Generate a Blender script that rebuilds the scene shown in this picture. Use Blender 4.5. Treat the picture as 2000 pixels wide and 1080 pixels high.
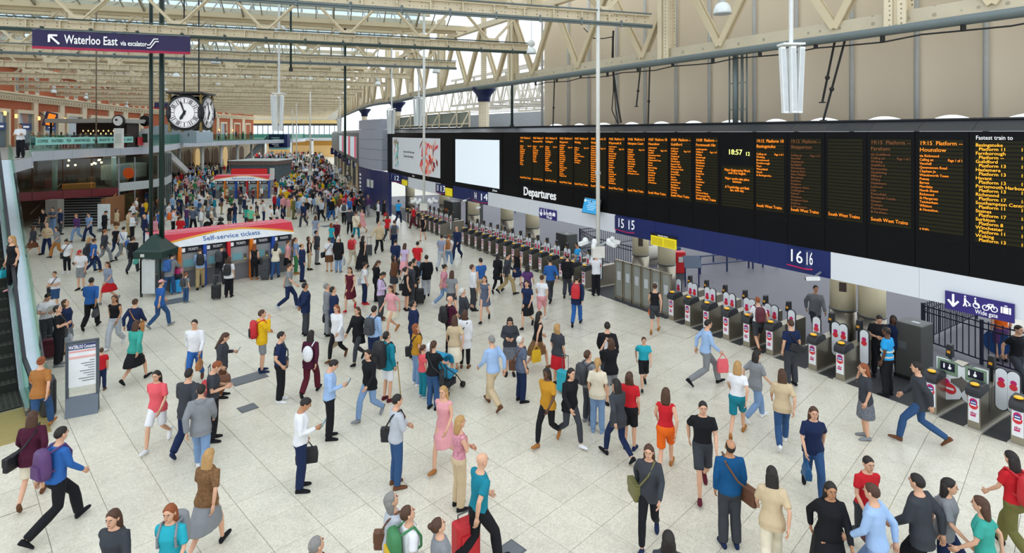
import bpy, bmesh, math, random
from mathutils import Vector as V, Matrix as M
R = random.Random(7)
sc = bpy.context.scene
C = sc.collection
for o in list(bpy.data.objects): bpy.data.objects.remove(o)
# ---------------------------------------------------------------- camera, sky, exposure
F, HY, CZ = 1120.0, 260.0, 6.8            # focal length in px of a 2000x1080 frame, horizon row, eye height (m)
cam = bpy.data.cameras.new('camera'); camo = bpy.data.objects.new('camera', cam); C.objects.link(camo)
cam.sensor_width = 36; cam.lens = 36*F/2000; cam.shift_y = -(540-HY)/2000; cam.clip_end = 600
camo.location = (0, 0, CZ); camo.rotation_euler = (math.pi/2, 0, 0); sc.camera = camo
w = bpy.data.worlds.new('sky'); sc.world = w; w.use_nodes = True
bg = w.node_tree.nodes['Background']; bg.inputs[0].default_value = (0.86, 0.93, 1.0, 1); bg.inputs[1].default_value = 1.75
vs = sc.view_settings; vs.view_transform = 'Standard'; vs.look = 'None'; vs.gamma = 1; vs.use_curve_mapping = False; vs.exposure = 0.0
cy = sc.cycles; cy.max_bounces = 5; cy.diffuse_bounces = 3; cy.glossy_bounces = 2; cy.transparent_max_bounces = 12; cy.use_adaptive_sampling = True; cy.adaptive_threshold = .02; cy.transmission_bounces = 4
cy.caustics_reflective = False; cy.caustics_refractive = False
# ---------------------------------------------------------------- helpers
def lin(h):
    if isinstance(h, str):
        h = h.lstrip('#'); c = [int(h[i:i+2], 16)/255 for i in (0, 2, 4)]
    else: c = h
    return tuple(((x+.055)/1.055)**2.4 if x > .04045 else x/12.92 for x in c)
MATS = {}
def mat(col, rough=.6, metal=0., emit=0., var=.10, scale=5., spec=.5, bump=0.):
    k = (col, rough, metal, emit, var, scale, spec, bump)
    if k in MATS: return MATS[k]
    m = bpy.data.materials.new('mat_%03d' % len(MATS)); m.use_nodes = True; MATS[k] = m
    nt = m.node_tree; b = nt.nodes['Principled BSDF']; c = lin(col)
    m.diffuse_color = (*c, 1)
    tc = nt.nodes.new('ShaderNodeTexCoord'); n = nt.nodes.new('ShaderNodeTexNoise'); n.inputs['Scale'].default_value = scale; n.inputs['Detail'].default_value = 3
    nt.links.new(tc.outputs['Object'], n.inputs['Vector'])
    r = nt.nodes.new('ShaderNodeMix'); r.data_type = 'RGBA'
    r.inputs[6].default_value = (*[x*(1-var) for x in c], 1); r.inputs[7].default_value = (*[min(1, x*(1+var)) for x in c], 1)
    nt.links.new(n.outputs['Fac'], r.inputs[0]); nt.links.new(r.outputs[2], b.inputs['Base Color'])
    b.inputs['Roughness'].default_value = rough; b.inputs['Metallic'].default_value = metal; b.inputs['Specular IOR Level'].default_value = spec
    if emit:
        nt.links.new(r.outputs[2], b.inputs['Emission Color']); b.inputs['Emission Strength'].default_value = emit; m.cycles.emission_sampling = 'NONE' if emit < 10 else 'AUTO'
    if bump:
        bp = nt.nodes.new('ShaderNodeBump'); bp.inputs['Strength'].default_value = bump
        nt.links.new(n.outputs['Fac'], bp.inputs['Height']); nt.links.new(bp.outputs['Normal'], b.inputs['Normal'])
    return m
def glass(name, col, fac, rough=.08):
    m = bpy.data.materials.new(name); m.use_nodes = True; nt = m.node_tree
    nt.nodes.remove(nt.nodes['Principled BSDF']); out = nt.nodes['Material Output']
    t = nt.nodes.new('ShaderNodeBsdfTransparent'); t.inputs[0].default_value = (*lin(col), 1)
    g = nt.nodes.new('ShaderNodeBsdfGlossy'); g.inputs['Roughness'].default_value = rough
    no = nt.nodes.new('ShaderNodeTexNoise'); no.inputs['Scale'].default_value = 3
    mp = nt.nodes.new('ShaderNodeMapRange'); mp.inputs[3].default_value = fac*.7; mp.inputs[4].default_value = fac*1.3
    nt.links.new(no.outputs['Fac'], mp.inputs[0])
    x = nt.nodes.new('ShaderNodeMixShader'); nt.links.new(mp.outputs[0], x.inputs[0]); nt.links.new(t.outputs[0], x.inputs[1]); nt.links.new(g.outputs[0], x.inputs[2])
    nt.links.new(x.outputs[0], out.inputs[0]); return m
def G(px, py, z=0.):                      # floor point seen at a pixel
    Y = F*(CZ-z)/(py-HY); return V(((px-1000)*Y/F, Y, z))
def P(px, py, Y): return V(((px-1000)*Y/F, Y, CZ-(py-HY)*Y/F))
class MB:
    def __init__(s): s.v = []; s.f = []; s.mi = []; s.m = 0
    def add(s, vs, fs):
        o = len(s.v); s.v += [tuple(x) for x in vs]; s.f += [tuple(i+o for i in f) for f in fs]; s.mi += [s.m]*len(fs); return s
    def hexa(s, p):                       # 8 corners: bottom 0-3, top 4-7
        return s.add(p, [(3,2,1,0),(4,5,6,7),(0,1,5,4),(1,2,6,5),(2,3,7,6),(3,0,4,7)])
    def box(s, c, d, mx=None):
        x, y, z = d[0]/2, d[1]/2, d[2]/2; c = V(c)
        p = [V(q) for q in ((-x,-y,-z),(x,-y,-z),(x,y,-z),(-x,y,-z),(-x,-y,z),(x,-y,z),(x,y,z),(-x,y,z))]
        return s.hexa([c+(mx @ q if mx else q) for q in p])
    def bar(s, a, b, w, h, up=(0,0,1)):   # rectangular bar from a to b, w across, h along 'up'
        a, b = V(a), V(b); d = (b-a).normalized(); x = d.cross(V(up))
        if x.length < 1e-4: x = d.cross(V((1,0,0)))
        x.normalize(); u = x.cross(d); x = x*w/2; u = u*h/2
        return s.hexa([a-x-u, a+x-u, b+x-u, b-x-u, a-x+u, a+x+u, b+x+u, b-x+u])
    def loft(s, rings, cap=True):
        n = len(rings[0]); o = len(s.v); s.v += [tuple(p) for r in rings for p in r]; fs = []
        for i in range(len(rings)-1):
            for j in range(n):
                k = (j+1) % n; fs.append((o+i*n+j, o+i*n+k, o+(i+1)*n+k, o+(i+1)*n+j))
        if cap:
            fs.append(tuple(o+j for j in reversed(range(n)))); fs.append(tuple(o+(len(rings)-1)*n+j for j in range(n)))
        s.f += fs; s.mi += [s.m]*len(fs); return s
    def tube(s, a, b, r0, r1=None, n=8, sq=1.):
        a, b = V(a), V(b); r1 = r0 if r1 is None else r1; d = (b-a).normalized()
        x = d.cross(V((0,1,0)) if abs(d.y) < .9 else V((1,0,0))).normalized(); y = d.cross(x)
        return s.loft([[p+(x*math.cos(t)+y*math.sin(t)*sq)*r for t in [2*math.pi*i/n for i in range(n)]] for p, r in ((a, r0), (b, r1))])
    def path(s, pts, r, n=6):
        pts = [V(p) for p in pts]
        for a, b in zip(pts, pts[1:]): s.tube(a, b, r, r, n)
        return s
    def lathe(s, prof, c=(0,0,0), n=16, ax='z'):
        c = V(c); rs = []
        for r, h in prof:
            ring = []
            for i in range(n):
                t = 2*math.pi*i/n; q = (r*math.cos(t), r*math.sin(t), h)
                if ax == 'y': q = (q[0], -q[2], q[1])
                if ax == 'x': q = (q[2], q[0], q[1])
                ring.append(c+V(q))
            rs.append(ring)
        return s.loft(rs)
    def prism(s, poly, z0, z1):           # polygon in xy, counter-clockwise
        return s.loft([[(x, y, z0) for x, y in poly], [(x, y, z1) for x, y in poly]])
    def ball(s, c, r, n=12, k=8):
        r = (r, r, r) if not hasattr(r, '__len__') else r; c = V(c)
        return s.loft([[c+V((math.sin(math.pi*(i+.02)/(k+.04))*math.cos(2*math.pi*j/n)*r[0], math.sin(math.pi*(i+.02)/(k+.04))*math.sin(2*math.pi*j/n)*r[1], -math.cos(math.pi*i/k)*r[2])) for j in range(n)] for i in range(k+1)])
    def mesh(s, name, smooth=False):
        me = bpy.data.meshes.new(name); me.from_pydata(s.v, [], s.f)
        if any(s.mi): me.polygons.foreach_set('material_index', s.mi)
        if smooth: me.polygons.foreach_set('use_smooth', [True]*len(me.polygons))
        me.update(); return me
    def build(s, name, m, parent=None, smooth=False, bevel=0.):
        return put(name, s.mesh(name, smooth), m, parent, bevel)
def put(name, me, m, parent=None, bevel=0.):
    o = bpy.data.objects.new(name, me); C.objects.link(o)
    for x in (m if isinstance(m, (list, tuple)) else [m]):
        if len(me.materials) < len(m if isinstance(m, (list, tuple)) else [m]): me.materials.append(x)
    if parent is not None: attach(o, parent)
    if bevel:
        b = o.modifiers.new('bevel', 'BEVEL'); b.width = bevel; b.segments = 2; b.limit_method = 'ANGLE'
    return o
WM = {}
def attach(o, p):                         # child given in world coordinates
    o.parent = p; o.matrix_parent_inverse = WM.get(p.name, M.Identity(4)).inverted()
def frame(loc, x):                        # axes: x right, z up, y = into the scene
    x = V((x[0], x[1], 0)).normalized(); y = V((0,0,1)).cross(x); m = M((x, y, V((0,0,1)))).transposed().to_4x4(); m.translation = V(loc); return m
def tag(o, label=None, cat=None, group=None, kind=None):
    if label: o['label'] = label
    if cat: o['category'] = cat
    if group: o['group'] = group
    if kind: o['kind'] = kind
    return o
def thing(name, loc, label=None, cat=None, group=None, kind=None, mx=None):
    o = bpy.data.objects.new(name, None); C.objects.link(o); o.empty_display_size = .2
    m = mx if mx is not None else M.Translation(V((*loc, 0))[:3] if len(loc) == 2 else V(loc)); o.matrix_basis = m; WM[o.name] = m.copy()
    return tag(o, label, cat, group, kind)
def local(o, parent):                     # child given in the parent's own coordinates
    o.parent = parent; return o
def lb(mb, name, m, parent, smooth=False, bevel=0.): return local(mb.build(name, m, None, smooth, bevel), parent)
def copytree(root, mx, label=None, group=None):
    r = root.copy(); C.objects.link(r); r.matrix_basis = mx; WM[r.name] = mx.copy()
    if label: r['label'] = label
    if group: r['group'] = group
    for ch in root.children:
        c = ch.copy(); C.objects.link(c); c.parent = r
        for g in ch.children:
            d = g.copy(); C.objects.link(d); d.parent = c
    return r
def text(body, size, mx, m, parent=None, name='lettering', align='CENTER', ext=.004, sp=1., lead=1., sx=1., bold=0.):
    cu = bpy.data.curves.new(name, 'FONT'); cu.body = body; cu.size = size; cu.align_x = align; cu.align_y = 'CENTER' if align == 'CENTER' else 'TOP'
    cu.extrude = ext; cu.offset = bold*size; cu.resolution_u = 2; cu.space_character = sp; cu.space_line = lead
    t = bpy.data.objects.new(name, cu); me = bpy.data.meshes.new_from_object(t); bpy.data.objects.remove(t); bpy.data.curves.remove(cu)
    for p in me.vertices: p.co.x *= sx
    me.transform(mx); me.materials.clear(); return put(name, me, m, parent)
def face_mx(loc, right, up=(0,0,1)):      # plane for lettering: x = reading direction
    r = V(right).normalized(); u = V(up).normalized(); n = r.cross(u); m = M((r, u, n)).transposed().to_4x4(); m.translation = V(loc); return m
# ---------------------------------------------------------------- curve of the departures wall (plan)
CP = [V(p) for p in ((17.6,2.4),(14.3,7.4),(11.0,12.44),(9.02,15.67),(5.78,20.75),(-.99,31.6),(-7.1,41.85),(-10.6,49.3),(-14.7,56.9),(-25,85),(-38.5,123),(-56,172),(-62,190))]
WP = []
for i in range(1, len(CP)-2):
    a, b, c, d = CP[i-1:i+3]
    n = max(4, int((c-b).length/.5))
    for k in range(n):
        t = k/n; WP.append(.5*((2*b)+(c-a)*t+(2*a-5*b+4*c-d)*t*t+(3*b-a-3*c+d)*t**3))
WP.append(CP[-2]); WS = [0.]
for a, b in zip(WP, WP[1:]): WS.append(WS[-1]+(b-a).length)
SMAX = WS[-1]
def wseg(s):
    lo, hi = 0, len(WS)-2
    while lo < hi:
        m = (lo+hi+1)//2
        if WS[m] <= s: lo = m
        else: hi = m-1
    return lo
def wnorm(s):                              # unit vector into the concourse, averaged over the neighbouring spans
    i = wseg(min(max(s, 0), SMAX-1e-3)); t = (WP[min(i+2, len(WP)-1)]-WP[max(i-1, 0)]).normalized(); return V((-t.y, t.x, 0))
def wpt(s, off=0., z=0.):                  # off > 0: behind the wall line (platform side)
    s = min(max(s, 0), SMAX-1e-3); i = wseg(s); p = WP[i].lerp(WP[i+1], (s-WS[i])/(WS[i+1]-WS[i])); n = wnorm(s)
    return V((p.x-n.x*off, p.y-n.y*off, z))
def wright(s): n = wnorm(s); return V((-n.y, n.x, 0))
def s_at(px, off=0.):
    k = (px-1000)/F; lo, hi = 0., SMAX-.01
    for _ in range(50):
        m = (lo+hi)/2; p = wpt(m, off)
        if p.x/p.y > k: lo = m
        else: hi = m
    return lo
def strip(mb, s0, s1, z0, z1, off, th, top=None, step=1.):   # curved slab; 'top' = other offset of the upper edge (sloping face)
    n = max(1, int(abs(s1-s0)/step)); top = off if top is None else top
    rs = []
    for i in range(n+1):
        s = s0+(s1-s0)*i/n
        rs.append([wpt(s, off, z0), wpt(s, top, z1), wpt(s, max(off, top)+th, z1), wpt(s, max(off, top)+th, z0)])
    return mb.loft(rs)
# ================================================================ materials of the place
def terrazzo(name, c1, c2, rough=.32, rnd=.06):
    m = bpy.data.materials.new(name); m.use_nodes = True; nt = m.node_tree; b = nt.nodes['Principled BSDF']; N = nt.nodes.new; L = nt.links.new
    tc = N('ShaderNodeTexCoord'); ge = N('ShaderNodeNewGeometry')
    v = N('ShaderNodeTexVoronoi'); v.inputs['Scale'].default_value = 38; L(ge.outputs['Position'], v.inputs['Vector'])
    n = N('ShaderNodeTexNoise'); n.inputs['Scale'].default_value = .55; n.inputs['Detail'].default_value = 6; L(ge.outputs['Position'], n.inputs['Vector'])
    sm = N('ShaderNodeTexNoise'); sm.inputs['Scale'].default_value = 2.6; sm.inputs['Detail'].default_value = 8; L(ge.outputs['Position'], sm.inputs['Vector'])
    oi = N('ShaderNodeObjectInfo')
    m1 = N('ShaderNodeMix'); m1.data_type = 'RGBA'; m1.inputs[6].default_value = (*lin(c1), 1); m1.inputs[7].default_value = (*lin(c2), 1)
    ramp = N('ShaderNodeMapRange'); ramp.inputs[1].default_value = .2; ramp.inputs[2].default_value = .8
    L(v.outputs['Color'], ramp.inputs[0]); L(ramp.outputs[0], m1.inputs[0])
    hv = N('ShaderNodeHueSaturation'); L(m1.outputs[2], hv.inputs['Color'])
    a = N('ShaderNodeMath'); a.operation = 'MULTIPLY_ADD'; a.inputs[1].default_value = .22; a.inputs[2].default_value = .86; L(n.outputs['Fac'], a.inputs[0])
    s2 = N('ShaderNodeMapRange'); s2.inputs[1].default_value = .28; s2.inputs[2].default_value = .5; s2.inputs[3].default_value = .90; s2.inputs[4].default_value = 1.; L(sm.outputs['Fac'], s2.inputs[0])
    r = N('ShaderNodeMath'); r.operation = 'MULTIPLY_ADD'; r.inputs[1].default_value = rnd; r.inputs[2].default_value = 1-rnd/2; L(oi.outputs['Random'], r.inputs[0])
    p = N('ShaderNodeMath'); p.operation = 'MULTIPLY'; L(a.outputs[0], p.inputs[0]); L(r.outputs[0], p.inputs[1])
    p2 = N('ShaderNodeMath'); p2.operation = 'MULTIPLY'; L(p.outputs[0], p2.inputs[0]); L(s2.outputs[0], p2.inputs[1])
    L(p2.outputs[0], hv.inputs['Value']); L(hv.outputs[0], b.inputs['Base Color'])
    rr = N('ShaderNodeMath'); rr.operation = 'MULTIPLY_ADD'; rr.inputs[1].default_value = .2; rr.inputs[2].default_value = rough-.1; L(n.outputs['Fac'], rr.inputs[0]); L(rr.outputs[0], b.inputs['Roughness'])
    return m
TERR = terrazzo('terrazzo', '#d6d0bd', '#e9e3d1'); JOINT = mat('#a09b8c', .8); DARKTREAD = mat('#3c3d3e', .7, var=.2, scale=9)
PLAT = mat('#5d5b63', .55, var=.12, scale=1.2)  # platform grey darkened to stand in for shade of an unbuilt shed roof
def riveted(name, col, sx=5., depth=.35):
    m = bpy.data.materials.new(name); m.use_nodes = True; nt = m.node_tree; b = nt.nodes['Principled BSDF']; N = nt.nodes.new; L = nt.links.new
    ge = N('ShaderNodeNewGeometry'); v = N('ShaderNodeTexVoronoi'); v.inputs['Scale'].default_value = sx; v.inputs['Randomness'].default_value = .12
    L(ge.outputs['Position'], v.inputs['Vector'])
    mr = N('ShaderNodeMapRange'); mr.inputs[1].default_value = .16; mr.inputs[2].default_value = .24; L(v.outputs['Distance'], mr.inputs[0])
    n = N('ShaderNodeTexNoise'); n.inputs['Scale'].default_value = 1.3; n.inputs['Detail'].default_value = 6; L(ge.outputs['Position'], n.inputs['Vector'])
    c = lin(col); x = N('ShaderNodeMix'); x.data_type = 'RGBA'; x.inputs[6].default_value = (*[i*.82 for i in c], 1); x.inputs[7].default_value = (*[min(1, i*1.1) for i in c], 1); L(n.outputs['Fac'], x.inputs[0])
    y = N('ShaderNodeMix'); y.data_type = 'RGBA'; y.inputs[6].default_value = (*[i*depth for i in c], 1); L(mr.outputs[0], y.inputs[0]); L(x.outputs[2], y.inputs[7]); L(y.outputs[2], b.inputs['Base Color'])
    bp = N('ShaderNodeBump'); bp.inputs['Strength'].default_value = .4; bp.inputs['Distance'].default_value = .02; bp.invert = True; L(mr.outputs[0], bp.inputs['Height']); L(bp.outputs[0], b.inputs['Normal']); b.inputs['Roughness'].default_value = .55
    return m
STEEL = mat('#e2d4b6', .55, var=.09, scale=.8); RIVET = riveted('riveted_steel', '#e2d4b6', 8., .3); STEELD = mat('#d2c3a2', .6, var=.1, scale=.8)
GREENGREY = mat('#6d7878', .5, .2); DKGREEN = mat('#16302a', .4); BLACKM = mat('#141416', .45); CABLE = mat('#1b1a19', .6)
ROOFGLASS = glass('roof_glass', '#f6fafc', .06, .3); CLEAR = glass('clear_glass', '#d6efe8', .12, .05); DARKGLASS = glass('tinted_glass', '#d3ded8', .04, .05)
CREAM = mat('#efe2bd', .35, var=.05, scale=1.); STAINLESS = mat('#a39b8a', .32, .75, var=.1, scale=3); WHITE = mat('#eef0ee', .5, var=.03); OFFWHITE = mat('#d9dbd6', .6, var=.05)
NAVY = mat('#11235f', .35, var=.06); INK = mat('#1e1b4f', .4, var=.05); LETTER = mat('#f6f7f7', .5, emit=.25, var=.01); BOARD = mat('#0e0e10', .5, var=.15, scale=1.5, spec=.12); BEVEL = mat('#43474c', .3, .3, var=.15, scale=.6)
YEL = mat('#f2dc1c', .5, emit=.15); ORANGELED = mat('#f58a1c', .5, emit=.8, var=.02); DIMLED = mat('#7d4a24', .5, emit=.3, var=.02); GREY = mat('#8b8f92', .5); MIDGREY = mat('#5c6166', .5); LGREY = mat('#b9bec2', .5)
# ================================================================ floor
ga, gb = V((-.7071, .7071)), V((.7071, .7071)); TS = .851
def wall_side(x, y):                       # distance in front of the gate line (positive = concourse)
    best = 1e9; r = 0
    for i in range(0, len(WP)-1, 2):
        d = (WP[i]-V((x, y))).length
        if d < best: best = d; j = i
    t = (WP[min(j+1, len(WP)-1)]-WP[max(j-1, 0)]).normalized(); q = V((x, y))-WP[j]
    return t.x*q.y-t.y*q.x
fl = MB(); fl.m = 1; fl.add([(-75,58,-.012),(40,58,-.012),(40,200,-.012),(-75,200,-.012)], [(0,1,2,3)]); fl.m = 0
fl.add([(-75,-12,-.012),(40,-12,-.012),(40,58,-.012),(-75,58,-.012)], [(0,1,2,3)])
fl.m = 0; fl.add([(-75,-12,-.3),(40,-12,-.3),(40,200,-.3),(-75,200,-.3)], [(3,2,1,0)])
floor = fl.build('floor', [JOINT, TERR]); tag(floor, 'pale terrazzo tiled concourse floor', kind='structure')
tm = MB(); h = TS/2-.0045; e = h-.005
tm.loft([[(-h,-h,-.012),(h,-h,-.012),(h,h,-.012),(-h,h,-.012)], [(-h,-h,-.004),(h,-h,-.004),(h,h,-.004),(-h,h,-.004)], [(-e,-e,0),(e,-e,0),(e,e,0),(-e,e,0)]])
tile_me = tm.mesh('tile'); tile_me.materials.append(TERR)
tiles = []
for i in range(-22, 90):
    for j in range(-22, 90):
        p = gb*(4.71+TS*(i+.5))+ga*(3.37+TS*(j+.5))
        if p.y < 7.2 or p.y > 58: continue
        px = 1000+F*p.x/p.y
        if px < -90 or px > 2090: continue
        if wall_side(p.x, p.y) < -.35: continue
        py = HY+F*CZ/p.y
        tiles.append((p.y if py < 1075 and 20 < px < 1980 else p.y+60, p))
tiles.sort(key=lambda t: t[0])
rz45 = M.Rotation(math.pi/4, 4, 'Z')
for _, p in tiles[:300]:
    o = bpy.data.objects.new('tile', tile_me); C.objects.link(o); o.parent = floor; o.matrix_basis = M.Translation((p.x, p.y, 0)) @ rz45
ts = MB(); c45 = .70711
for _, p in tiles[300:]:
    z = R.uniform(-.001, .001)
    ts.add([(p.x+(a-b)*c45*h, p.y+(a+b)*c45*h, z) for a, b in ((-1,-1),(1,-1),(1,1),(-1,1))], [(0,1,2,3)])
tag(ts.build('tile_field', TERR, floor), kind='stuff')
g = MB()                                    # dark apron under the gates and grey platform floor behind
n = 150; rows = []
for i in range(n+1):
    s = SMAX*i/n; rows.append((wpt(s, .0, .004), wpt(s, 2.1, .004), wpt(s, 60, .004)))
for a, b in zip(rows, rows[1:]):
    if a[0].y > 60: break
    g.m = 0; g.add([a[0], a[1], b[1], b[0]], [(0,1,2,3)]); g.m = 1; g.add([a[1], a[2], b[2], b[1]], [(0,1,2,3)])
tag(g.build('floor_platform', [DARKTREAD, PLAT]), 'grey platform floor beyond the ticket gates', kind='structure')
# ================================================================ roof: trusses, beams, glazing
AV, AT = V((-.313, .95)), V((.95, .313))
FAC = [V((-36,20)), V((-46.4,52)), V((-57,85)), V((-58.6,112)), V((-60,133)), V((-78,168))]
def fx(y):
    for a, b in zip(FAC, FAC[1:]):
        if y <= b.y or b is FAC[-1]: return a.x+(b.x-a.x)*(y-a.y)/(b.y-a.y)
def wx(y):
    lo, hi = 0, len(WP)-1
    while hi-lo > 1:
        m = (lo+hi)//2
        if WP[m].y < y: lo = m
        else: hi = m
    a, b = WP[lo], WP[hi]; return a.x+(b.x-a.x)*(y-a.y)/(b.y-a.y)
def span(v):                                # t-range of the line v = const between the facade and the departures wall
    t0 = t1 = 0.
    for _ in range(60):
        p = AV*v+AT*t0; t0 += (fx(p.y)-p.x)*.6
        q = AV*v+AT*t1; t1 += (wx(min(q.y, 185))-q.x)*.6
    return t0, t1
def rp(v, t, z): p = AV*v+AT*t; return V((p.x, p.y, z))
ZB, ZT, BAY = 10.85, 13.1, 3.4
ORD = 'first second third fourth fifth sixth seventh eighth ninth tenth eleventh twelfth thirteenth fourteenth fifteenth sixteenth seventeenth eighteenth nineteenth twentieth twenty-first'.split()
dg = []
for sgn in (1, -1):
    d = MB(); a = V((-sgn*BAY/4, 0, ZB+.34)); b = V((sgn*BAY/4, 0, ZT-.08))
    for off in (-.09, .09): d.bar(a+V((0,off,0)), b+V((0,off,0)), .05, .17, (1,0,0) if False else (0,1,0))
    d.bar(a, b, .13, .05, (0,1,0)); dm = d.mesh('diagonal'); dm.materials.append(STEEL); dg.append(dm)
for k in range(20):
    v = 19+8*k; t0, t1 = span(v); c = rp(v, (t0+t1)/2, 0)
    tr = thing('roof_truss', rp(v, t1, ZB), 'cream riveted steel roof truss under the glazing, %s counting into the hall' % ORD[k], 'roof truss', 'roof trusses across the concourse')
    m = MB(); m.bar(rp(v,t0,ZB+.18), rp(v,t1,ZB+.18), .06, .36); m.bar(rp(v,t0,ZB+.02), rp(v,t1,ZB+.02), .34, .04); m.bar(rp(v,t0,ZB+.36), rp(v,t1,ZB+.36), .34, .04)
    n = int((t1-t0)/1.1)
    for i in range(n): q = t0+(i+.5)*1.1; m.bar(rp(v,q,ZB+.02), rp(v,q,ZB+.36), .3, .05, (AT.x,AT.y,0))
    m.build('bottom_chord', RIVET, tr)
    m = MB(); m.bar(rp(v,t0,ZT), rp(v,t1,ZT), .30, .28); m.build('top_chord', STEELD, tr)
    n = int((t1-t0)/BAY); fr = frame((0,0,0), AT)
    gus = MB(); gm = [MB().box((0,0,ZB+.44), (.7,.26,.3)).mesh('gusset_plate'), MB().box((0,0,ZT-.2), (.6,.24,.25)).mesh('gusset_plate')] if k == 0 else gm
    if k == 0: [x.materials.append(STEEL) for x in gm]
    for i in range(n):
        q = t1-1.9-i*BAY
        for j in (0, 1):
            o = bpy.data.objects.new('diagonal', dg[j]); C.objects.link(o); mm = fr.copy(); mm.translation = rp(v, q+(BAY/4 if j == 0 else -BAY/4), 0); o.matrix_basis = mm; attach(o, tr)
        for me_, tq in ((gm[0], q), (gm[1], q+BAY/2)):
            o = bpy.data.objects.new('gusset_plate', me_); C.objects.link(o); mm = fr.copy(); mm.translation = rp(v, tq, 0); o.matrix_basis = mm; attach(o, tr)
ce = thing('ceiling', (0, 60, ZT), 'ridge-and-furrow glazed roof over the concourse', kind='structure')
bars = MB(); beams = MB(); panes = []; PW = .95
for k in range(-1, 20):
    v = 19+8*k; t0, t1 = span(v+4)
    prof = [(0.25, ZT+.25), (2.0, 14.05), (4.0, 14.95), (6.0, 14.05), (7.75, ZT+.25)]
    for dv, z, w_, h_ in ((2.0, 13.96, .12, .26), (4.0, 14.9, .16, .2), (6.0, 13.96, .12, .26), (.28, 13.28, .12, .3), (7.72, 13.28, .12, .3)):
        bm_ = MB(); bm_.bar(rp(v+dv,t0,z), rp(v+dv,t1,z), w_, h_); bm_.bar(rp(v+dv,t0,z-h_/2), rp(v+dv,t1,z-h_/2), w_*2, .04); bm_.build('roof_beam', STEELD, ce)
    nn = int((t1-t0)/PW)
    for i in range(nn):
        ta, tb = t0+i*PW, t0+(i+1)*PW
        for (va, za), (vb, zb) in zip(prof, prof[1:]):
            q = [rp(v+va,ta+.02,za), rp(v+va,tb-.02,za), rp(v+vb,tb-.02,zb), rp(v+vb,ta+.02,zb)]
            c = sum(q, V((0,0,0)))/4; px = 1000+F*c.x/max(c.y,.1); py = HY-F*(c.z-CZ)/max(c.y,.1)
            panes.append((c.y if (c.y > 3 and -60 < px < 2060 and py > -25) else 900+c.y, q))
            if k < 12: bars.bar(rp(v+va,ta,za), rp(v+vb,ta,zb), .05, .06)
        if i % 2 == 0 and k < 8:           # little struts standing on the truss under the gutter
            for dv in (.0,): bars.bar(rp(v,ta,ZT), rp(v,ta,ZT+.4), .08, .08, (1,0,0))
        if i % 5 == 0 and k < 10:          # rafters
            bars.bar(rp(v+.2,ta,ZT+.1), rp(v+4,ta,14.8), .09, .14); bars.bar(rp(v+7.8,ta,ZT+.1), rp(v+4,ta,14.8), .09, .14)
tag(bars.build('glazing_bar', mat('#8e8672', .5), ce), kind='stuff')
panes.sort(key=lambda t: t[0])
def pane_mesh(mb, q):
    n = (q[1]-q[0]).cross(q[3]-q[0]).normalized()*.012; return mb.hexa([*q, *[p+n for p in q]])
for _, q in panes[:300]: pane_mesh(MB(), q).build('pane', ROOFGLASS, ce)
m = MB()
for _, q in panes[300:]: m.add(q, [(0,1,2,3)])
tag(m.build('pane_field', ROOFGLASS, ce), kind='stuff')
# conduits along the nearer trusses
for k, nm in ((0, 'grey cable conduit along the nearest roof truss'), (1, 'dark green cable tray under the banner truss'), (2, 'thin grey conduit along the third roof truss')):
    v = 19+8*k; t0, t1 = span(v); m = MB()
    for dz, dv, r in ((-.03, -.26, .045), (-.1, -.24, .035), (.42, -.2, .03)): m.tube(rp(v+dv,t0,ZB+dz), rp(v+dv,t1,ZB+dz), r, n=6)
    i = t0
    while i < t1: m.box(rp(v-.22,i,ZB-.03), (.06,.14,.24)); i += 1.6
    tag(m.build('cable_conduit', GREENGREY if k != 1 else mat('#3f4f4a', .5)), nm, 'conduit')
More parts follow.
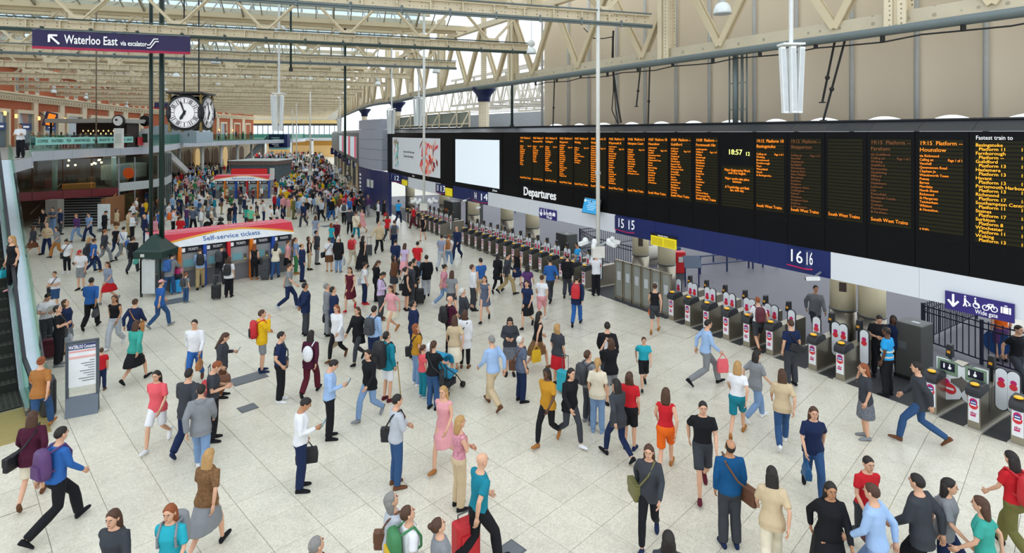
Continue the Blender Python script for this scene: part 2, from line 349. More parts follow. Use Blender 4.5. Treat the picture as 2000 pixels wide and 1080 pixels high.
# ================================================================ departures wall: girder, fabric, posts, columns
def girder():
    e_ = thing('wall_girder', wpt(s_at(1300), .6, 9.5), 'beige lattice girder with grey-green tube running above the departures board', 'girder')
    m = MB(); strip(m, 0, s_at(652), 9.6, 9.98, .55, .09, step=1.); strip(m, 0, s_at(652), 9.6, 9.64, .40, .4, step=1.); m.build('bottom_chord', riveted('riveted_pale', '#c9bfa6', 4., .6), e_)
    m = MB(); n = 190; s1 = s_at(652)
    m.loft([[wpt(s1*i/n, .45+.13*math.cos(t), 9.5+.13*math.sin(t)) for t in [j*math.pi/4 for j in range(8)]] for i in range(n+1)]); m.build('grey_tube', GREENGREY, e_, True)
    m = MB(); strip(m, 0, s_at(652), 13.0, 13.3, .5, .3); m.build('top_chord', STEEL, e_)
    nodes = [1920, 1610, 1385, 1235, 1110]; ss = [s_at(x) for x in nodes]; d = ss[-1]-ss[-2]
    while ss[-1] < s_at(655): ss.append(ss[-1]+3.7)
    ss = [ss[0]-4.2]+ss
    for a, b in zip(ss, ss[1:]):
        c = (a+b)/2
        for s in (a, b):
            m = MB()
            for o in (.5, .68): m.bar(wpt(s, o, 9.8), wpt(c, o, 13.0), .07, .2, wright(s))
            m.bar(wpt(s, .6, 9.8), wpt(c, .6, 13.0), .2, .05, wright(s)); m.build('diagonal', STEELD, e_)
    for px in (1300, 1755, 1000, 860, 800, 757, 726, 703, 686, 674, 665):
        s = s_at(px, .5); m = MB()
        for o in (.4, .78): m.bar(wpt(s-.12, o, 9.6), wpt(s-.12, o, 14.5), .05, .2, wright(s)); m.bar(wpt(s+.2, o, 9.6), wpt(s+.2, o, 14.5), .05, .2, wright(s))
        m.bar(wpt(s+.04, .6, 9.6), wpt(s+.04, .6, 14.5), .3, .3, wright(s)); m.build('post', RIVET, e_)
    m = MB(); pts = [wpt(i*.9, .45, 9.28-.1*(i % 3 == 1)+.04*math.sin(i*2.1)) for i in range(int(s_at(1000)/.9))]; m.path(pts, .022, 5)
    for i in range(0, len(pts), 2): m.box(pts[i]+V((0,0,.08)), (.1,.06,.16))
    m.build('hanging_cable', CABLE, e_)
girder()
FAB = mat('#f6ecda', .8, var=.05, scale=.5, bump=.05)
_nt = FAB.node_tree; _tr = _nt.nodes.new('ShaderNodeBsdfTranslucent'); _tr.inputs[0].default_value = (*lin('#f8eedc'), 1); _mx = _nt.nodes.new('ShaderNodeMixShader'); _mx.inputs[0].default_value = .5
_nt.links.new(_nt.nodes['Principled BSDF'].outputs[0], _mx.inputs[1]); _nt.links.new(_tr.outputs[0], _mx.inputs[2]); _nt.links.new(_mx.outputs[0], _nt.nodes['Material Output'].inputs[0])
wr = thing('wall_right', wpt(s_at(1500), 2.2, 7), 'cream fabric screen wall above the departures board', kind='structure')
posts = [1063, 1114, 1154, 1209, 1264, 1325, 1390, 1478, 1560, 1668, 1795, 1930, 2120, 2400]
for a, b in zip(posts, posts[1:]):
    sa, sb = s_at(a, 2.2), s_at(b, 2.2); m = MB(); n = 12; fr_, bk = [], []
    for i in range(n+1):
        s = sa+(sb-sa)*i/n; u = i/n; zb = 6.95+.62*4*u*(1-u)*.55; bul = -.10*math.sin(math.pi*u)
        fr_ += [wpt(s, 2.2+bul, zb), wpt(s, 2.2+bul, 15.2)]; bk += [wpt(s, 2.23+bul, zb), wpt(s, 2.23+bul, 15.2)]
    fs = []
    for i in range(n): fs += [(2*i, 2*i+1, 2*i+3, 2*i+2)]
    o0 = len(fr_); m.add(fr_+bk, fs+[tuple(o0+j for j in reversed(f)) for f in fs]+[(2*i, 2*i+2, o0+2*i+2, o0+2*i) for i in range(n)]); m.build('fabric_panel', FAB, wr, True)
    m = MB(); m.tube(wpt(sa, 2.06, 6.6), wpt(sa, 2.06, 15), .065, n=10); m.build('post', mat('#b9bab6', .5), wr, True)
for px in (945, 776, 712):
    s = s_at(px, 1.); p = wpt(s, 1.0, 0); t = thing('cast_iron_column', p+V((0,0,5)), {945: 'riveted cream column with navy capital beside the fabric wall', 776: 'riveted cream column with navy capital above the poster screen', 712: 'riveted cream column with navy capital above the grey panel tower'}[px], 'column')
    m = MB(); m.lathe([(.32,3.2),(.32,8.75)], p, 12); m.build('shaft', RIVET, t, True)
    m = MB(); m.lathe([(.34,8.7),(.38,8.75),(.38,8.95),(.5,9.15),(.72,9.4),(.75,9.55)], p, 12); m.build('capital', mat('#16204a', .4), t, True)
    m = MB(); m.bar(p+V((0,0,9.5)), p+V((0,0,14)), .34, .34, (1,0,0)); m.build('upper_post', RIVET, t)
# train shed lattice seen past the fabric wall
for i, (px, off) in enumerate(((1010, 10), (930, 14), (880, 22), (800, 16), (975, 30), (850, 40), (1040, 46))):
    s = s_at(px, 3); t = thing('shed_truss', wpt(s, off, 9), 'pale lattice truss of the train shed, %s of those seen beyond the wall girder' % ORD[i], 'roof truss', 'train shed trusses'); m = MB()
    n = wnorm(s); r = V((n.y, -n.x, 0)); q0 = wpt(s, off, 0)-r*16
    for z in (9.6, 12.2): m.bar(q0+V((0,0,z)), q0+r*40+V((0,0,z)), .18, .2)
    for j in range(20):
        a = q0+r*2*j; m.bar(a+V((0,0,9.6)), a+r+V((0,0,12.2)), .1, .12); m.bar(a+r*2+V((0,0,9.6)), a+r+V((0,0,12.2)), .1, .12)
    m.build('lattice', mat('#d9d2c2', .6), t)
    m = MB()
    for j in range(0, 20, 2): a = q0+r*2*j; m.bar(a+V((0,0,12.2)), a-n*9+V((0,0,14.5)), .1, .14); m.bar(a+V((0,0,9.6)), a-n*8+V((0,0,9.6)), .06, .1)
    m.build('purlin', mat('#b9b3a4', .6), t)
# ================================================================ departures board
def fit(o, maxw):
    pass
def wtext(body, s, z, size, m, parent, name='lettering', off=-.02, align='CENTER', maxw=None, lead=1., ext=.003):
    o = text(body, size, M.Identity(4), m, None, name, align, ext, lead=lead, bold=.012 if size > .3 else 0.); me = o.data
    if maxw and me.vertices:
        xs = [v.co.x for v in me.vertices]; wd = max(xs)-min(xs)
        if wd > maxw:
            for v in me.vertices: v.co.x *= maxw/wd
    me.transform(face_mx(wpt(s, off, z), wright(s)))
    if parent is not None: attach(o, parent)
    return o
def led_screen_material():
    m = bpy.data.materials.new('led_rows'); m.use_nodes = True; nt = m.node_tree; b = nt.nodes['Principled BSDF']; N = nt.nodes.new; L = nt.links.new
    ge = N('ShaderNodeNewGeometry'); sp = N('ShaderNodeSeparateXYZ'); L(ge.outputs['Position'], sp.inputs[0])
    a = N('ShaderNodeMath'); a.operation = 'MULTIPLY'; a.inputs[1].default_value = 1/.0935; L(sp.outputs['Z'], a.inputs[0])
    f = N('ShaderNodeMath'); f.operation = 'FRACT'; L(a.outputs[0], f.inputs[0])
    g = N('ShaderNodeMath'); g.operation = 'GREATER_THAN'; g.inputs[1].default_value = .28; L(f.outputs[0], g.inputs[0])
    x = N('ShaderNodeMix'); x.data_type = 'RGBA'; x.inputs[6].default_value = (*lin('#08080a'), 1); x.inputs[7].default_value = (*lin('#24220f'), 1); L(g.outputs[0], x.inputs[0]); L(x.outputs[2], b.inputs['Base Color']); b.inputs['Roughness'].default_value = .5; b.inputs['Specular IOR Level'].default_value = .15
    return m
LED = led_screen_material()
db = thing('departure_board', wpt(s_at(1450), 0, 3.5), 'long black departures board with orange train listings above the gates', 'departure board')
edges = [2330, 2120, 1893, 1787, 1693, 1611, 1538, 1474, 1406, 1354, 1307, 1263, 1223, 1186.5, 1152, 1120.5, 1091, 1063.5, 1039.5, 1014, 982]
for a, b in zip(edges, edges[1:]):
    sa, sb = s_at(a)+.006, s_at(b)-.006
    m = MB(); strip(m, sa, sb, 4.22, 6.84, 0, .3, step=.6); m.build('board_panel', BOARD, db)
    m = MB(); strip(m, sa, sb, 3.5, 4.2, 0, .3, step=.6); m.build('lower_panel', BOARD, db)
for i, a in enumerate([2330, 2120, 1898, 1790, 1696, 1613, 1540, 1436, 1330, 1263, 1192, 1120, 1063, 1030, 1000, 985, 889]):
    b = [2120, 1898, 1790, 1696, 1613, 1540, 1436, 1330, 1263, 1192, 1120, 1063, 1030, 1000, 985, 889, 757][i]
    m = MB(); strip(m, s_at(a)+.004, s_at(b)-.004, 6.845, 7.12, -.02, .12, top=.42, step=.8); m.build('bevel_panel', BEVEL, db)
m = MB(); strip(m, 0, s_at(757), 7.12, 7.16, .36, .25); m.build('top_edge', BLACKM, db)
TOWNS = 'Vauxhall,Clapham Jn,Earlsfield,Wimbledon,Raynes Park,New Malden,Berrylands,Surbiton,Kingston,Hampton Wick,Teddington,Fulwell,Hampton,Kempton Park,Sunbury,Upper Halliford,Putney,Barnes,Mortlake,Richmond,Woking,Farnborough,Basingstoke,Winchester,Eastleigh,Fareham,Havant,Guildford,Epsom,Dorking,Leatherhead'.split(',')
def tl(i, n): return [TOWNS[(i+k) % len(TOWNS)] for k in range(n)]
SCR = [  # left px, right px, head, destination lines, footer, dim
 (1795,1882,'19:15  Platform --','Hounslow',['via Richmond','Calling at:','Vauxhall','Queenstown Road','Clapham Jn','Wandsworth Town','Putney','Barnes','Mortlake','North Sheen','Richmond','St Margarets','Twickenham','Whitton','& Hounslow.','','','','','a train.'],'',0),
 (1700,1780,'19:15  Platform --','Fareham',['via Guildford','Calling at:','Woking','Guildford','Farncombe','Godalming','Milford','Witley','Haslemere','Liphook','Liss','Petersfield','Rowlands Castle','Havant','Cosham','Portchester','& Fareham.'],'South West Trains',1),
 (1617,1685,'','',[],'South West Trains',2),
 (1544,1604,'19:12  Platform --','Shepperton',['','Calling at:']+tl(0,15)+['& Shepperton.'],'South West Trains',1),
 (1477,1532,'19:12  Platform 10','Basingstoke',['','Calling at:','Woking','Brookwood','Farnborough','Fleet','Winchfield','Hook','& Basingstoke.'],'South West Trains',0),
 (1359,1402,'19:09  Platform --','Portsmouth Hbr',['via Basingstoke','Calling at:','Woking','Farnborough','Basingstoke','Micheldever','Winchester','Shawford','Eastleigh','Hedge End','Botley','Fareham','Portchester','Cosham','Hilsea','Fratton','Portsm & Sthsea','& Portsmouth Hbr.'],'South West Trains',0),
 (1310,1350,'19:09  Platform --','Guildford',['via Epsom','Calling at:','Vauxhall','Clapham Jn','Earlsfield','Wimbledon','Raynes Park','Motspur Park','Worcester Park','Stoneleigh','Ewell West','Epsom','Ashtead','Leatherhead','Bookham','Effingham Jn','Horsley','Clandon'],'South West Trains',0),
 (1266,1304,'19:07  Platform 18','Hounslow',['via Brentford','Calling at:','Vauxhall','Queenstown Road','Clapham Jn','Wandsworth Town','Putney','Barnes','Barnes Bridge','Chiswick','Kew Bridge','Brentford','Syon Lane','Isleworth','& Hounslow.'],'South West Trains',0),
 (1226,1260,'19:06  Platform 3','Hampton Court',['','Calling at:','Vauxhall','Clapham Jn','Earlsfield','Wimbledon','Raynes Park','New Malden','Berrylands','Surbiton','Thames Ditton','& Hampton Court.'],'South West Trains',0),
 (1189,1220,'19:05  Platform 11','Weymouth &',['Southampton','Calling at:']+tl(20,15),'South West Trains',0),
 (1154,1184,'19:05  Platform 13','Woking',['via Surbiton','Calling at:']+tl(1,15),'South West Trains',0),
 (1122,1151,'19:03  Platform 8','Woking',['','Calling at:','Surbiton','Esher','Weybridge','Walton on Thames','Byfleet','West Byfleet','& Woking.'],'South West Trains',0),
 (1093,1119,'19:02  Platform 4','Shepperton',['via Kingston','Calling at:']+tl(0,14),'South West Trains',0),
 (1065,1089,'19:01  Platform 14','Teddington',['','Calling at:']+tl(2,12),'South West Trains',0),
 (1041,1062,'19:00  Platform 9','Portsmouth Hbr',['','Calling at:']+tl(20,8),'South West Trains',0),
 (1016,1039,'19:00  Platform 6','Alton',['','Calling at:']+tl(20,10),'South West Trains',0)]
ZTOP = 6.62; LP = .0935
for a, b, head, dest, lines, foot, dim in SCR:
    sa, sb = s_at(b), s_at(a); sm = (sa+sb)/2; wd = sb-sa
    m = MB(); strip(m, sa, sb, 4.42, ZTOP+.03, -.008, .02, step=.5); scn = m.build('screen', LED, db)
    dm = DIMLED if dim == 1 else ORANGELED
    L0 = sb-.02                                 # left edge in reading direction
    def ln(t, z, size, mt, mw): 
        if t: wtext(t, L0, z, size, mt, scn, 'screen_text', -.02, 'LEFT', mw, lead=LP/size if '\n' in t else 1.)
    ln(head, ZTOP, .135, dm, wd*.94); ln(dest, ZTOP-.16, .135, dm, min(wd*.9, .085*len(dest)*1.0))
    body = '\n'.join(lines); ln(body, ZTOP-.33, .088, dm, wd*.66)
    if len(lines) > 1: wtext('Page 1 of 1', sa+wd*.33, ZTOP-.33-LP, .09, dm, scn, 'screen_text', -.02, 'LEFT', wd*.3)
    ln(foot, 4.42+.2, .13, ORANGELED if dim != 1 or True else dm, wd*.9)
sa, sb = s_at(2050), s_at(1904); m = MB(); strip(m, sa, sb, 4.32, 6.62, -.008, .02, step=.5); scn = m.build('screen', LED, db)
fast = ['Basingstoke','Farnborough','Guildford','Haslemere','Havant','Portsmouth Harbour','Richmond','Southampton Central','Staines','Surbiton','Winchester','Woking']
pl = ['11','--','13','13','13','13','17','11','17','8','11','13']; tms = ['19:05','19:05','19:00','19:00','19:00','19:00','18:58','19:05','18:58','19:02','19:05','19:00']
GOLD = mat('#ffb02a', .5, emit=.95, var=.02)
wtext('\n'.join(x for t, p in zip(fast, pl) for x in (t, '  Platform '+p)), sb-.02, 6.58, .105, GOLD, scn, 'screen_text', -.02, 'LEFT', .95, lead=LP/.105)
wtext('\n'.join(x for t in tms for x in ('', t)), sb-.82, 6.58, .105, GOLD, scn, 'screen_text', -.02, 'LEFT', .3, lead=LP/.105)
wtext('Fastest train to', sb-.02, 6.76, .135, LETTER, db, 'header_lettering', -.012, 'LEFT', .66)
sa, sb = s_at(1472), s_at(1410); m = MB(); strip(m, sa, sb, 4.42, 5.75, -.008, .02, step=.5); scn = m.build('screen', LED, db)
wtext('Major Engineering Work\nuntil 31st August.\n\nMajor works take place\nbetween\n\n# Trowbridge and Bath\nSpa, each day.', (sa+sb)/2, 5.28, .115, ORANGELED, scn, 'screen_text', -.02, 'CENTER', (sb-sa)*.8, lead=.8)
wtext('18:57', (sa+sb)/2+.08, 6.18, .24, mat('#e6f07a', .5, emit=1.6), db, 'clock_digits', -.012, 'CENTER', .58); wtext('12', (sa+sb)/2-.38, 6.14, .17, mat('#e6f07a', .5, emit=1.6), db, 'clock_digits', -.012, 'CENTER', .2)
s = s_at(1054); wtext('Departures', s, 3.86, .60, LETTER, db, 'departures_lettering', -.03, 'CENTER', s_at(1016)-s_at(1094), ext=.012)
# ---------------------------------------------------------------- billboard screen, poster screen
def cased(name, a, b, za, zb, label, cat):
    t = thing(name, wpt(s_at((a+b)/2), 0, za), label, cat); m = MB(); strip(m, s_at(a), s_at(b), za, zb, 0, .3); m.build('casing', BOARD, t); return t
t = cased('billboard_screen', 981, 885, 3.5, 6.84, 'blank white lit billboard screen in black casing left of Departures', 'screen')
m = MB(); strip(m, s_at(975.5), s_at(890), 3.78, 6.42, -.02, .04); m.build('display', mat('#e3eef6', .5, emit=.42, var=.01), t)
wtext('JCDecaux', s_at(967), 3.64, .16, LETTER, t, 'maker_lettering', -.02, 'CENTER', .5)
t = cased('poster_screen', 884.5, 757, 3.5, 6.84, 'lit football poster screen with painted players in black casing', 'screen')
sa, sb = s_at(860), s_at(767); zb0, zt0 = 3.83, 6.45
m = MB(); strip(m, sa, sb, zb0, zt0, -.02, .04); disp = m.build('display', mat('#c9ced2', .5, emit=.25, var=.05, scale=.6), t)
def splash(u0, u1, v0, v1, cols, seed, n=46):
    rr = random.Random(seed); ms = [mat(c, .5, emit=.12, var=.2) for c in cols]; m = MB()
    for i in range(n):
        u = u0+(u1-u0)*(.5+.26*rr.gauss(0, 1)*.7); v = v0+(v1-v0)*rr.random(); m.m = rr.randrange(len(ms)); a = rr.uniform(.5, 2.4); l = rr.uniform(.16, .5); wd_ = rr.uniform(.06, .2)
        s = sb+(sa-sb)*min(max(u, u0), u1); z = zb0+(zt0-zb0)*v; c = wpt(s, -.024-.0006*i, z); r = wright(s); d = r*math.cos(a)+V((0,0,1))*math.sin(a); p = r*math.sin(a)-V((0,0,1))*math.cos(a)
        m.add([c-d*l-p*wd_*.2, c-p*wd_, c+d*l, c+p*wd_], [(0,1,2,3)])
    m.build('printed_figure', ms, disp)
splash(.02, .26, .12, .86, ['#3fb6b8','#7fd0c8','#c98a4a','#8d5a3a','#e9f2ee','#2f9a8a'], 3); splash(.66, .98, .10, .86, ['#e24a35','#f07a5a','#d83a5a','#f2a08a','#8a2a2a','#f4d9cc'], 5, 60)
INKT = mat('#3a3c44', .5)
for tx, u, z, sz in (('Sky Sports and the Premier League', .47, 5.38, .2), ('22 years and counting', .46, 5.05, .28)): wtext(tx, sb+(sa-sb)*u, z, sz, INKT, disp, 'printed_text', -.03, 'CENTER', (sb-sa)*.36)
wtext('JCDecaux', s_at(808), 3.66, .14, LETTER, t, 'maker_lettering', -.02, 'CENTER', .45)
# ---------------------------------------------------------------- fascia under the board
SOFF = mat('#dfe3e8', .55, var=.03, scale=.6)
for px0, px1, mt, lab in ((2330, 1622, SOFF, 'white'), (1622, 1202, NAVY, 'navy'), (1202, 953, SOFF, 'white'), (953, 885, NAVY, 'navy'), (885, 861, BOARD, 'black'), (861, 797, SOFF, 'white'), (797, 757, NAVY, 'navy')):
    m = MB(); a, b = s_at(px0)+.003, s_at(px1)-.003; n = max(1, round((b-a)/2.2)); t = None
    root = thing('trim_1', wpt((a+b)/2, 0, 2.75), '%s fascia band over the ticket gates' % lab, kind='structure')
    for i in range(n):
        m = MB(); strip(m, a+(b-a)*i/n+.003, a+(b-a)*(i+1)/n-.003, 2.75, 3.497, 0, .5, step=.8); m.build('panel', mt, root)
def cube_sign(num, px0, px1, z0, z1, proj, lab):
    sa, sb = s_at(px1), s_at(px0); sm = sa+(sb-sa)*.2; ap = wpt(sm, -(sb-sa)*.16, 0); A, B = wpt(sb, -.01, 0), wpt(sa, -.01, 0)
    t = thing('platform_sign', wpt(sm, 0, z0), lab, 'sign', 'platform number signs'); m = MB()
    m.loft([[V((p.x, p.y, z)) for p in (A, ap, B)] for z in (z0, z1)]); m.build('box', NAVY, t)
    m = MB(); m.loft([[V((p.x, p.y, z)) for p in (A, ap, B)] for z in (z0-.04, z0-.004)]); m.build('magenta_edge', mat('#c2185b', .5), t)
    for p, q in ((A, ap), (ap, B)):
        d = (q-p).normalized(); nn = d.cross(V((0,0,1))); c = (p+q)/2+nn*.01; mx = face_mx(V((c.x, c.y, (z0+z1)/2)), d)
        o = text(num, (z1-z0)*.98, M.Identity(4), LETTER, None, 'numeral', ext=.004); me = o.data; xs = [v.co.x for v in me.vertices]; wd = max(xs)-min(xs)
        k = min(1, (q-p).length*.8/wd)
        for v in me.vertices: v.co.x *= k
        me.transform(mx); attach(o, t)
cube_sign('16', 1537, 1588, 2.93, 3.46, .5, 'navy wedge sign numbered 16 on the navy fascia')
cube_sign('15', 1201, 1240, 2.93, 3.46, .55, 'navy wedge sign numbered 15 beside the white fascia')
cube_sign('14', 921, 953, 2.9, 3.46, .7, 'navy wedge sign numbered 14 under the blank billboard')
cube_sign('13', 851, 870, 2.9, 3.46, .6, 'navy wedge sign numbered 13 between billboard and poster')
cube_sign('12', 764, 784, 2.95, 3.5, .7, 'navy wedge sign numbered 12 under the poster screen')
for i, (n_, px, py) in enumerate((('11', 697, 322), ('10', 685, 316), ('9', 677, 309), ('8', 669, 303), ('7', 661, 299), ('6', 654, 295))):
    Y = 3.8*F/(py-HY); p = P(px, py, Y); wd = 16*Y/F; t = thing('platform_sign', p, 'small navy hanging platform sign, %s of the row under far screens' % ORD[i], 'sign', 'platform number signs')
    MBx = MB().box(p, (wd, .2, wd*.8)); MBx.build('box', INK, t); text(n_, wd*.7, face_mx(p+V((0,-.12,0)), (1,0,0)), LETTER, t, 'numeral')
    MB().tube(p+V((0,0,wd*.4)), p+V((0,0,wd*.4+1.2)), .03).build('hanger', MIDGREY, t)
# yellow notice, wide gate signs, tilted info monitor
def flat_sign(name, px0, px1, z0, z1, mt, lab, off=-.05):
    sa, sb = s_at(px1), s_at(px0); t = thing(name, wpt((sa+sb)/2, 0, z0), lab, 'sign'); m = MB(); strip(m, sa, sb, z0, z1, off, .04, step=3); m.build('plate', mt, t); return t, sa, sb
t, sa, sb = flat_sign('notice_board', 1273, 1322, 2.62, 2.98, YEL, 'yellow notice with small print under the navy fascia beside columns')
m = MB(); strip(m, sa, sb, 2.98, 3.07, -.05, .04, step=3); m.build('header', BLACKM, t); wtext('Security notice', (sa+sb)/2, 3.02, .08, LETTER, t, off=-.06, maxw=.5)
for i in range(7): 
    m = MB(); strip(m, sa+.05, (sa+sb)/2-.03, 2.66+.04*i, 2.672+.04*i, -.054, .004, step=3); strip(m, (sa+sb)/2+.03, sb-.05, 2.66+.04*i, 2.672+.04*i, -.054, .004, step=3); m.build('print_line', mat('#8a7a10', .6), t)
for px0, px1, z0, z1, lab in ((786, 796, 2.8, 3.2, 'small yellow notice under the poster screen near the blue hoarding'), (871, 884, 2.8, 3.3, 'yellow notice under the black casing left of the blank billboard')): flat_sign('notice_board', px0, px1, z0, z1, YEL, lab, -.05)
def wide_gate(px0, px1, z0, z1, lab):
    t, sa, sb = flat_sign('wide_gate_sign', px0, px1, z0, z1, mat('#2d2372', .4, emit=.08), lab, -.06); wd, h_ = sb-sa, z1-z0
    def pt(u, v, k=0): return wpt(sb+(sa-sb)*u, -.068-k, z0+h_*v)
    def shape(name, fn): m = MB(); fn(m); m.build(name, LETTER, t)
    def ln(m, a, b, w_): m.bar(pt(*a), pt(*b), w_, .012, wnorm((sa+sb)/2))
    w_ = h_*.10
    shape('arrow', lambda m: (ln(m, (.13,.9), (.13,.25), w_), ln(m, (.05,.55), (.135,.22), w_), ln(m, (.21,.55), (.125,.22), w_)))
    def walk(m):
        m.ball(pt(.31,.9), h_*.05, 8, 5); ln(m, (.31,.82), (.31,.55), w_*.9); ln(m, (.31,.56), (.285,.35), w_*.6); ln(m, (.31,.56), (.335,.36), w_*.6); ln(m, (.31,.72), (.36,.6), w_*.5); ln(m, (.36,.6), (.39,.42), w_*.4); ln(m, (.36,.42), (.39,.56), w_*.4)
    shape('walking_figure', walk)
    def ring(m, u, v, r): 
        for i in range(10):
            a, b = 2*math.pi*i/10, 2*math.pi*(i+1)/10; k = h_/wd; ln(m, (u+r*k*math.cos(a), v+r*math.sin(a)), (u+r*k*math.cos(b), v+r*math.sin(b)), w_*.4)
    def chair(m): m.ball(pt(.46,.9), h_*.045, 8, 5); ln(m, (.46,.82), (.465,.6), w_*.7); ln(m, (.465,.6), (.5,.6), w_*.6); ln(m, (.5,.6), (.52,.42), w_*.6); ring(m, .475, .53, .14)
    shape('wheelchair_figure', chair)
    def bike(m): ring(m, .61, .52, .14); ring(m, .73, .52, .14); ln(m, (.61,.52), (.65,.74), w_*.4); ln(m, (.65,.74), (.71,.74), w_*.4); ln(m, (.65,.74), (.67,.52), w_*.4); ln(m, (.71,.78), (.73,.52), w_*.4); ln(m, (.67,.52), (.71,.74), w_*.4)
    shape('bicycle_figure', bike)
    def case(m):
        for u0, u1 in ((.82,.845),(.855,.925),(.935,.96)): m.hexa([pt(u0,.42), pt(u1,.42), pt(u1,.42,.006), pt(u0,.42,.006), pt(u0,.75), pt(u1,.75), pt(u1,.75,.006), pt(u0,.75,.006)])
        ln(m, (.872,.82), (.908,.82), w_*.4)
    shape('suitcase_figure', case)
    wtext('Wide gate', sb+(sa-sb)*.62, z0+h_*.2, h_*.34, LETTER, t, off=-.072, maxw=wd*.32)
wide_gate(1848, 1983, 2.66, 3.08, 'purple Wide gate sign with arrow and symbols above gate with broad paddles')
wide_gate(1055, 1088, 2.72, 3.2, 'small distant purple Wide gate sign on the white fascia')
s = s_at(1164); t = thing('information_monitor', wpt(s, -.2, 3.4), 'tilted light blue information monitor hanging below the departures board', 'screen')
r = wright(s); n = wnorm(s); up = (V((0,0,1))-n*-.25).normalized(); up = V((n.x*-.28, n.y*-.28, 1)).normalized()*-1*-1
c = wpt(s, -.25, 3.72); m = MB(); mx = face_mx(c, r, up).to_3x3(); m.box(c, (1.02,.66,.06), mx); m.build('casing', MIDGREY, t)
m = MB(); m.box(c+mx.col[2]*.035, (.96,.6,.01), mx); m.build('display', mat('#2b8fc4', .4, emit=.5), t)
m = MB()
for i in range(6): m.box(c+mx @ V((.04 if i else -.02, .2-.07*i, .044)), (.6-.09*(i % 3), .018, .004), mx)
m.ball(c+mx @ V((-.4,.2,.044)), (.06,.06,.06), 10, 6); m.build('screen_text', mat('#cfe9f5', .5, emit=.4), t)
MB().bar(c+V((0,0,.2)), wpt(s, .05, 3.9), .06, .06).build('bracket', BLACKM, t)
# ---------------------------------------------------------------- beyond the poster: panel tower, hoarding, far screens, gantry
t = thing('panel_tower', wpt(s_at(735), -.3, 3.5), 'tall pale grey panel tower beside the poster screen', 'panel')
sa, sb = s_at(757), s_at(711)
for i in range(5): m = MB(); strip(m, sa, sb, 3.55+.9*i, 3.55+.9*(i+1)-.02, -.5, .9); m.build('panel', mat('#a9adbb', .5, var=.05), t)
t = thing('hoarding', wpt(s_at(735), -.3, 0), 'deep blue hoarding wall under the grey panel tower', 'hoarding')
for i in range(4): m = MB(); a, b = s_at(772), s_at(711); strip(m, a+(b-a)*i/4+.01, a+(b-a)*(i+1)/4-.01, 0, 3.5, -.5, .2); m.build('panel', NAVY, t)
for i in range(6): p = wpt(s_at(714.5), -.53, 2.8-.38*i); MB().box(p, (.05,.5,.2-.05*(i % 2)), frame((0,0,0), wright(s_at(715))).to_3x3() @ M.Rotation(math.pi/2, 3, 'Z')).build('vertical_lettering', LETTER, t)
m = MB()
for i in (0, 1): strip(m, s_at(740-7*i), s_at(735-7*i), 1.9, 2.6, -.54, .03); 
m.build('poster_pair', OFFWHITE, t)
t = thing('far_screen_bank', wpt(s_at(680), 0, 3.5), 'dark bank of far platform screens with pink and white posters', 'screen')
m = MB(); strip(m, s_at(709), s_at(648), 3.5, 6.84, 0, .4); m.build('casing', mat('#4b4d50', .4), t); m = MB(); strip(m, s_at(709), s_at(648), 6.84, 7.15, 0, .2, top=.4); m.build('bevel', BEVEL, t)
for a, b in ((671, 663), (684, 673), (696, 685)):
    m = MB(); strip(m, s_at(a), s_at(b), 4.0, 6.4, -.04, .04); p = m.build('poster', mat('#d7e6ee', .5, emit=.3), t); m = MB(); strip(m, s_at(a), s_at(a)+(s_at(b)-s_at(a))*.25, 4.0, 6.4, -.06, .02); m.build('pink_band', mat('#e0526a', .5, emit=.3), p)
t = thing('far_gate_front', wpt(s_at(690), .6, 0), 'dark far shop and gate front under the far screen bank', 'shop front')
for i, (a, b) in enumerate(zip([711, 700, 690, 681, 673, 666, 660, 655], [700, 690, 681, 673, 666, 660, 655, 648])): m = MB(); strip(m, s_at(a)+.1, s_at(b)-.1, 0, 3.45, .5, .2); m.build('bay_panel', mat(['#3a3026','#6b4a28','#2b2c30','#4a4238'][i % 4], .6, var=.3), t); m = MB(); strip(m, s_at(a)-.1, s_at(a)+.25, 0, 3.5, .3, .3); m.build('pier', CREAM, t)
m = MB(); strip(m, s_at(706), s_at(701), 1.2, 2.6, .4, .1); m.build('amber_sign', mat('#f08a1e', .5, emit=.8), t)
t = thing('maintenance_gantry', wpt(s_at(830), .8, 7.1), 'cream steel gantry with grey infill panels above the poster screen', 'gantry')
for a, b in zip([917, 892, 858, 833, 802, 780], [892, 858, 833, 802, 780, 758]): m = MB(); strip(m, s_at(a, .9)+.03, s_at(b, .9)-.03, 7.2, 8.15, .95, .04); m.build('panel', mat('#8e968c', .6), t)
for z in (7.35, 8.2): m = MB(); strip(m, s_at(917, .8), s_at(758, .8), z, z+.1, .75, .1); m.build('rail', STEEL, t)
for px in (917, 892, 858, 833, 802, 780, 760): s = s_at(px, .8); m = MB(); m.bar(wpt(s, .8, 7.1), wpt(s, .8, 8.3), .1, .1, (1,0,0)); m.bar(wpt(s, .8, 8.2), wpt(s, .2, 7.15), .06, .06); m.build('upright', STEEL, t)
m = MB(); strip(m, s_at(1063, 3.5), s_at(900, 3.5), 6.6, 8.1, 3.5, .1); tag(m.build('trim_2', mat('#cfd5dd', .6)), 'pale parapet behind the riveted column', kind='structure')
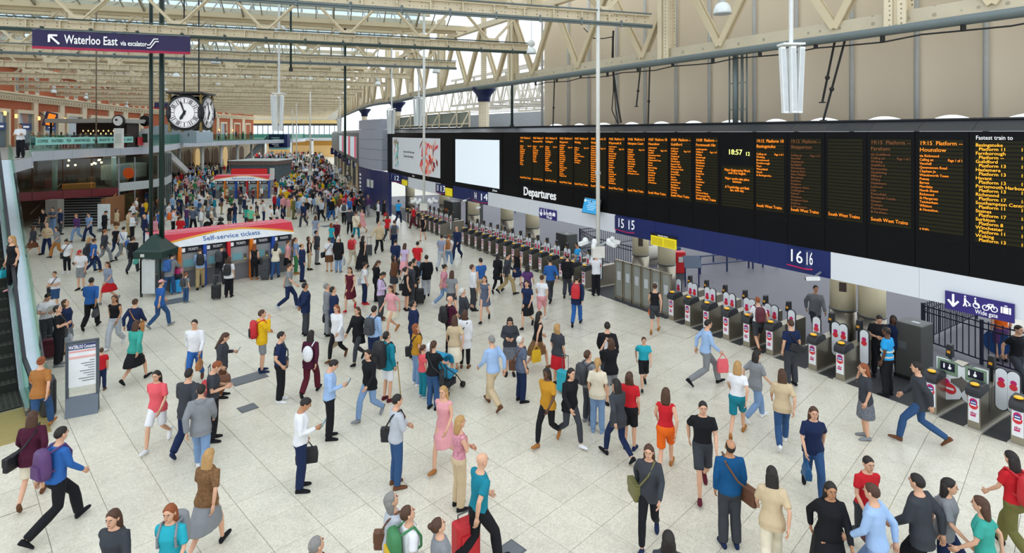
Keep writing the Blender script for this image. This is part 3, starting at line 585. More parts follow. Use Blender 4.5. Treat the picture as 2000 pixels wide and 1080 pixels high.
# ================================================================ columns and things behind the gates
for px, off, lab in ((1646, 2.6, 'cream round column with small portrait sticker behind the ticket gates'), (1703, 2.6, 'cream round column with steel sleeve beside the man in black'), (1251, 3.0, 'cream round column with dark notice under the navy fascia'), (1302, 2.6, 'cream round column with steel sleeve next to red cabinet'), (1040, 3.0, 'cream round column left of the distant railings'), (990, 3.4, 'cream round column beyond gate row under white fascia'), (925, 2.6, 'cream column under platform sign 14'), (868, 3., 'cream column under platform sign 13'), (801, 2., 'cream column beside platform sign 12')):
    s = s_at(px, off); p = wpt(s, off, 0); t = thing('column', p, lab, 'column', 'columns behind the gates'); r = .38 if px > 1100 else .42
    MB().lathe([(r,0),(r,1.25)], p, 28).build('steel_sleeve', STAINLESS, t, True); MB().lathe([(r-.012,1.25),(r-.012,2.95)], p, 28).build('shaft', CREAM, t, True)
    MB().lathe([(r+.012,1.235),(r+.012,1.27)], p, 28).build('collar', MIDGREY, t, True)
    if px in (1646, 1251):
        d = V((-p.x, -p.y, 0)).normalized(); c = p+d*(r-.005)+V((0,0,2.0 if px == 1646 else 1.9)); o = MB().box(c, (.2,.03,.28 if px == 1646 else .4), frame((0,0,0), V((-d.y, d.x, 0))).to_3x3()).build('sticker', mat('#4a3c34', .6, var=.5, scale=14), t)
def railing(pts, lab, h_=1.25, base=.15, step=.17):
    t = thing('railing', V(pts[0]), lab, 'railing'); pts = [V((p[0], p[1], 0)) for p in pts]; NV = mat('#161b33', .4)
    m = MB()
    for a, b in zip(pts, pts[1:]):
        for z in (base, h_-.18, h_): m.bar(a+V((0,0,z)), b+V((0,0,z)), .04, .04)
    m.build('rail', NV, t); bm_ = MB().bar((0,0,base), (0,0,h_+.06), .022, .022, (1,0,0)).mesh('baluster'); bm_.materials.append(NV)
    for a, b in zip(pts, pts[1:]):
        n = max(1, int((b-a).length/step))
        for i in range(n+1):
            o = bpy.data.objects.new('baluster', bm_); C.objects.link(o); o.location = a.lerp(b, i/n); attach(o, t)
    for a in pts: MB().bar(a, a+V((0,0,h_+.08)), .07, .07, (1,0,0)).build('post', NV, t)
railing([(14.9,14.5),(13.8,16.85),(13.25,18.5),(17.0,21.0),(19,17)], 'navy railing enclosure around buffer stops under the Wide gate sign')
railing([(6.4,27.0),(4.4,30.4),(3.9,33.0),(9.5,37)], 'navy railing enclosure behind the white mast box')
def buffer_stop(a, b, lab):
    a, b = V(a), V(b); t = thing('buffer_stop', V((a.x, a.y, 0)), lab, 'buffer stop'); d = (b-a).normalized()
    MB().tube(a, b, .34, .34, 16).build('ram', mat('#c9c4b8', .6, var=.2), t, True); MB().tube(a-d*.14, a, .36, .36, 16).build('end_disc', mat('#1f4a86', .5), t); MB().tube(b, b+d*.3, .22, .42, 16).build('head', mat('#35507e', .5), t)
    q = (a+b)/2; MB().box(V((q.x, q.y, .12)), (1.0,.9,.24)).build('plinth', mat('#8f8b80', .7), t)
buffer_stop((14.6,17.2,.55), (16.6,18.6,.55), 'white cylindrical buffer ram with blue end inside railings'); buffer_stop((6.6,29.2,.6), (8.6,31,.6), 'white buffer ram behind the second railing enclosure'); buffer_stop((15.6,16.2,.55), (17.4,17.4,.55), 'second white buffer ram at the picture edge inside railings')
p = G(1327, 545); t = thing('help_point', p, 'red and white cabinet standing behind the cream columns', 'cabinet'); MB().box(p+V((0,0,.8)), (.5,.4,1.0)).build('body', mat('#d3262b', .4), t, bevel=.05); MB().box(p+V((0,-.21,.95)), (.2,.02,.25)).build('notice', OFFWHITE, t); MB().box(p+V((0,0,.15)), (.4,.3,.3)).build('foot', MIDGREY, t)
p = G(1352, 560); t = thing('timetable_stand', p, 'blue timetable stand beside the red cabinet', 'sign'); MB().box(p+V((0,0,1.1)), (.75,.06,.55), M.Rotation(-.5, 3, 'X')).build('panel', mat('#5b6a80', .4), t)
for dx in (-.3, .3): MB().tube(p+V((dx,0,0)), p+V((dx,.05,1.1)), .03).build('leg', NAVY, t)
for i, (px, py, l, a) in enumerate(((1420, 530, 3.2, .35), (1440, 508, 3.0, .3), (1490, 522, 1.6, .2), (1040, 415, 3, .1), (1075, 412, 2.4, .1))):
    p = G(px, py); t = thing('barrier_rail', p, ['low blue tubular barrier on the platform near the red cabinet', 'low blue barrier further back behind red cabinet', 'short blue barrier at the end of platform clutter', 'blue two-rail barrier beyond distant columns', 'short blue two-rail barrier beside distant Wide gate sign'][i], 'barrier'); d = V((math.cos(a), math.sin(a), 0)); m = MB()
    for z in (.45, .85): m.tube(p-d*l/2+V((0,0,z)), p+d*l/2+V((0,0,z)), .035)
    m.build('rail', mat('#24355f', .4), t)
    for k in (-.5, 0, .5): MB().tube(p+d*l*k, p+d*l*k+V((0,0,.9)), .045).build('post', mat('#24355f', .4), t)
p = G(1420, 505); t = thing('buffer_stop', p, 'grey buffer ram with red beam beyond the barriers', 'buffer stop'); MB().tube(p+V((-1.2,0,.7)), p+V((1.2,.8,.7)), .25, n=14).build('ram', mat('#3e4248', .4), t, True); MB().box(p+V((1.2,1.6,.6)), (2.4,.3,.5)).build('beam', mat('#9c2f2c', .5), t)
for px, py, sx, h_, lab in ((1773, 742, .66, 1.55, 'dark grey equipment cabinet beside staff in blue vest'), (1096, 517, .95, 1.6, 'dark grey equipment cabinet beyond the middle gate row'), (918, 440, 1.5, 2.0, 'dark grey cabinet under platform sign 14'), (875, 437, 1.6, 1.7, 'dark grey hoarding box with orange notice under platform sign 13')):
    p = G(px, py); r = wright(s_at(px)); fr = frame(p, r); t = thing('equipment_cabinet', p, lab, 'cabinet', mx=fr); lb(MB().box((0,.35,h_/2), (sx,.7,h_)), 'body', mat('#4a4b48', .5), t, bevel=.03); lb(MB().box((sx*.1,.3,h_+.004), (.2,.14,.006)), 'label_plate', LGREY, t); lb(MB().box((0,.35,.05), (sx+.04,.74,.1)), 'plinth', BLACKM, t); lb(MB().box((-sx*.2,-.005,h_*.6), (sx*.3,.01,.2)), 'door_plate', MIDGREY if px != 875 else mat('#e07a20', .5), t)
pb = thing('wall_platform', wpt(s_at(830, 12), 12, 0), 'pale glazed platform wall seen between the far columns', kind='structure')
for i in range(14):
    a, b = s_at(930, 12), s_at(750, 12); a, b = a+(b-a)*i/14, a+(b-a)*(i+1)/14; m = MB(); strip(m, a+.05, b-.05, 0, 4.2, 12, .2); m.build('panel', mat(['#b9ad94','#8f9088','#a39a86'][i % 3], .5, var=.15), pb); m = MB(); strip(m, a-.06, a+.06, 0, 4.2, 11.9, .2); m.build('mullion', MIDGREY, pb)
# ================================================================ ticket gates
ADV = [mat('#c9206a', .5), mat('#27418f', .5), mat('#d8303a', .5), mat('#f1f1f4', .5)]
def round_plate(mb, c, w_, h_, th, n=16):  # upright paddle shape with rounded ends in the local xz plane
    pts = []
    for i in range(n+1): t = math.pi*i/n; pts.append((math.cos(t)*w_/2, h_/2-w_/2+math.sin(t)*w_/2))
    for i in range(n+1): t = math.pi+math.pi*i/n; pts.append((math.cos(t)*w_/2, -h_/2+w_/2+math.sin(t)*w_/2))
    mb.loft([[(c[0]+x, c[1]-th/2, c[2]+z) for x, z in pts], [(c[0]+x, c[1]+th/2, c[2]+z) for x, z in pts]])
def make_gate(detail=True):
    t = thing('ticket_gate', (0,0,0), 'x', 'ticket gate', 'ticket gates')
    L_ = 1.75
    lb(MB().hexa([(-.12,0,0),(.12,0,0),(.12,L_,0),(-.12,L_,0),(-.12,0,.86),(.12,0,.86),(.12,L_,.93),(-.12,L_,.93)]), 'cabinet', STAINLESS, t)
    lb(MB().box((0,-.008,.52), (.2,.016,.62)), 'advert_panel', mat('#eef0f4', .4), t)
    m = MB()
    for i, (z, c, r) in enumerate(((.66,0,.075),(.57,2,.085),(.63,1,.06))): m.m = c; m.lathe([(r,0),(r,.004)], (0,-.018-.002*i,z), 14, 'y')
    m.m = 3; m.box((0,-.026,.58), (.11,.004,.03)); m.box((0,-.026,.64), (.09,.004,.025)); m.m = 0; m.box((-.01,-.018,.34), (.1,.004,.035)); m.m = 1; m.box((0,-.018,.79), (.16,.004,.06)); lb(m, 'advert_print', ADV, t)
    if detail: o = text('sky', .09, face_mx((.0,-.024,.40), (1,0,0)), ADV[0], None, 'advert_lettering'); o.parent = t
    m = MB(); prof = [(-.06,.78),(-.09,.86),(-.06,.96),(.05,1.03),(.3,1.05),(.42,1.0),(.46,.92),(.46,.86)]
    m.loft([[(x, y, z) for y, z in prof] for x in (-.145, .145)]); lb(m, 'reader_head', mat('#2b2d31', .4), t, bevel=.02)
    lb(MB().lathe([(.085,0),(.085,.02),(.07,.032)], (0,.05,1.035), 16), 'reader_pad', mat('#f0b51e', .4, emit=.2), t, True)
    m = MB(); m.bar((0,1.0,.9), (0,1.0,1.35), .07, .07, (0,1,0)); m.hexa([(-.075,.93,1.2),(.075,.93,1.2),(.075,1.07,1.2),(-.075,1.07,1.2),(-.06,.95,1.5),(.06,.95,1.5),(.06,1.07,1.52),(-.06,1.07,1.52)]); lb(m, 'indicator_post', mat('#232529', .4), t, bevel=.01)
    lb(MB().box((0,.92,1.33), (.07,.012,.06)), 'indicator_light', mat('#c78a2a', .4, emit=.3), t)
    for sx in (-1, 1):
        m = MB(); round_plate(m, (sx*.28,.72,.88), .26, 1.0, .028); pd = lb(m, 'paddle', mat('#26282c', .4), t)
        m = MB(); round_plate(m, (sx*.28,.70,.88), .22, .95, .018); d = m.build('paddle_face', mat('#e6ebef', .4)); d.parent = pd
        m = MB(); 
        for i, (z, c) in enumerate(((1.1,0),(1.0,2))): m.m = c; m.lathe([(.06+.015*i,0),(.06+.015*i,.004)], (sx*.28,.688-.003*i,z), 12, 'y')
        d = m.build('paddle_print', ADV); d.parent = pd
    lb(MB().box((0,L_/2,.02), (.34,L_+.1,.04)), 'kick_plate', mat('#c9c5ba', .4, .3), t)
    return t
gate0 = make_gate(); used = [False]
def place_gate(s, lab):
    n = wnorm(s); mx = frame(wpt(s, 0, 0), wright(s))
    if not used[0]:
        used[0] = True; gate0.matrix_basis = mx; WM[gate0.name] = mx; gate0['label'] = lab; return gate0
    return copytree(gate0, mx, lab)
near = [1311, 1343, 1379, 1418, 1458, 1503, 1587, 1641, 1818, 1902, 1988]
for i, px in enumerate(near):
    gt = place_gate(s_at(px), 'steel ticket gate, %s in the near row counting from the glazed barrier' % ORD[i])
    if px in (1818, 1902):
        for ch in list(gt.children):
            if ch.name.startswith('paddle') and (px == 1818 or ch.data.vertices[0].co.x < 0):
                for g_ in list(ch.children): bpy.data.objects.remove(g_)
                bpy.data.objects.remove(ch)
s = s_at(1140); i = 0
while s < s_at(893): place_gate(s, 'steel ticket gate, %s in the middle row counting from the white mast' % ORD[i]); s += .83; i += 1
s = s_at(858); i = 0
while s < s_at(792): place_gate(s, 'steel ticket gate, %s in the far row under the poster screen' % ORD[i]); s += .83; i += 1
# broad paddles of the wide gate
for px, sgn, lab in ((1836, 1, 'green and white wide-gate paddle with wheelchair symbol'), (1886, -1, 'green and white wide-gate paddle with luggage symbol')):
    s = s_at(px); fr = frame(wpt(s, .5, 0), wright(s)); t = thing('wide_gate_paddle', (0,0,0), lab, 'gate paddle', 'wide gate paddles', mx=fr)
    pts = [(-.27,.35),(-.05,.3),(.22,.42),(.27,.55),(.2,.66),(.03,.74),(.03,.84),(.2,.92),(.27,1.0),(.25,1.2),(-.05,1.3),(-.27,1.3)]; pts = [(x*sgn, z) for x, z in pts]
    m = MB(); m.loft([[(x*1.04, -.02, .8+(z-.8)*1.03) for x, z in pts], [(x*1.04, .02, .8+(z-.8)*1.03) for x, z in pts]]); lb(m, 'edge', mat('#3b4a40', .4), t)
    m = MB(); m.loft([[(x, -.026, z) for x, z in pts], [(x, -.02, z) for x, z in pts]]); lb(m, 'face', mat('#e8ecef', .4), t)
    lb(MB().box((-.03*sgn,-.03,1.1), (.42,.012,.34)), 'green_band', mat('#7d957c', .5), t); lb(MB().box((-.03*sgn,-.038,1.12), (.3,.01,.2)), 'symbol_plate', mat('#14162e', .4), t)
    m = MB(); m.m = 0; m.lathe([(.1,0),(.1,.004)], (-.08*sgn,-.03,.72), 14, 'y'); m.m = 2; m.lathe([(.13,0),(.13,.004)], (.02*sgn,-.034,.6), 14, 'y'); m.m = 3; m.box((.02*sgn,-.04,.6), (.16,.004,.05)); m.m = 0; m.box((-.14*sgn,-.03,.45), (.14,.004,.05)); lb(m, 'advert_print', ADV, t)
    m = MB(); m.ball((-.1,-.045,1.17), .015, 8, 5); m.box((-.1,-.045,1.11), (.03,.004,.08)); m.lathe([(.035,0),(.035,.004)], (.02,-.045,1.1), 10, 'y'); m.box((.02,-.047,1.16), (.02,.004,.06)); lb(m, 'symbols', LETTER, t)
# grey glazed barrier between the gate rows
t = thing('glazed_barrier', wpt(s_at(1250), 0, 0), 'grey framed glass barrier panels between the gate rows', 'barrier'); sa, sb = s_at(1302), s_at(1192); n = 6
for i in range(n):
    a, b = sa+(sb-sa)*i/n+.02, sa+(sb-sa)*(i+1)/n-.02; m = MB(); strip(m, a, b, .12, 1.55, .25, .03, step=2); p = m.build('panel', mat('#8f928c', .25, .1, var=.15, scale=1.2), t)
    m = MB()
    for z in (.08, 1.55): strip(m, a, b, z, z+.06, .22, .09, step=2)
    for q in (a, b-.05): strip(m, q, q+.05, 0, 1.6, .22, .09, step=2)
    m.build('panel_frame', STAINLESS, t)
    m = MB(); strip(m, a+.5*(b-a)-.1, a+.5*(b-a)+.1, .8, 1.15, .24, .01, step=2); o = m.build('notice', LGREY); attach(o, t)
# security cameras on the fascia
for px, z, lab in ((1603, 2.78, 'white bullet security camera at the end of the navy fascia'), (918, 2.85, 'white security camera below platform sign 14'), (945, 2.62, 'lower white security camera beside platform sign 14'), (752, 2.9, 'white security camera on the blue hoarding')):
    s = s_at(px); p = wpt(s, -.35, z); r = wright(s); t = thing('security_camera', p, lab, 'camera'); MB().bar(p-r*-.16, p+r*-.2+V((0,0,-.08)), .11, .11).build('housing', WHITE, t, bevel=.015); MB().bar(p-r*.2+V((0,0,-.08)), p-r*.23+V((0,0,-.09)), .08, .08).build('lens', BLACKM, t); MB().bar(p, wpt(s, 0, z+.1), .04, .04).build('bracket', GREY, t)
# ================================================================ left: brick facade
def fp(px, z, off=0.):
    k = (px-1000)/F
    for a, b in zip(FAC, FAC[1:]):
        fa, fb = a.x-k*a.y, b.x-k*b.y
        if fa*fb <= 0 or b is FAC[-1]:
            p = a.lerp(b, fa/(fa-fb)); d = (b-a).normalized(); n = V((d.y, -d.x)); return V((p.x+n.x*off, p.y+n.y*off, z))
def fbox(mb, a, b, z0, z1, off, th):
    return mb.hexa([fp(a,z0,off), fp(b,z0,off), fp(b,z0,off-th), fp(a,z0,off-th), fp(a,z1,off), fp(b,z1,off), fp(b,z1,off-th), fp(a,z1,off-th)])
BRICK = mat('#b5613d', .8, var=.22, scale=3.); STONE = mat('#e6d6b8', .75, var=.08, scale=1.); SHOPBLUE = mat('#1d3f7d', .5); WARM = mat('#ffc37a', .5, emit=1.6)
kn = [-700, -300, 1, 120, 249, 330, 414, 495]
wl = thing('wall_left', fp(200, 0), 'red brick and pale stone facade along the concourse', kind='structure')
for a, b in zip(kn, kn[1:]):
    fbox(MB(), a, b, 4.8, 16, 0, .4).build('brickwork', BRICK, wl); fbox(MB(), a, b, 0, 4.8, 0, .4).build('stone_base', STONE, wl)
    m = MB(); fbox(m, a, b, 9.85, 10.2, .25, .3); fbox(m, a, b, 10.2, 10.45, .5, .55); fbox(m, a, b, 10.45, 10.6, .7, .75); m.build('cornice', STONE, wl)
    m = MB(); fbox(m, a, b, 13.0, 13.4, .3, .35); m.build('string_course', STONE, wl)
m = MB(); px = -60.
while px < 490: fbox(m, px, px+2.2, 10.02, 10.2, .45, .2); px += 5.2
tag(m.build('dentil', mat('#f0e2c4', .7), wl), kind='stuff')
for px in (-30, 66, 118, 162, 215, 243, 275, 335, 365, 395, 424, 450, 474): fbox(MB(), px-5 if px < 250 else px-2.5, px+4 if px < 250 else px+2.5, 4.8, 9.9, .22, .25).build('pilaster', STONE, wl)
wn = 0
for a, b, nm in ((-20, 10, 1), (31, 60, 1), (82, 108, 1), (128, 156, ''), (176, 206, ''), (250, 268, ''), (340, 352, ''), (374, 384, ''), (401, 410, ''), (430, 440, ''), (456, 466, ''), (478, 486, '')):
    wn += 1; t = thing('window_%d' % wn, fp((a+b)/2, 5.5), 'stone framed shop window in the brick facade', kind='structure'); k = .12*(b-a)
    m = MB(); fbox(m, a-k, b+k, 8.7, 9.05, .3, .3); fbox(m, a-k, a, 5.5, 8.7, .3, .3); fbox(m, b, b+k, 5.5, 8.7, .3, .3); m.build('window_frame', STONE, t)
    fbox(MB(), a, b, 5.5, 8.7, .06, .05).build('pane', mat('#6f7f86', .12, var=.3, scale=.5), t)
    if nm:
        fbox(MB(), a+k, b-k, 7.1, 7.75, .22, .1).build('shop_sign', SHOPBLUE, t); fbox(MB(), (a+b)/2-k*1.6, (a+b)/2+k*1.6, 7.33, 7.5, .24, .02).build('sign_lettering', LETTER, t)
for i, px in enumerate((-8, 31, 50, 71, 129, 147, 172, 192, 215, 228, 260, 272, 284, 345, 356, 368, 381, 398, 409, 421, 436, 448, 461)):
    wn += 1; wd = 3.4 if px < 240 else 2.0; t = thing('window_%d' % wn, fp(px, 10.9), 'upper sash window in the brick facade', kind='structure')
    m = MB(); fbox(m, px-wd, px+wd, 10.7, 12.7, .1, .1); m.build('window_frame', STONE, t); fbox(MB(), px-wd*.7, px+wd*.7, 10.9, 12.5, .13, .05).build('pane', mat('#8d979c', .15, var=.3), t); m = MB(); fbox(m, px-.25, px+.25, 10.9, 12.5, .16, .04); fbox(m, px-wd*.7, px+wd*.7, 11.65, 11.75, .16, .04); m.build('sash', OFFWHITE, t)
wn0 = 0
for px in (348, 366, 384, 402, 420, 438, 455, 470):
    wn0 += 1; t = thing('door_%d' % wn0, fp(px, 0), 'stone arch on the ground floor of the facade', kind='structure'); m = MB(); a, b = fp(px-6,0,.2), fp(px+6,0,.2); d = (b-a); n = 10
    arc = [a+V((0,0,0)), a+V((0,0,3.0))]+[a.lerp(b, .5-.5*math.cos(math.pi*i/n))+V((0,0,3.0+1.3*math.sin(math.pi*i/n))) for i in range(1, n)]+[b+V((0,0,3.0)), b]
    inner = [((p-(a+b)/2)*.8) for p in arc]; inner = [V((q.x, q.y, p.z*.93))+V(((a+b)/2).xy).to_3d() for p, q in zip(arc, inner)]
    m.add(arc+inner, [(i, i+1, i+1+len(arc), i+len(arc)) for i in range(len(arc)-1)]); m.build('arch_stone', mat('#f1e4c8', .7), t)
    m = MB(); m.add(inner, [tuple(range(len(inner)))]); m.build('opening', mat('#6b5138', .6, emit=.12) if wn0 % 3 else mat('#e9c88a', .6, emit=.5), t)
for i, (px, z) in enumerate(((-2, 8.6), (20, 8.4), (66, 8.3), (118, 8.3), (340, 7.6), (360, 7.5), (392, 7.5), (424, 7.4), (450, 7.4))):
    c = fp(px, z, .45); t = thing('wall_lantern', c, 'warm glowing wall lantern, %s along the brick facade' % ORD[i], 'lamp', 'wall lanterns'); MB().lathe([(.05,-.2),(.1,-.18),(.12,.1),(.05,.2)], c, 8).build('glow', WARM, t); MB().bar(c, fp(px, z, .2), .06, .06).build('bracket', BLACKM, t)
c = fp(75, 8.2, 1.0); t = thing('neon_sign', c, 'tilted orange neon sign hanging between shop windows on the facade', 'sign'); mr = frame((0,0,0), (.8,.6,0)).to_3x3() @ M.Rotation(.25, 3, 'Y'); MB().box(c, (1.0,.3,1.5), mr).build('box', mat('#3a2b52', .5), t); MB().box(c+mr @ V((.06,-.17,0)), (.6,.05,1.2), mr).build('orange_face', mat('#f0861c', .5, emit=.7), t); MB().bar(c, fp(75, 8.9, .1), .06, .06).build('bracket', BLACKM, t)
# ---------------------------------------------------------------- far end of the concourse
we = thing('wall_far', (-66, 168, 0), 'far end wall with bright window band and lit shops', kind='structure')
def eb(a, b, z0, z1, m, name, y=168., th=.5): return MB().box(((a+b)/2, y+th/2, (z0+z1)/2), (b-a, th, z1-z0)).build(name, m, we)
eb(-82, -50, 10.6, 16, mat('#b9b6aa', .7), 'upper_panel'); eb(-82, -50, 9.6, 10.6, mat('#d8b878', .6), 'cream_beam', 167.6); eb(-82, -50, 9.0, 9.6, mat('#3c3a34', .7), 'dark_band', 167.8); eb(-82, -50, 6.2, 9.0, mat('#dfeaf2', .4, emit=.9), 'window_band')
for i in range(22): eb(-82+i*1.5, -82+i*1.5+.12, 6.2, 9.0, MIDGREY, 'mullion', 167.7, .3)
eb(-82, -50, 4.7, 5.5, LGREY, 'gallery_edge', 160, 8); eb(-82, -50, 5.5, 6.5, mat('#4f7d74', .3), 'gallery_balustrade', 160, .1); eb(-82, -71.5, 0, 4.7, mat('#6d5f4c', .7), 'shop_dark'); eb(-71.5, -50, 3.2, 4.7, mat('#b98a3c', .6, emit=.25), 'shop_upper', 167.5); eb(-71.5, -50, 0, 3.2, mat('#d9b478', .6, emit=.3), 'shop_lit', 167.3)
for x in (-77, -69, -62, -56): eb(x, x+.5, 0, 5, OFFWHITE, 'pier', 160, .5)
# ---------------------------------------------------------------- gallery (mezzanine)
ZF = 5.54; SLAB = mat('#c3c8d2', .5, var=.05, scale=.5)
bal = [(-20.3,22.0), (-25.96,31), (-32.3,38.5), (-33.2,45), (-33.6,52.7), (-38,64), (-44.5,78), (-45.5,95), (-44,115), (-48,133)]
back = [(-59,133), (-57.5,112), (-56,85), (-45.5,52), (-41,38), (-33,22)]
ga_ = thing('mezzanine', (-33,45,ZF), 'curving pale mezzanine gallery with glass balustrade on the facade side', 'gallery')
m = MB(); m.prism([*reversed(back), *reversed(bal)] if False else [*bal, *back], ZF-.62, ZF-.03); m.build('slab', SLAB, ga_); m = MB(); m.prism([*bal, *back], ZF-.03, ZF); m.build('deck', mat('#9d9a92', .6), ga_)
def along(pts, step):
    out = []
    for a, b in zip(pts, pts[1:]):
        a, b = V(a), V(b); n = max(1, round((b-a).length/step)); out += [(a.lerp(b, i/n), a.lerp(b, (i+1)/n)) for i in range(n)]
    return out
for a, b in along(bal[1:], 2.0):
    d = (b-a).normalized(); n = V((d.y, -d.x)); a2, b2 = a+d*.012, b-d*.012
    MB().hexa([V((p.x+n.x*o, p.y+n.y*o, z)) for z in (ZF-.64, ZF+.02) for p, o in ((a2,.0),(b2,.0),(b2,.06),(a2,.06))]).build('fascia_panel', SLAB, ga_)
    i_ = -.06; MB().hexa([V((p.x+n.x*o, p.y+n.y*o, z)) for z in (ZF+.02, ZF+1.1) for p, o in ((a2,i_),(b2,i_),(b2,i_+.015),(a2,i_+.015))]).build('glass_panel', glass_teal if 'glass_teal' in globals() else globals().setdefault('glass_teal', glass('balustrade_glass', '#cdebe0', .10, .05)), ga_)
m = MB()
for a, b in along(bal[1:], 4.0): m.bar(V((*a, ZF+1.12)), V((*b, ZF+1.12)), .05, .03)
m.build('handrail', mat('#3c5a54', .4), ga_)
for px, Y in ((107, 42.3), (222, 45.6)):
    p = P(px, 300, Y); MB().tube((p.x,p.y,2.4), (p.x,p.y,ZF-.6), .16, n=12).build('round_support', mat('#c6d8cf', .4), ga_, True)
for px, Y in ((350, 84), (395, 86), (432, 92), (463, 98), (491, 106), (514, 115)): p = P(px, 300, Y); MB().tube((p.x,p.y,0), (p.x,p.y,ZF-.6), .22, n=10).build('round_support', OFFWHITE, ga_, True)
# aqua menu strip on the cafe glazing
mb_ = thing('menu_banner', (-32.3,38.5,ZF), 'aqua banner reading coffee pastries tea sandwiches along gallery glass', 'banner'); words = 'COFFEE   PASTRIES   TEA   SANDWICHES   AND   BAGUETTES   WRAPS   CAKES   SALAD'
a, b, c_ = V((-32.25,38.7)), V((-33.1,45)), V((-33.45,50.5))
for (p, q), wds in (((a, b), 'COFFEE    PASTRIES    TEA    SANDWICHES'), ((b, c_), 'AND   BAGUETTES   WRAPS   CAKES   SALAD')):
    d = (q-p).normalized(); n = V((d.y, -d.x)); MB().hexa([V((r.x+n.x*o, r.y+n.y*o, z)) for z in (5.98, 6.5) for r, o in ((p,.075),(q,.075),(q,.085),(p,.085))]).build('strip', mat('#8fd0c6', .5, emit=.1), mb_)
    c = (p+q)/2+n*.1; o = text(wds, .3, M.Identity(4), mat('#2f4a48', .5), None, 'lettering'); xs = [v.co.x for v in o.data.vertices]; kk = (q-p).length*.94/(max(xs)-min(xs))
    for v in o.data.vertices: v.co.x *= kk
    o.data.transform(face_mx(V((c.x, c.y, 6.24)), V((d.x, d.y, 0)))); attach(o, mb_)
m = MB(); d = V((-33.6,52.7))-V((-33.2,45)); MB().hexa([V((x, y, z)) for z in (5.7, 6.45) for x, y in ((-33.3,51.0),(-33.45,52.2),(-33.43,52.2),(-33.28,51.0))]).build('red_panel', mat('#c8323c', .5), mb_)
# cafe kiosk and round totems on the gallery
p = P(188, 262, 50); ck = thing('cafe_kiosk', (p.x,p.y,ZF), 'gallery cafe bar with long grey canopy and dark counter', 'kiosk')
MB().box((p.x,p.y,7.85), (6.4,3.2,.34)).build('canopy', mat('#a9a79f', .5), ck); MB().box((p.x+.6,p.y+.6,6.6), (4.4,1.6,2.1)).build('bar_body', mat('#2c211a', .6, var=.4, scale=2), ck)
for i in range(14): MB().box((p.x-1.2+.22*i,p.y-.22,6.75+.25*(i % 2)), (.09,.02,.14)).build('lit_bottle', mat('#ffdf9a', .5, emit=1.2), ck)
for dx in (-2.9, 2.9): MB().box((p.x+dx,p.y-1.3,6.6), (.12,.12,2.2)).build('post', BLACKM, ck)
for px, Y, dk, lab in ((232, 47.5, 0, 'white totem with round black ringed sign on the gallery'), (284, 52, 1, 'white totem with round black sign beside the dark green post')):
    q = P(px, 236, Y); t = thing('round_sign_totem', (q.x,q.y,ZF), lab, 'sign'); MB().box((q.x,q.y,(ZF+7.2)/2), (.75,.14,7.2-ZF)).build('totem_board', WHITE, t); MB().lathe([(.5,-.1),(.5,.1)], (q.x,q.y,q.z), 24, 'y').build('ring', BLACKM, t); MB().lathe([(.4 if not dk else .1,.1),(.4 if not dk else .1,.125)], (q.x,q.y,q.z), 24, 'y').build('dial', WHITE, t)
    MB().lathe([(.1,.125),(.09,.15)], (q.x-.12,q.y,q.z+.08), 10, 'y').build('emblem', BLACKM, t); MB().box((q.x,q.y-.08,6.35), (.5,.02,.8)).build('menu', OFFWHITE if not dk else mat('#24443c', .5), t)
q = P(346, 251, 74); t = thing('glazed_pavilion', (q.x,q.y,ZF), 'blue grey curved pavilion box on the gallery behind the clock', 'pavilion'); n = 12
m = MB(); m.loft([[(q.x-3.6+7.2*i/n, y, ZF) for i in range(n+1)]+[(q.x+3.6-7.2*i/n, y, 7.0+.9*math.sin(math.pi*(1-i/n))) for i in range(n+1)] for y in (q.y-2, q.y+2)]); m.build('shell', mat('#a3b6c2', .4), t); MB().box((q.x+2.6,q.y-2.02,6.6), (.1,.05,.4)).build('vent', MIDGREY, t)
# ---------------------------------------------------------------- under the gallery: shop, stairs
sh = thing('stair_shop', (-32,44,0), 'dark shop interior behind glass with red band above the stairs', 'shop')
A_, B_ = V((-35.2,39.4)), V((-30.3,44.2)); dd = (B_-A_).normalized(); nn = V((dd.y, -dd.x))
def sbx(u0, u1, z0, z1, off, th): return MB().hexa([V((p.x+nn.x*o, p.y+nn.y*o, z)) for z in (z0, z1) for p, o in ((A_.lerp(B_,u0),off),(A_.lerp(B_,u1),off),(A_.lerp(B_,u1),off-th),(A_.lerp(B_,u0),off-th))])
for i in range(4): sbx(i/4+.002, (i+1)/4-.002, 2.02, 2.62, 0, .2).build('red_band', mat('#701820', .3, var=.06), sh); sbx(i/4+.004, (i+1)/4-.004, 2.62, 4.9, 0, .03).build('glass_pane', DARKGLASS, sh)
sbx(-.1, 1.0, 0, 4.9, -6.5, .3).build('back_wall', mat('#5b3d28', .7, var=.3, scale=.8), sh); sbx(-.1, 1, 2.3, 2.55, -1.2, 5.2).build('upper_floor', mat('#4a3a2e', .7), sh)
sbx(.0, .12, 2.6, 4.9, -2.0, .2).build('brown_wall', mat('#93582a', .7, var=.2), sh); sbx(.02, .09, 3.4, 3.9, -1.98, .02).build('small_notice', OFFWHITE, sh)
rr = random.Random(4); WL = mat('#ffcf8a', .5, emit=30.)
for i in range(16):
    u, o = rr.random(), -1.5-4*rr.random(); c = A_.lerp(B_, u)+nn*o; MB().ball((c.x,c.y,4.2+.5*rr.random()), .07, 8, 5).build('pendant_light', WL, sh)
for i in range(9):
    u = .1+.1*i; sbx(u, u+.07, 2.6, 3.1+.5*rr.random(), -3.4-rr.random(), .6).build('shop_shelf', mat(rr.choice(['#6a3a22','#7a5a38','#3a2c22','#8a3a2a']), .7, var=.4, scale=4), sh)
sbx(.52, .8, 2.62, 3.0, -.5, 1.).build('orange_counter', mat('#c8752a', .5, emit=.15), sh)
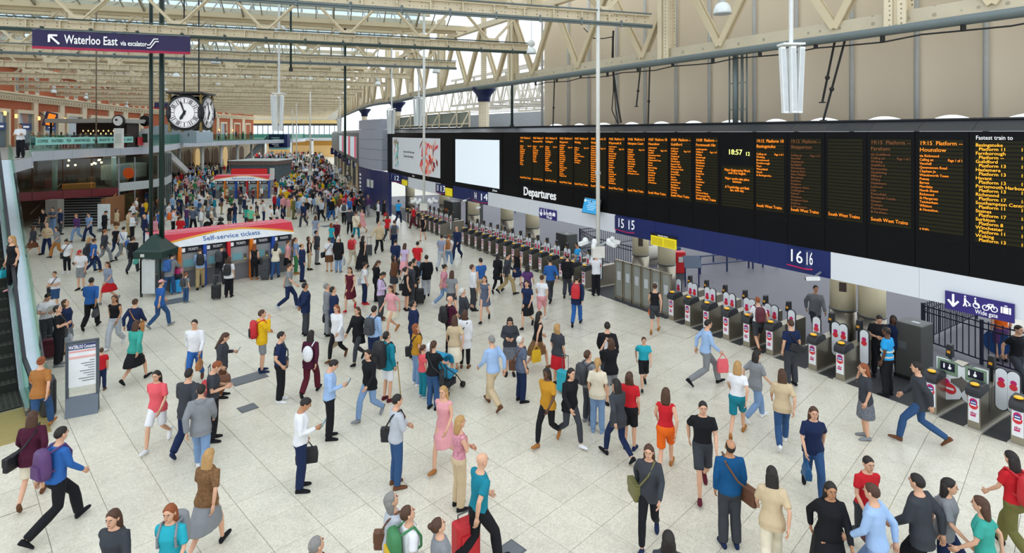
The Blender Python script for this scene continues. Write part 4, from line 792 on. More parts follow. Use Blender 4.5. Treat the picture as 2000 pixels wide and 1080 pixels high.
st = thing('staircase', (-33,42,0), 'wide dark staircase with pale nosings rising under the red band', 'staircase'); e1 = V((-34.6,41.2)); e2 = V((-30.2,41.9)); ed = (e2-e1).normalized(); en = V((-ed.y, ed.x))
for i in range(14):
    a, b = e1+en*.3*i, e2+en*.3*i; z1 = .165*(i+1)
    MB().hexa([V((p.x+en.x*o, p.y+en.y*o, z)) for z in (0, z1) for p, o in ((a,0),(b,0),(b,.32),(a,.32))]).build('step', mat('#2a2522', .7), st); MB().hexa([V((p.x+en.x*o, p.y+en.y*o, z)) for z in (z1-.03, z1+.004) for p, o in ((a,-.012),(b,-.012),(b,.03),(a,.03))]).build('nosing', LGREY, st)
def wall2(p, q, z0, z1, th, m, name, par): p, q = V(p), V(q); d = (q-p).normalized(); n = V((-d.y, d.x))*th/2; return MB().hexa([V((r.x+n.x*s, r.y+n.y*s, z)) for z in (z0, z1) for r, s in ((p,-1),(q,-1),(q,1),(p,1))]).build(name, m, par)
wall2(e2+ed*.3, e2+ed*.3+en*5, 0, 2.0, .3, mat('#8a5a34', .8, var=.25, scale=5), 'brick_wall', st); MB().path([V((*(e2+ed*.12), 1.0)), V((*(e2+ed*.12+en*4.2), 3.2))], .03).build('handrail', mat('#c59a4e', .3, .6), st); MB().path([V((*e1, 1.0)), V((*(e1+en*4.2), 3.2))], .03).build('handrail', STAINLESS, st)
c = P(107, 430, 40.6); MB().box((c.x,c.y,1.05), (.85,.6,2.1)).build('grey_pier', mat('#8a857c', .6), st)
c = G(203, 452); t = thing('poster_stand', c, 'white free-standing poster board beside the staircase', 'sign'); MB().box(c+V((0,0,1.05)), (.85,.05,1.7)).build('board', mat('#dfe6e8', .5, var=.15, scale=3), t); MB().box(c+V((0,0,.1)), (.7,.4,.06)).build('base', MIDGREY, t)
cs = thing('corner_shop', (-31,50,0), 'curved glass corner shop with grey band and orange disc sign', 'shop'); cl = [(-30.3,44.2), (-29.7,47), (-30.2,50), (-31.8,53.5), (-34.5,57)]
for a, b in along(cl, 1.4):
    wall2(a, b, 2.3, 2.95, .1, mat('#b9bfc0', .5), 'sign_band', cs); d = (b-a)*.02; wall2(a+d, b-d, .05, 2.3, .03, DARKGLASS, 'glass_pane', cs); wall2(a+d, b-d, 2.95, 4.9, .03, DARKGLASS, 'glass_pane', cs); MB().tube(V((*a, 0)), V((*a, 4.9)), .05).build('mullion', GREY, cs)
for i, (x, y) in enumerate(((-32.5,47),(-33,50),(-34.5,53))): MB().box((x,y,1.2), (1.2,1.2,1.6)).build('display_unit', mat(['#7d93a0','#a05a4a','#5f7a6a'][i], .6, var=.4, scale=4), cs); MB().box((x,y,3.6), (1.4,1.4,1.2)).build('display_unit', mat(['#b9c4cc','#d9d2c4','#8a9aa4'][i], .6, var=.4, scale=4), cs)
q = P(252, 338, 46.2); MB().lathe([(.45,0),(.45,.08)], q, 20, 'y').build('disc_sign', mat('#ef5a22', .5, emit=.5), cs); wall2((-37,55), (-30,49), 0, 4.9, .1, mat('#7a6a5c', .7), 'inner_wall', cs)
# stair block from the gallery down to the concourse
sb_ = thing('gallery_stair', (-45,80,0), 'white sided staircase descending from gallery behind the clock', 'staircase'); top, bot = P(309, 283, 68), G(371, 347); top.z = ZF; w2 = V((-2.6,-1.2,0)); pr = [(top, ZF), (bot, 0)]
for off, nm in ((V((0,0,0)), 'stringer'), (w2, 'stringer')):
    MB().hexa([top+off+V((0,0,-.75)), bot+off+V((0,0,-.05)), bot+off+V((.3,.15,-.05)), top+off+V((.3,.15,-.75)), top+off+V((0,0,.15)), bot+off+V((0,0,.75)), bot+off+V((.3,.15,.75)), top+off+V((.3,.15,.15))]).build(nm, mat('#d8d5d6', .5), sb_)
    a = V((0,0,1.0)); MB().path([top+off+a, bot+off+a], .05).build('handrail', GREY, sb_)
    q = [top+off+V((.15,.07,.15)), bot+off+V((.15,.07,.7)), bot+off+V((.15,.07,1.0)), top+off+V((.15,.07,1.0))]; MB().add(q, [(0,1,2,3)]).build('glass_panel', CLEAR, sb_)
MB().hexa([top+V((0,0,-.7)), bot+V((0,0,0)), bot+w2, top+w2+V((0,0,-.7)), top+V((0,0,-.5)), bot+V((0,0,.2)), bot+w2+V((0,0,.2)), top+w2+V((0,0,-.5))]).build('soffit', mat('#a39a93', .6), sb_)
for i in range(24): a = top.lerp(bot, i/24); MB().box(a+w2/2+V((0,0,-.1)), (.5,2.2,.12)).build('step', MIDGREY, sb_)
# far escalator with navy hoarding
q = P(546, 275, 112); t = thing('escalator_hoarding', (q.x,q.y,0), 'navy panelled escalator head with white list lettering at far gallery', 'sign'); MB().box((q.x,q.y,q.z), (3.6,1.5,2.6)).build('navy_box', mat('#15285f', .4), t)
for i in range(6): MB().box((q.x-.5+.2*(i % 2),q.y-.77,q.z+.6-.32*i), (1.6-.3*(i % 3),.02,.09)).build('list_line', LETTER, t)
MB().box((q.x,q.y,q.z-1.5), (3.6,1.5,.3)).build('aqua_strip', mat('#79c3c6', .5, emit=.15), t)
for dx in (-2.4,): MB().hexa([(q.x+dx-.35,q.y,ZF-.6),(q.x+dx+.1,q.y,ZF-.6),(q.x+dx+.1,q.y+1,ZF-.6),(q.x+dx-.35,q.y+1,ZF-.6),(q.x+dx-.35,q.y,ZF+.8),(q.x+dx+.1,q.y,ZF+.8),(q.x+dx+.1,q.y+1,ZF+.8),(q.x+dx-.35,q.y+1,ZF+.8)]).build('newel', LGREY, t); MB().bar((q.x+dx,q.y,ZF+.4), (q.x+dx-2.4,q.y-6,.6), .3, .9).build('balustrade', mat('#b9c2cc', .3, .4), t)
# ================================================================ near escalator
ex = V((-.7071,.7071,0)); efr = frame((-11.52,13.88,0), ex); es = thing('escalator', (0,0,0), 'long escalator with silver decks rising to the gallery at the picture edge', 'escalator', mx=efr)
L0_, RUN = 1.5, ZF/math.tan(math.radians(30)); L1 = L0_+RUN
def ez(d): return 0 if d < L0_ else min(ZF, (d-L0_)*math.tan(math.radians(30)))
sm_ = MB(); sm_.box((.2,.5,-.12), (.40,.98,.24)); sme = sm_.mesh('step'); sme.materials.append(mat('#2d2e2a', .85, var=.2)); sn = MB(); sn.box((.005,.5,.002), (.03,.98,.01))
for i in range(9): sn.box((.2,.06+.11*i,.003), (.36,.03,.008))
sne = sn.mesh('step_tread'); sne.materials.append(mat('#45443a', .85))
n = int(RUN/.4)
for i in range(n+4):
    d = .7+.4*i; o = bpy.data.objects.new('step', sme); C.objects.link(o); o.location = (d,.2,max(.02, ez(d))+.02); o.parent = es; q = bpy.data.objects.new('step_tread', sne); C.objects.link(q); q.parent = o
def eprof(z0, z1, y0, y1, name, m, d0=0., d1=None):
    d1 = L1+1.2 if d1 is None else d1; ds = sorted({d0, L0_, L1, d1}); mb = MB(); mb.loft([[(d, y0, ez(d)+z0), (d, y1, ez(d)+z0), (d, y1, ez(d)+z1), (d, y0, ez(d)+z1)] for d in ds]); return lb(mb, name, m, es)
SILV = mat('#c3cad4', .22, .75, var=.08)
for y0, s_ in ((0, 1), (1.4, -1)):
    eprof(-.25, .14, y0+.02*s_, y0+.2*s_, 'skirt', mat('#6f7277', .3, .6)); eprof(.14, .20, y0-.02*s_, y0+.2*s_, 'inner_deck', SILV); eprof(.2, .92, y0+.09*s_, y0+.105*s_, 'glass_balustrade', glass('escalator_glass_%d' % (y0 > 0), '#cfe8da', .05, .04)); eprof(.9, .99, y0+.055*s_, y0+.14*s_, 'handrail', mat('#17141f', .35))
    m = MB(); pts = [(-.0-.34*math.sin(math.pi*i/8), y0+.1*s_, .525+.42*math.cos(math.pi*i/8)) for i in range(9)]; m.path(pts, .05, 8); lb(m, 'handrail_return', mat('#17141f', .35), es)
eprof(.0, .24, -.3, -.0, 'outer_deck', SILV, .2); eprof(.2, .8, -.32, -.28, 'side_glass', glass('side_glass', '#d6ebe0', .07, .05), .3); eprof(-1.1, -.36, -.3, 1.7, 'truss_cladding', mat('#aeb4ba', .4, .4), 2.6)
lb(MB().box((-.35,.7,.012), (1.9,1.7,.024)), 'landing_plate', mat('#b8a468', .4, .4, var=.12, scale=8), es); lb(MB().box((-.2,-.2,.45), (.5,.3,.9)), 'newel_casing', mat('#2c2d31', .4), es, bevel=.08)
# ================================================================ free-standing signs and kiosks
a, b = G(128, 815), G(192, 803); fr = frame(a, b-a); wd = (b-a).length
t = thing('concourse_sign', a, 'grey framed Waterloo Concourse information sign beside the escalator foot', 'sign', mx=fr); FRM = mat('#47505a', .4)
for x in (.02, wd-.02): lb(MB().box((x,.06,.9), (.06,.08,1.72)), 'upright', FRM, t)
lb(MB().box((wd/2,.06,1.74), (wd,.08,.06)), 'top_bar', FRM, t); lb(MB().hexa([(0,-.12,0),(wd,-.12,0),(wd,.24,0),(0,.24,0),(0,.02,.42),(wd,.02,.42),(wd,.12,.42),(0,.12,.42)]), 'base', mat('#67727e', .5), t); lb(MB().box((wd/2,.06,1.18), (wd-.06,.05,1.02)), 'panel', mat('#dfe3e6', .5, emit=.1), t); lb(MB().box((wd/2,.03,1.63), (wd-.1,.02,.12)), 'header_band', mat('#28356a', .5), t)
def ltext(s, size, p, par, m, maxw, mx=None, name='lettering', align='CENTER'):
    o = text(s, size, M.Identity(4), m, None, name, align); xs = [v.co.x for v in o.data.vertices]; k = min(1, maxw/(max(xs)-min(xs)))
    for v in o.data.vertices: v.co.x *= k
    o.data.transform(face_mx(p, (1,0,0)) if mx is None else mx); o.parent = par; return o
ltext('WATERLOO Concourse', .12, (wd/2,.016,1.63), t, LETTER, wd*.82); lb(MB().box((wd/2,.03,1.52), (wd-.12,.012,.03)), 'pink_line', mat('#e39a96', .5), t); lb(MB().box((wd/2,.03,1.38), (wd-.12,.012,.05)), 'pink_line', mat('#e6b0aa', .5), t)
for i in range(9): k = .2+.5*((i*37) % 10)/10; lb(MB().box((wd-.08-(wd-.16)*k/2,.03,1.28-.06*i), ((wd-.16)*k,.012,.012)), 'print_line', MIDGREY, t)
SW1, SW2 = mat('#d8243c', .4, var=.04), mat('#f0a52c', .4, var=.04); SCRN = mat('#6fa3ad', .3, emit=.12); MACH = mat('#a9adb0', .4, .2); POSTC = {'o': mat('#f0801c', .4), 'b': mat('#1f4fb0', .4), 'r': mat('#d5202c', .4)}
def ticket_kiosk(loc, xd, n, cols, lab, L_=1.0, depth=1.5):
    t = thing('ticket_kiosk', loc, lab, 'kiosk', 'self-service ticket kiosks', mx=frame(loc, xd)); W_ = n*L_
    lb(MB().box((W_/2,depth/2,.92), (W_,depth-.3,1.84)), 'body', mat('#8f9296', .5), t); lb(MB().box((W_/2,.12,.38), (W_,.1,.76)), 'plinth_panel', mat('#74757a', .5), t)
    z0, z1 = 1.86, 2.38; y0, y1 = -.2, .2
    lb(MB().hexa([(0,y0,z0),(W_,y0,z0),(W_,depth,z0),(0,depth,z0),(0,y1,z1),(W_,y1,z1),(W_,depth-.1,z1+.03),(0,depth-.1,z1+.03)]), 'canopy', mat('#eceef0', .4), t)
    def sl(u, v, k=.006): return (u*W_, y0+(y1-y0)*v-k*.8, z0+(z1-z0)*v+k*.6)
    nn_ = 24; lo = lambda u: .25+.75*min(1, u/.45)**.8 if u < .6 else 1-.75*((u-.6)/.4)**1.3
    for off, mt, nm, k in ((0., SW1, 'red_swoosh', .01), (-.14, SW2, 'orange_swoosh', .006)):
        m = MB(); vs_ = []
        for i in range(nn_+1): u = i/nn_; v = max(0., min(1., lo(u)+off if off == 0 else lo(u)-.14)); vs_ += [sl(u, v, k), sl(u, 1., k)]
        m.add(vs_, [(2*i, 2*i+2, 2*i+3, 2*i+1) for i in range(nn_)]); lb(m, nm, mt, t)
    m = MB(); m.add([(0,y1,z1+.006),(W_,y1,z1+.006),(W_,depth-.1,z1+.036),(0,depth-.1,z1+.036)], [(0,1,2,3)]); lb(m, 'roof_skin', mat('#e8566c', .45, var=.05), t)
    sn_ = V((0,-.8,.6)); up_ = V((0,y1-y0,z1-z0)).normalized(); ltext('Self-service tickets', .33, (0,0,0), t, mat('#1f62ad', .5), W_*.42, face_mx(sl(.53,.42,.014), (1,0,0), up_))
    ltext('Self-service tickets   Self-service tickets', .3, (0,0,0), t, mat('#f6d9dd', .5), W_*.8, face_mx((W_*.5,(y1+depth)/2,z1+.04), (1,0,0), (0,1,.02)), 'roof_lettering')
    for i in range(n):
        x = (i+.5)*L_; lb(MB().box((x,.06,1.66), (L_-.2,.12,.26)), 'ticket_header', mat('#1d2130', .4), t); ltext('TICKETS', .16, (x+.06,-.01,1.68), t, LETTER, L_*.4, name='header_lettering'); lb(MB().box((x-L_*.32,-.005,1.67), (.13,.01,.17)), 'header_symbol', LETTER, t)
        lb(MB().box((x,.1,1.13), (L_-.16,.1,.78)), 'machine_front', MACH, t); lb(MB().hexa([(x-.3,.03,.92),(x+.12,.03,.92),(x+.12,.08,.92),(x-.3,.08,.92),(x-.3,.045,1.24),(x+.12,.045,1.24),(x+.12,.08,1.24),(x-.3,.08,1.24)]), 'touch_screen', SCRN, t); lb(MB().box((x+.26,.045,1.06), (.14,.02,.2)), 'card_slot', MIDGREY, t); lb(MB().ball((x+.26,.03,.94), .035, 8, 5), 'reader_dot', YEL, t); lb(MB().box((x,-.0,.83), (L_-.2,.16,.05)), 'shelf', STAINLESS, t)
    for i, c_ in enumerate(cols):
        if c_ in POSTC: lb(MB().box((i*L_,-.06,.95), (.15,.22,1.86)), 'coloured_post', POSTC[c_], t, bevel=.015)
    return t
ticket_kiosk(V((-15.25,24.3,0)), (.735,.678), 6, '-obrob', 'long self-service ticket kiosk with red and white canopy beside the dark green post')
ticket_kiosk(V((-30.9,59.5,0)), (1,.05), 5, '-obrob', 'second self-service ticket kiosk further back among the crowd', 1.12)
t = thing('information_kiosk', V((-36.3,74,0)), 'grey flat-roofed information kiosk with red poster panel behind second ticket kiosk', 'kiosk'); x0, x1 = -36.3, -30.4
MB().box(((x0+x1)/2,76.5,1.35), (x1-x0,5,2.7)).build('body', mat('#54646c', .5), t); MB().box(((x0+x1)/2,76.5,2.95), (x1-x0+.3,5.4,.5)).build('roof_edge', mat('#6e5b55', .6), t); MB().box(((x0+x1)/2,76.5,3.24), (x1-x0+.4,5.6,.08)).build('roof', OFFWHITE, t); MB().box(((x0+x1)/2,76.5,3.3), (x1-x0-.8,4.2,.06)).build('roof_well', mat('#b4bcb6', .6), t); MB().box(((x0+x1)/2-.5,73.9,1.75), (4.6,.1,.95)).build('red_poster', mat('#dd2a2e', .5, emit=.1), t); MB().box((x1-.5,73.9,1.4), (.6,.1,1.8)).build('white_panel', OFFWHITE, t)
# dark green post group with pyramid roof
p = G(305, 575); p.z = 0; t = thing('green_post_hut', p, 'dark green pyramid roofed post hut with two tall green poles', 'post hut')
m = MB(); m.loft([[(p.x+sx*r, p.y+sy*r, z) for sx, sy in ((-1,-1),(1,-1),(1,1),(-1,1))] for r, z in ((.58,1.62),(.6,1.9),(.5,1.98),(.12,2.5),(.03,2.56))]); m.build('pyramid_roof', mat('#1d3a33', .5), t)
for sx in (-1, 1):
    for sy in (-1, 1): MB().box((p.x+sx*.38,p.y+sy*.38,.8), (.07,.07,1.65)).build('corner_post', DKGREEN, t)
MB().box((p.x-.1,p.y-.4,.85), (.6,.03,1.4)).build('notice_board', mat('#d9dedc', .5, var=.1, scale=6), t); MB().box((p.x-.2,p.y-.6,1.76), (.16,.02,.12)).build('lamp', OFFWHITE, t)
for px, dx in ((295, -.2), (316, .25)): q = P(px, 300, 24.3); MB().tube((q.x,q.y,1.9), (q.x,q.y,14), .1 if px > 300 else .075, n=10).build('tall_pole', DKGREEN, t, True)
# ================================================================ hanging things
def banner(px0, px1, v, zc, h_, lab, txt, big):
    a = None
    def hit(px): k = (px-1000)/F; t_ = -(AV.x*v-k*AV.y*v)/(AT.x-k*AT.y); return rp(v-.3, t_, zc)
    A, B = hit(px0), hit(px1); d = (B-A).normalized(); t = thing('hanging_banner', (A+B)/2, lab, 'banner'); n = 24; up = V((0,0,1)); nn = d.cross(up); vs_ = []
    for i in range(n+1): q = A.lerp(B, i/n)+nn*.035*math.sin(i*1.7); vs_ += [q-up*h_/2, q-up*h_*.36+nn*.01, q+up*h_/2+up*.02*math.sin(i*2.2)]
    m = MB(); m.add(vs_, [(3*i+1, 3*i+4, 3*i+5, 3*i+2) for i in range(n)]); m.build('cloth', mat('#2a2150', .6, var=.12, scale=1.5), t, True); m = MB(); m.add(vs_, [(3*i, 3*i+3, 3*i+4, 3*i+1) for i in range(n)]); m.build('red_edge', mat('#b3224c', .6), t, True); MB().bar(A+up*h_*.52, B+up*h_*.52, .04, .04).build('rail', GREENGREY, t)
    return t, A, B, d, nn
t, A, B, d, nn = banner(70, 375, 27, 10.42, .74, 'purple hanging banner reading Waterloo East via escalator', '', 1); Lb = (B-A).length; up = V((0,0,1))
def btx(s, size, u, dz, mw):
    o = text(s, size, M.Identity(4), LETTER, None, 'lettering', bold=.012); xs = [v.co.x for v in o.data.vertices]; k = mw/(max(xs)-min(xs))
    for v in o.data.vertices: v.co.x *= k
    o.data.transform(face_mx(A.lerp(B, u)+nn*.06+up*dz, d)); attach(o, t)
btx('Waterloo East', .48, .36, .02, Lb*.33); btx('via escalator', .28, .627, -.03, Lb*.17)
m = MB(); c = A.lerp(B, .135)+nn*.06
for p_, q_ in (((-.16,.16),(.16,-.16)), ((-.18,.17),(.1,.17)), ((-.17,.18),(-.17,-.1))): m.bar(c+d*p_[0]+up*p_[1], c+d*q_[0]+up*q_[1], .07, .02, nn)
m.build('arrow', LETTER, t); m = MB(); c = A.lerp(B, .75)+nn*.06
for p_, q_ in (((-.2,-.17),(-.08,-.17)), ((-.08,-.17),(.1,.1)), ((.1,.1),(.22,.1)), ((-.2,-.05),(-.1,-.05)), ((-.1,-.05),(.05,.2)), ((.05,.2),(.2,.2))): m.bar(c+d*p_[0]+up*p_[1], c+d*q_[0]+up*q_[1], .035, .02, nn)
m.build('escalator_symbol', LETTER, t)
banner(303, 412, 67, 9.6, .6, 'far purple hanging banner half hidden behind the clock', '', 0)
# four-faced clock
cc = P(374, 221, 29); cfr = frame(cc, V((1,.13,0))); t = thing('station_clock', cc, 'four-faced black clock with roman numerals hanging over the concourse', 'clock', mx=cfr); BRZ = mat('#8a7648', .4, .5)
for k in range(4):
    rz = M.Rotation(math.pi/2*k, 4, 'Z'); 
    def rl(m, name, mt, par=t, smooth=False): me = m.mesh(name, smooth); me.transform(rz); return local(put(name, me, mt), par)
    ring = rl(MB().lathe([(.86,.62),(.9,.72),(.86,.8),(.76,.82)], (0,0,0), 40, 'y'), 'bezel', mat('#17191d', .35), smooth=True); dial = rl(MB().lathe([(.76,.80),(.75,.825)], (0,0,0), 40, 'y'), 'dial', mat('#f3f2f4', .4, emit=.25, var=.02)); INKC = mat('#15161a', .5)
    m = MB()
    for i in range(12):
        a = 2*math.pi*i/12; rm = M.Rotation(-a, 3, 'Y')
        for dx in ((0,), (-.05,.05), (-.06,0,.06))[i % 3]: m.box(rm @ V((dx,-.832,.585)), (.035,.01,.2), rm)
        rm2 = M.Rotation(-a-math.pi/12, 3, 'Y'); m.box(rm2 @ V((0,-.83,.585)), (.014,.006,.22), rm2)
    for rr_ in (.47, .7):
        for i in range(40): a = 2*math.pi*i/40; b = 2*math.pi*(i+1)/40; m.bar((rr_*math.cos(a),-.83,rr_*math.sin(a)), (rr_*math.cos(b),-.83,rr_*math.sin(b)), .012, .012, (0,1,0))
    for i in range(60): a = 2*math.pi*i/60; m.box((.735*math.cos(a),-.832,.735*math.sin(a)), (.022,.008,.022))
    rl(m, 'numerals', INKC, dial)
    for ang, l, w_ in ((2*math.pi*(57/60), .62, .05), (2*math.pi*((18 % 12)+57/60)/12, .42, .085)): rm = M.Rotation(ang, 3, 'Y'); m = MB(); m.loft([[rm @ V(q) for q in ((-w_/2,-.845,-.12),(w_/2,-.845,-.12),(w_*.9,-.845,l*.75),(0,-.845,l),(-w_*.9,-.845,l*.75))], [rm @ V(q) for q in ((-w_/2,-.855,-.12),(w_/2,-.855,-.12),(w_*.9,-.855,l*.75),(0,-.855,l),(-w_*.9,-.855,l*.75))]]); m.lathe([(.07,.84),(.06,.87)], (0,0,0), 12, 'y'); rl(m, 'hand', INKC, dial)
lb(MB().box((0,0,0), (1.24,1.24,1.3)), 'case', mat('#1c1d22', .4), t)
for sx in (-1, 1):
    for sy in (-1, 1): lb(MB().lathe([(.05,-.95),(.09,-.9),(.06,-.7),(.06,.7),(.09,.8),(.04,.95)], (sx*.72,sy*.72,0), 10), 'corner_column', BRZ, t)
lb(MB().box((0,0,.98), (1.7,1.7,.08)), 'top_frame', mat('#1c1d22', .4), t); [lb(MB().tube((dx,0,1), (dx,0,13.95-cc.z), .035), 'suspension_rod', BLACKM, t) for dx in (-.35, .35)]; lb(MB().box((0,.2,13.9-cc.z), (1.2,.9,.08)), 'hanger_beam', STEELD, t)
# dome lamps
lamp = thing('dome_lamp', (0,0,0), 'x', 'lamp', 'hanging dome lamps'); lb(MB().lathe([(.3,-.42),(.32,-.38),(.31,-.25),(.24,-.08),(.12,0),(.05,.03)], (0,0,0), 18), 'glass_dome', mat('#dfe6e6', .2, emit=.12), lamp, True); lb(MB().lathe([(.08,.02),(.2,.1),(.24,.22),(.2,.36),(.1,.46),(.04,.5)], (0,0,0), 18), 'gear_housing', mat('#d8d8d4', .4), lamp, True); lb(MB().tube((0,0,.5), (0,0,3.2), .018, n=6), 'rod', MIDGREY, lamp); lb(MB().lathe([(.325,-.43),(.325,-.39)], (0,0,0), 18), 'rim', LGREY, lamp)
near_txt = ['beside the front white mast', 'right of the large clock pole', 'above the clock', 'between banner and clock', 'over the brick facade corner', 'above the gallery cafe', 'in front of the cornice', 'beside the riveted post', 'in front of the cream fabric wall', 'left of the wall girder', 'above the poster screen', 'further along over the crowd', 'deep in the hall over far crowd', 'behind the banner edge', 'left of the clock beside green pole', 'small and distant near the far end']
for i, (px, py, wd) in enumerate(((550,72,21), (421,118,17), (426,172,11), (398,160,8), (105,178,10), (168,190,8), (247,207,8), (1038,98,19), (1411,15,34), (852,137,15), (738,162,11), (663,178,9), (613,192,8), (344,147,14), (320,172,13), (445,209,6))):
    Y0 = Y = .64*F/wd
    while P(px, py, Y).x < fx(Y)+3 or wall_side(P(px, py, Y).x, Y) < .5: Y *= .95
    mx = M.Translation(P(px, py-wd*.3, Y)) @ M.Scale(Y/Y0, 4); lab = 'white glass dome lamp hanging %s' % near_txt[i]
    if i == 0: lamp.matrix_basis = mx; lamp['label'] = lab
    else: copytree(lamp, mx, lab)
# loudspeaker clusters
for i, (px, py, h_, lab) in enumerate(((1545, 155, 132, 'large white column loudspeaker cluster before the cream fabric wall'), (818, 218, 55, 'white column loudspeaker cluster above the poster screen'), (765, 237, 48, 'white column loudspeaker cluster beside grey panel tower'), (545, 220, 72, 'white column loudspeaker cluster over the far escalator'), (664, 245, 28, 'small far white loudspeaker cluster near the dark pole'))):
    Y = 1.75*F/h_; c = P(px, py, Y); t = thing('loudspeaker_cluster', c, lab, 'loudspeaker', 'loudspeaker clusters')
    for j, (dx, dy, tl_) in enumerate(((-.22,-.1,.06),(-.05,-.22,.02),(.16,-.12,-.05),(.02,.15,0))):
        a, b = c+V((dx-tl_,dy,.82)), c+V((dx+tl_*.4,dy,-.88)); MB().bar(a, b, .15, .13, (1,0,0)).build('column_speaker', mat('#eef1f1', .45), t, bevel=.01); MB().bar(a+V((0,-.07,-.05)), b+V((0,-.07,.05)), .1, .012, (0,1,0)).build('grille', mat('#c9cecf', .5), t)
    MB().box(c+V((0,0,.9)), (.55,.4,.05)).build('bracket_plate', WHITE, t); MB().tube(c+V((0,0,.9)), c+V((0,0,13.97-c.z)), .055, n=8).build('pole', mat('#dfe2e2', .45), t)
# suspended white masts with camera heads
for px, py, dx0, lab in ((1168, 480, 7, 'tall white mast with camera heads in front of the departures board'), (828, 397, 1, 'white mast with cameras in front of poster screen'), (606, 335, 0, 'thin white mast with camera heads over the far crowd'), (571, 305, 0, 'distant white mast near the navy escalator head'), (429+150, 318, 0, 'distant white mast over the packed crowd')):
    Y = 4.1*F/(py-HY); c = P(px, py, Y); t = thing('camera_mast', c, lab, 'mast', 'camera masts'); MB().tube(c, c+V((.0,0,14-c.z)), .075, n=10).build('pole', mat('#e3e3dc', .45), t, True); MB().tube(c+V((0,0,2.6)), c+V((0,0,2.7)), .1, n=10).build('joint', LGREY, t); MB().box(c+V((0,0,-.2)), (.45,.4,.42)).build('control_box', mat('#dedbd2', .5), t, bevel=.02)
    for j, (dx, dy) in enumerate(((-.4,-.1),(.3,-.25),(.45,.1),(-.15,-.35))): q = c+V((dx,dy,.18)); MB().bar(q, q+V((dx*.8,dy*.8-.1,-.08)), .15, .14).build('camera_head', WHITE, t, bevel=.02); MB().bar(c, q, .05, .05).build('arm', LGREY, t); MB().ball(q+V((dx*.2,0,.05)), .1, 10, 6).build('camera_dome', WHITE, t, True)
# dark poles and cables
for px, Y, z0, r, lab in ((674, 34, 5.2, .075, 'dark green suspended pole left of the far screens'), (568, 26, 9.6, .05, 'short dark drop rod under the roof truss'), (188, 28, 6.3, .03, 'thin brown drop rod before the gallery banner'), (1000, 31, 7.1, .07, 'dark upright pipe at the edge of the fabric wall')):
    q = P(px, 0, Y); t = thing('drop_pole', (q.x,q.y,z0), lab, 'pole'); MB().tube((q.x,q.y,z0), (q.x,q.y,13), r, n=8).build('pole', DKGREEN if r > .04 else mat('#6b5a48', .5), t, True); MB().tube((q.x,q.y,z0), (q.x,q.y,z0+.15), r*1.8, n=8).build('end_cap', BLACKM, t)
s = s_at(1447, 1.); t = thing('pipe_riser', wpt(s, 1, 7.1), 'grey green vertical pipes and ladder before the fabric wall', 'pipe')
for i, (ds, r) in enumerate(((.14,.1),(-.12,.05),(.38,.03),(-.3,.03))): MB().tube(wpt(s+ds, .9, 7.0), wpt(s+ds, .9, 9.6), r, n=8).build('pipe', GREENGREY, t, True)
for z in (7.6, 8.5): MB().bar(wpt(s-.32, .9, z), wpt(s+.4, .9, z), .03, .03).build('rung', GREENGREY, t)
for i, (pa, pb, r, lab) in enumerate((((1083,155), (1080,247), .03, 'dark tie rod left of the fabric wall cables'), ((1251,132), (1243,208), .03, 'short dark tie rod with hook on the fabric wall'), ((1269,130), (1266,243), .03, 'straight dark tie rod beside the hooked rod'), ((1631,78), (1606,200), .035, 'sloping dark rod with end plate right of loudspeaker'), ((1650,80), (1608,235), .035, 'longer sloping dark rod right of loudspeaker'))):
    q0, q1 = [wpt(s_at(px, .8), .8, 0) for px, py in (pa, pb)]; q0.z = CZ-(pa[1]-HY)*q0.y/F; q1.z = CZ-(pb[1]-HY)*q1.y/F; t = thing('tie_rod', q1, lab, 'rod'); MB().tube(q0, q1, r, n=6).build('rod', CABLE, t); MB().ball(q0.lerp(q1, .6), r*2, 8, 5).build('turnbuckle', CABLE, t); MB().box(q1, (.14,.14,.03)).build('end_plate', CABLE, t)
for i, pts in enumerate(([(1198,60),(1196,110),(1199,150),(1206,200),(1213,240)], [(1140,55),(1160,75),(1180,75),(1196,72),(1197,140),(1203,215),(1208,242)], [(1198,75),(1198,180),(1195,215),(1206,240)])):
    w3 = []
    for px, py in pts: q = wpt(s_at(px, .7), .7, 0); q.z = CZ-(py-HY)*q.y/F; w3.append(q)
    m = MB(); m.path(w3, .022 if i else .04, 6); tag(m.build('loose_cable', CABLE), ['thick black cable bundle hanging over the fabric wall', 'looped thin black cable beside the cable bundle', 'thin straight black cable beside the cable bundle'][i], 'cable')
# floor hatches
for px, py, sx, sy, lab in ((485, 739, .85, .5, 'grey floor hatch beside the woman with the red suitcase'), (336, 589, .9, .7, 'grey floor hatch in front of the ticket kiosk'), (997, 1076, .34, .3, 'small dark floor grate near the picture bottom'), (484, 797, .35, .3, 'small grey drain cover beside black suitcase'), (645, 441, 1.2, .8, 'grey floor hatch among the middle crowd')):
    p = G(px, py); t = thing('floor_hatch', p, lab, 'floor hatch', mx=frame(p, gb)); lb(MB().box((0,0,.004), (sx,sy,.012)), 'plate', mat('#70767a', .5, .2), t); lb(MB().box((0,0,.003), (sx+.06,sy+.06,.008)), 'rim', MIDGREY, t)
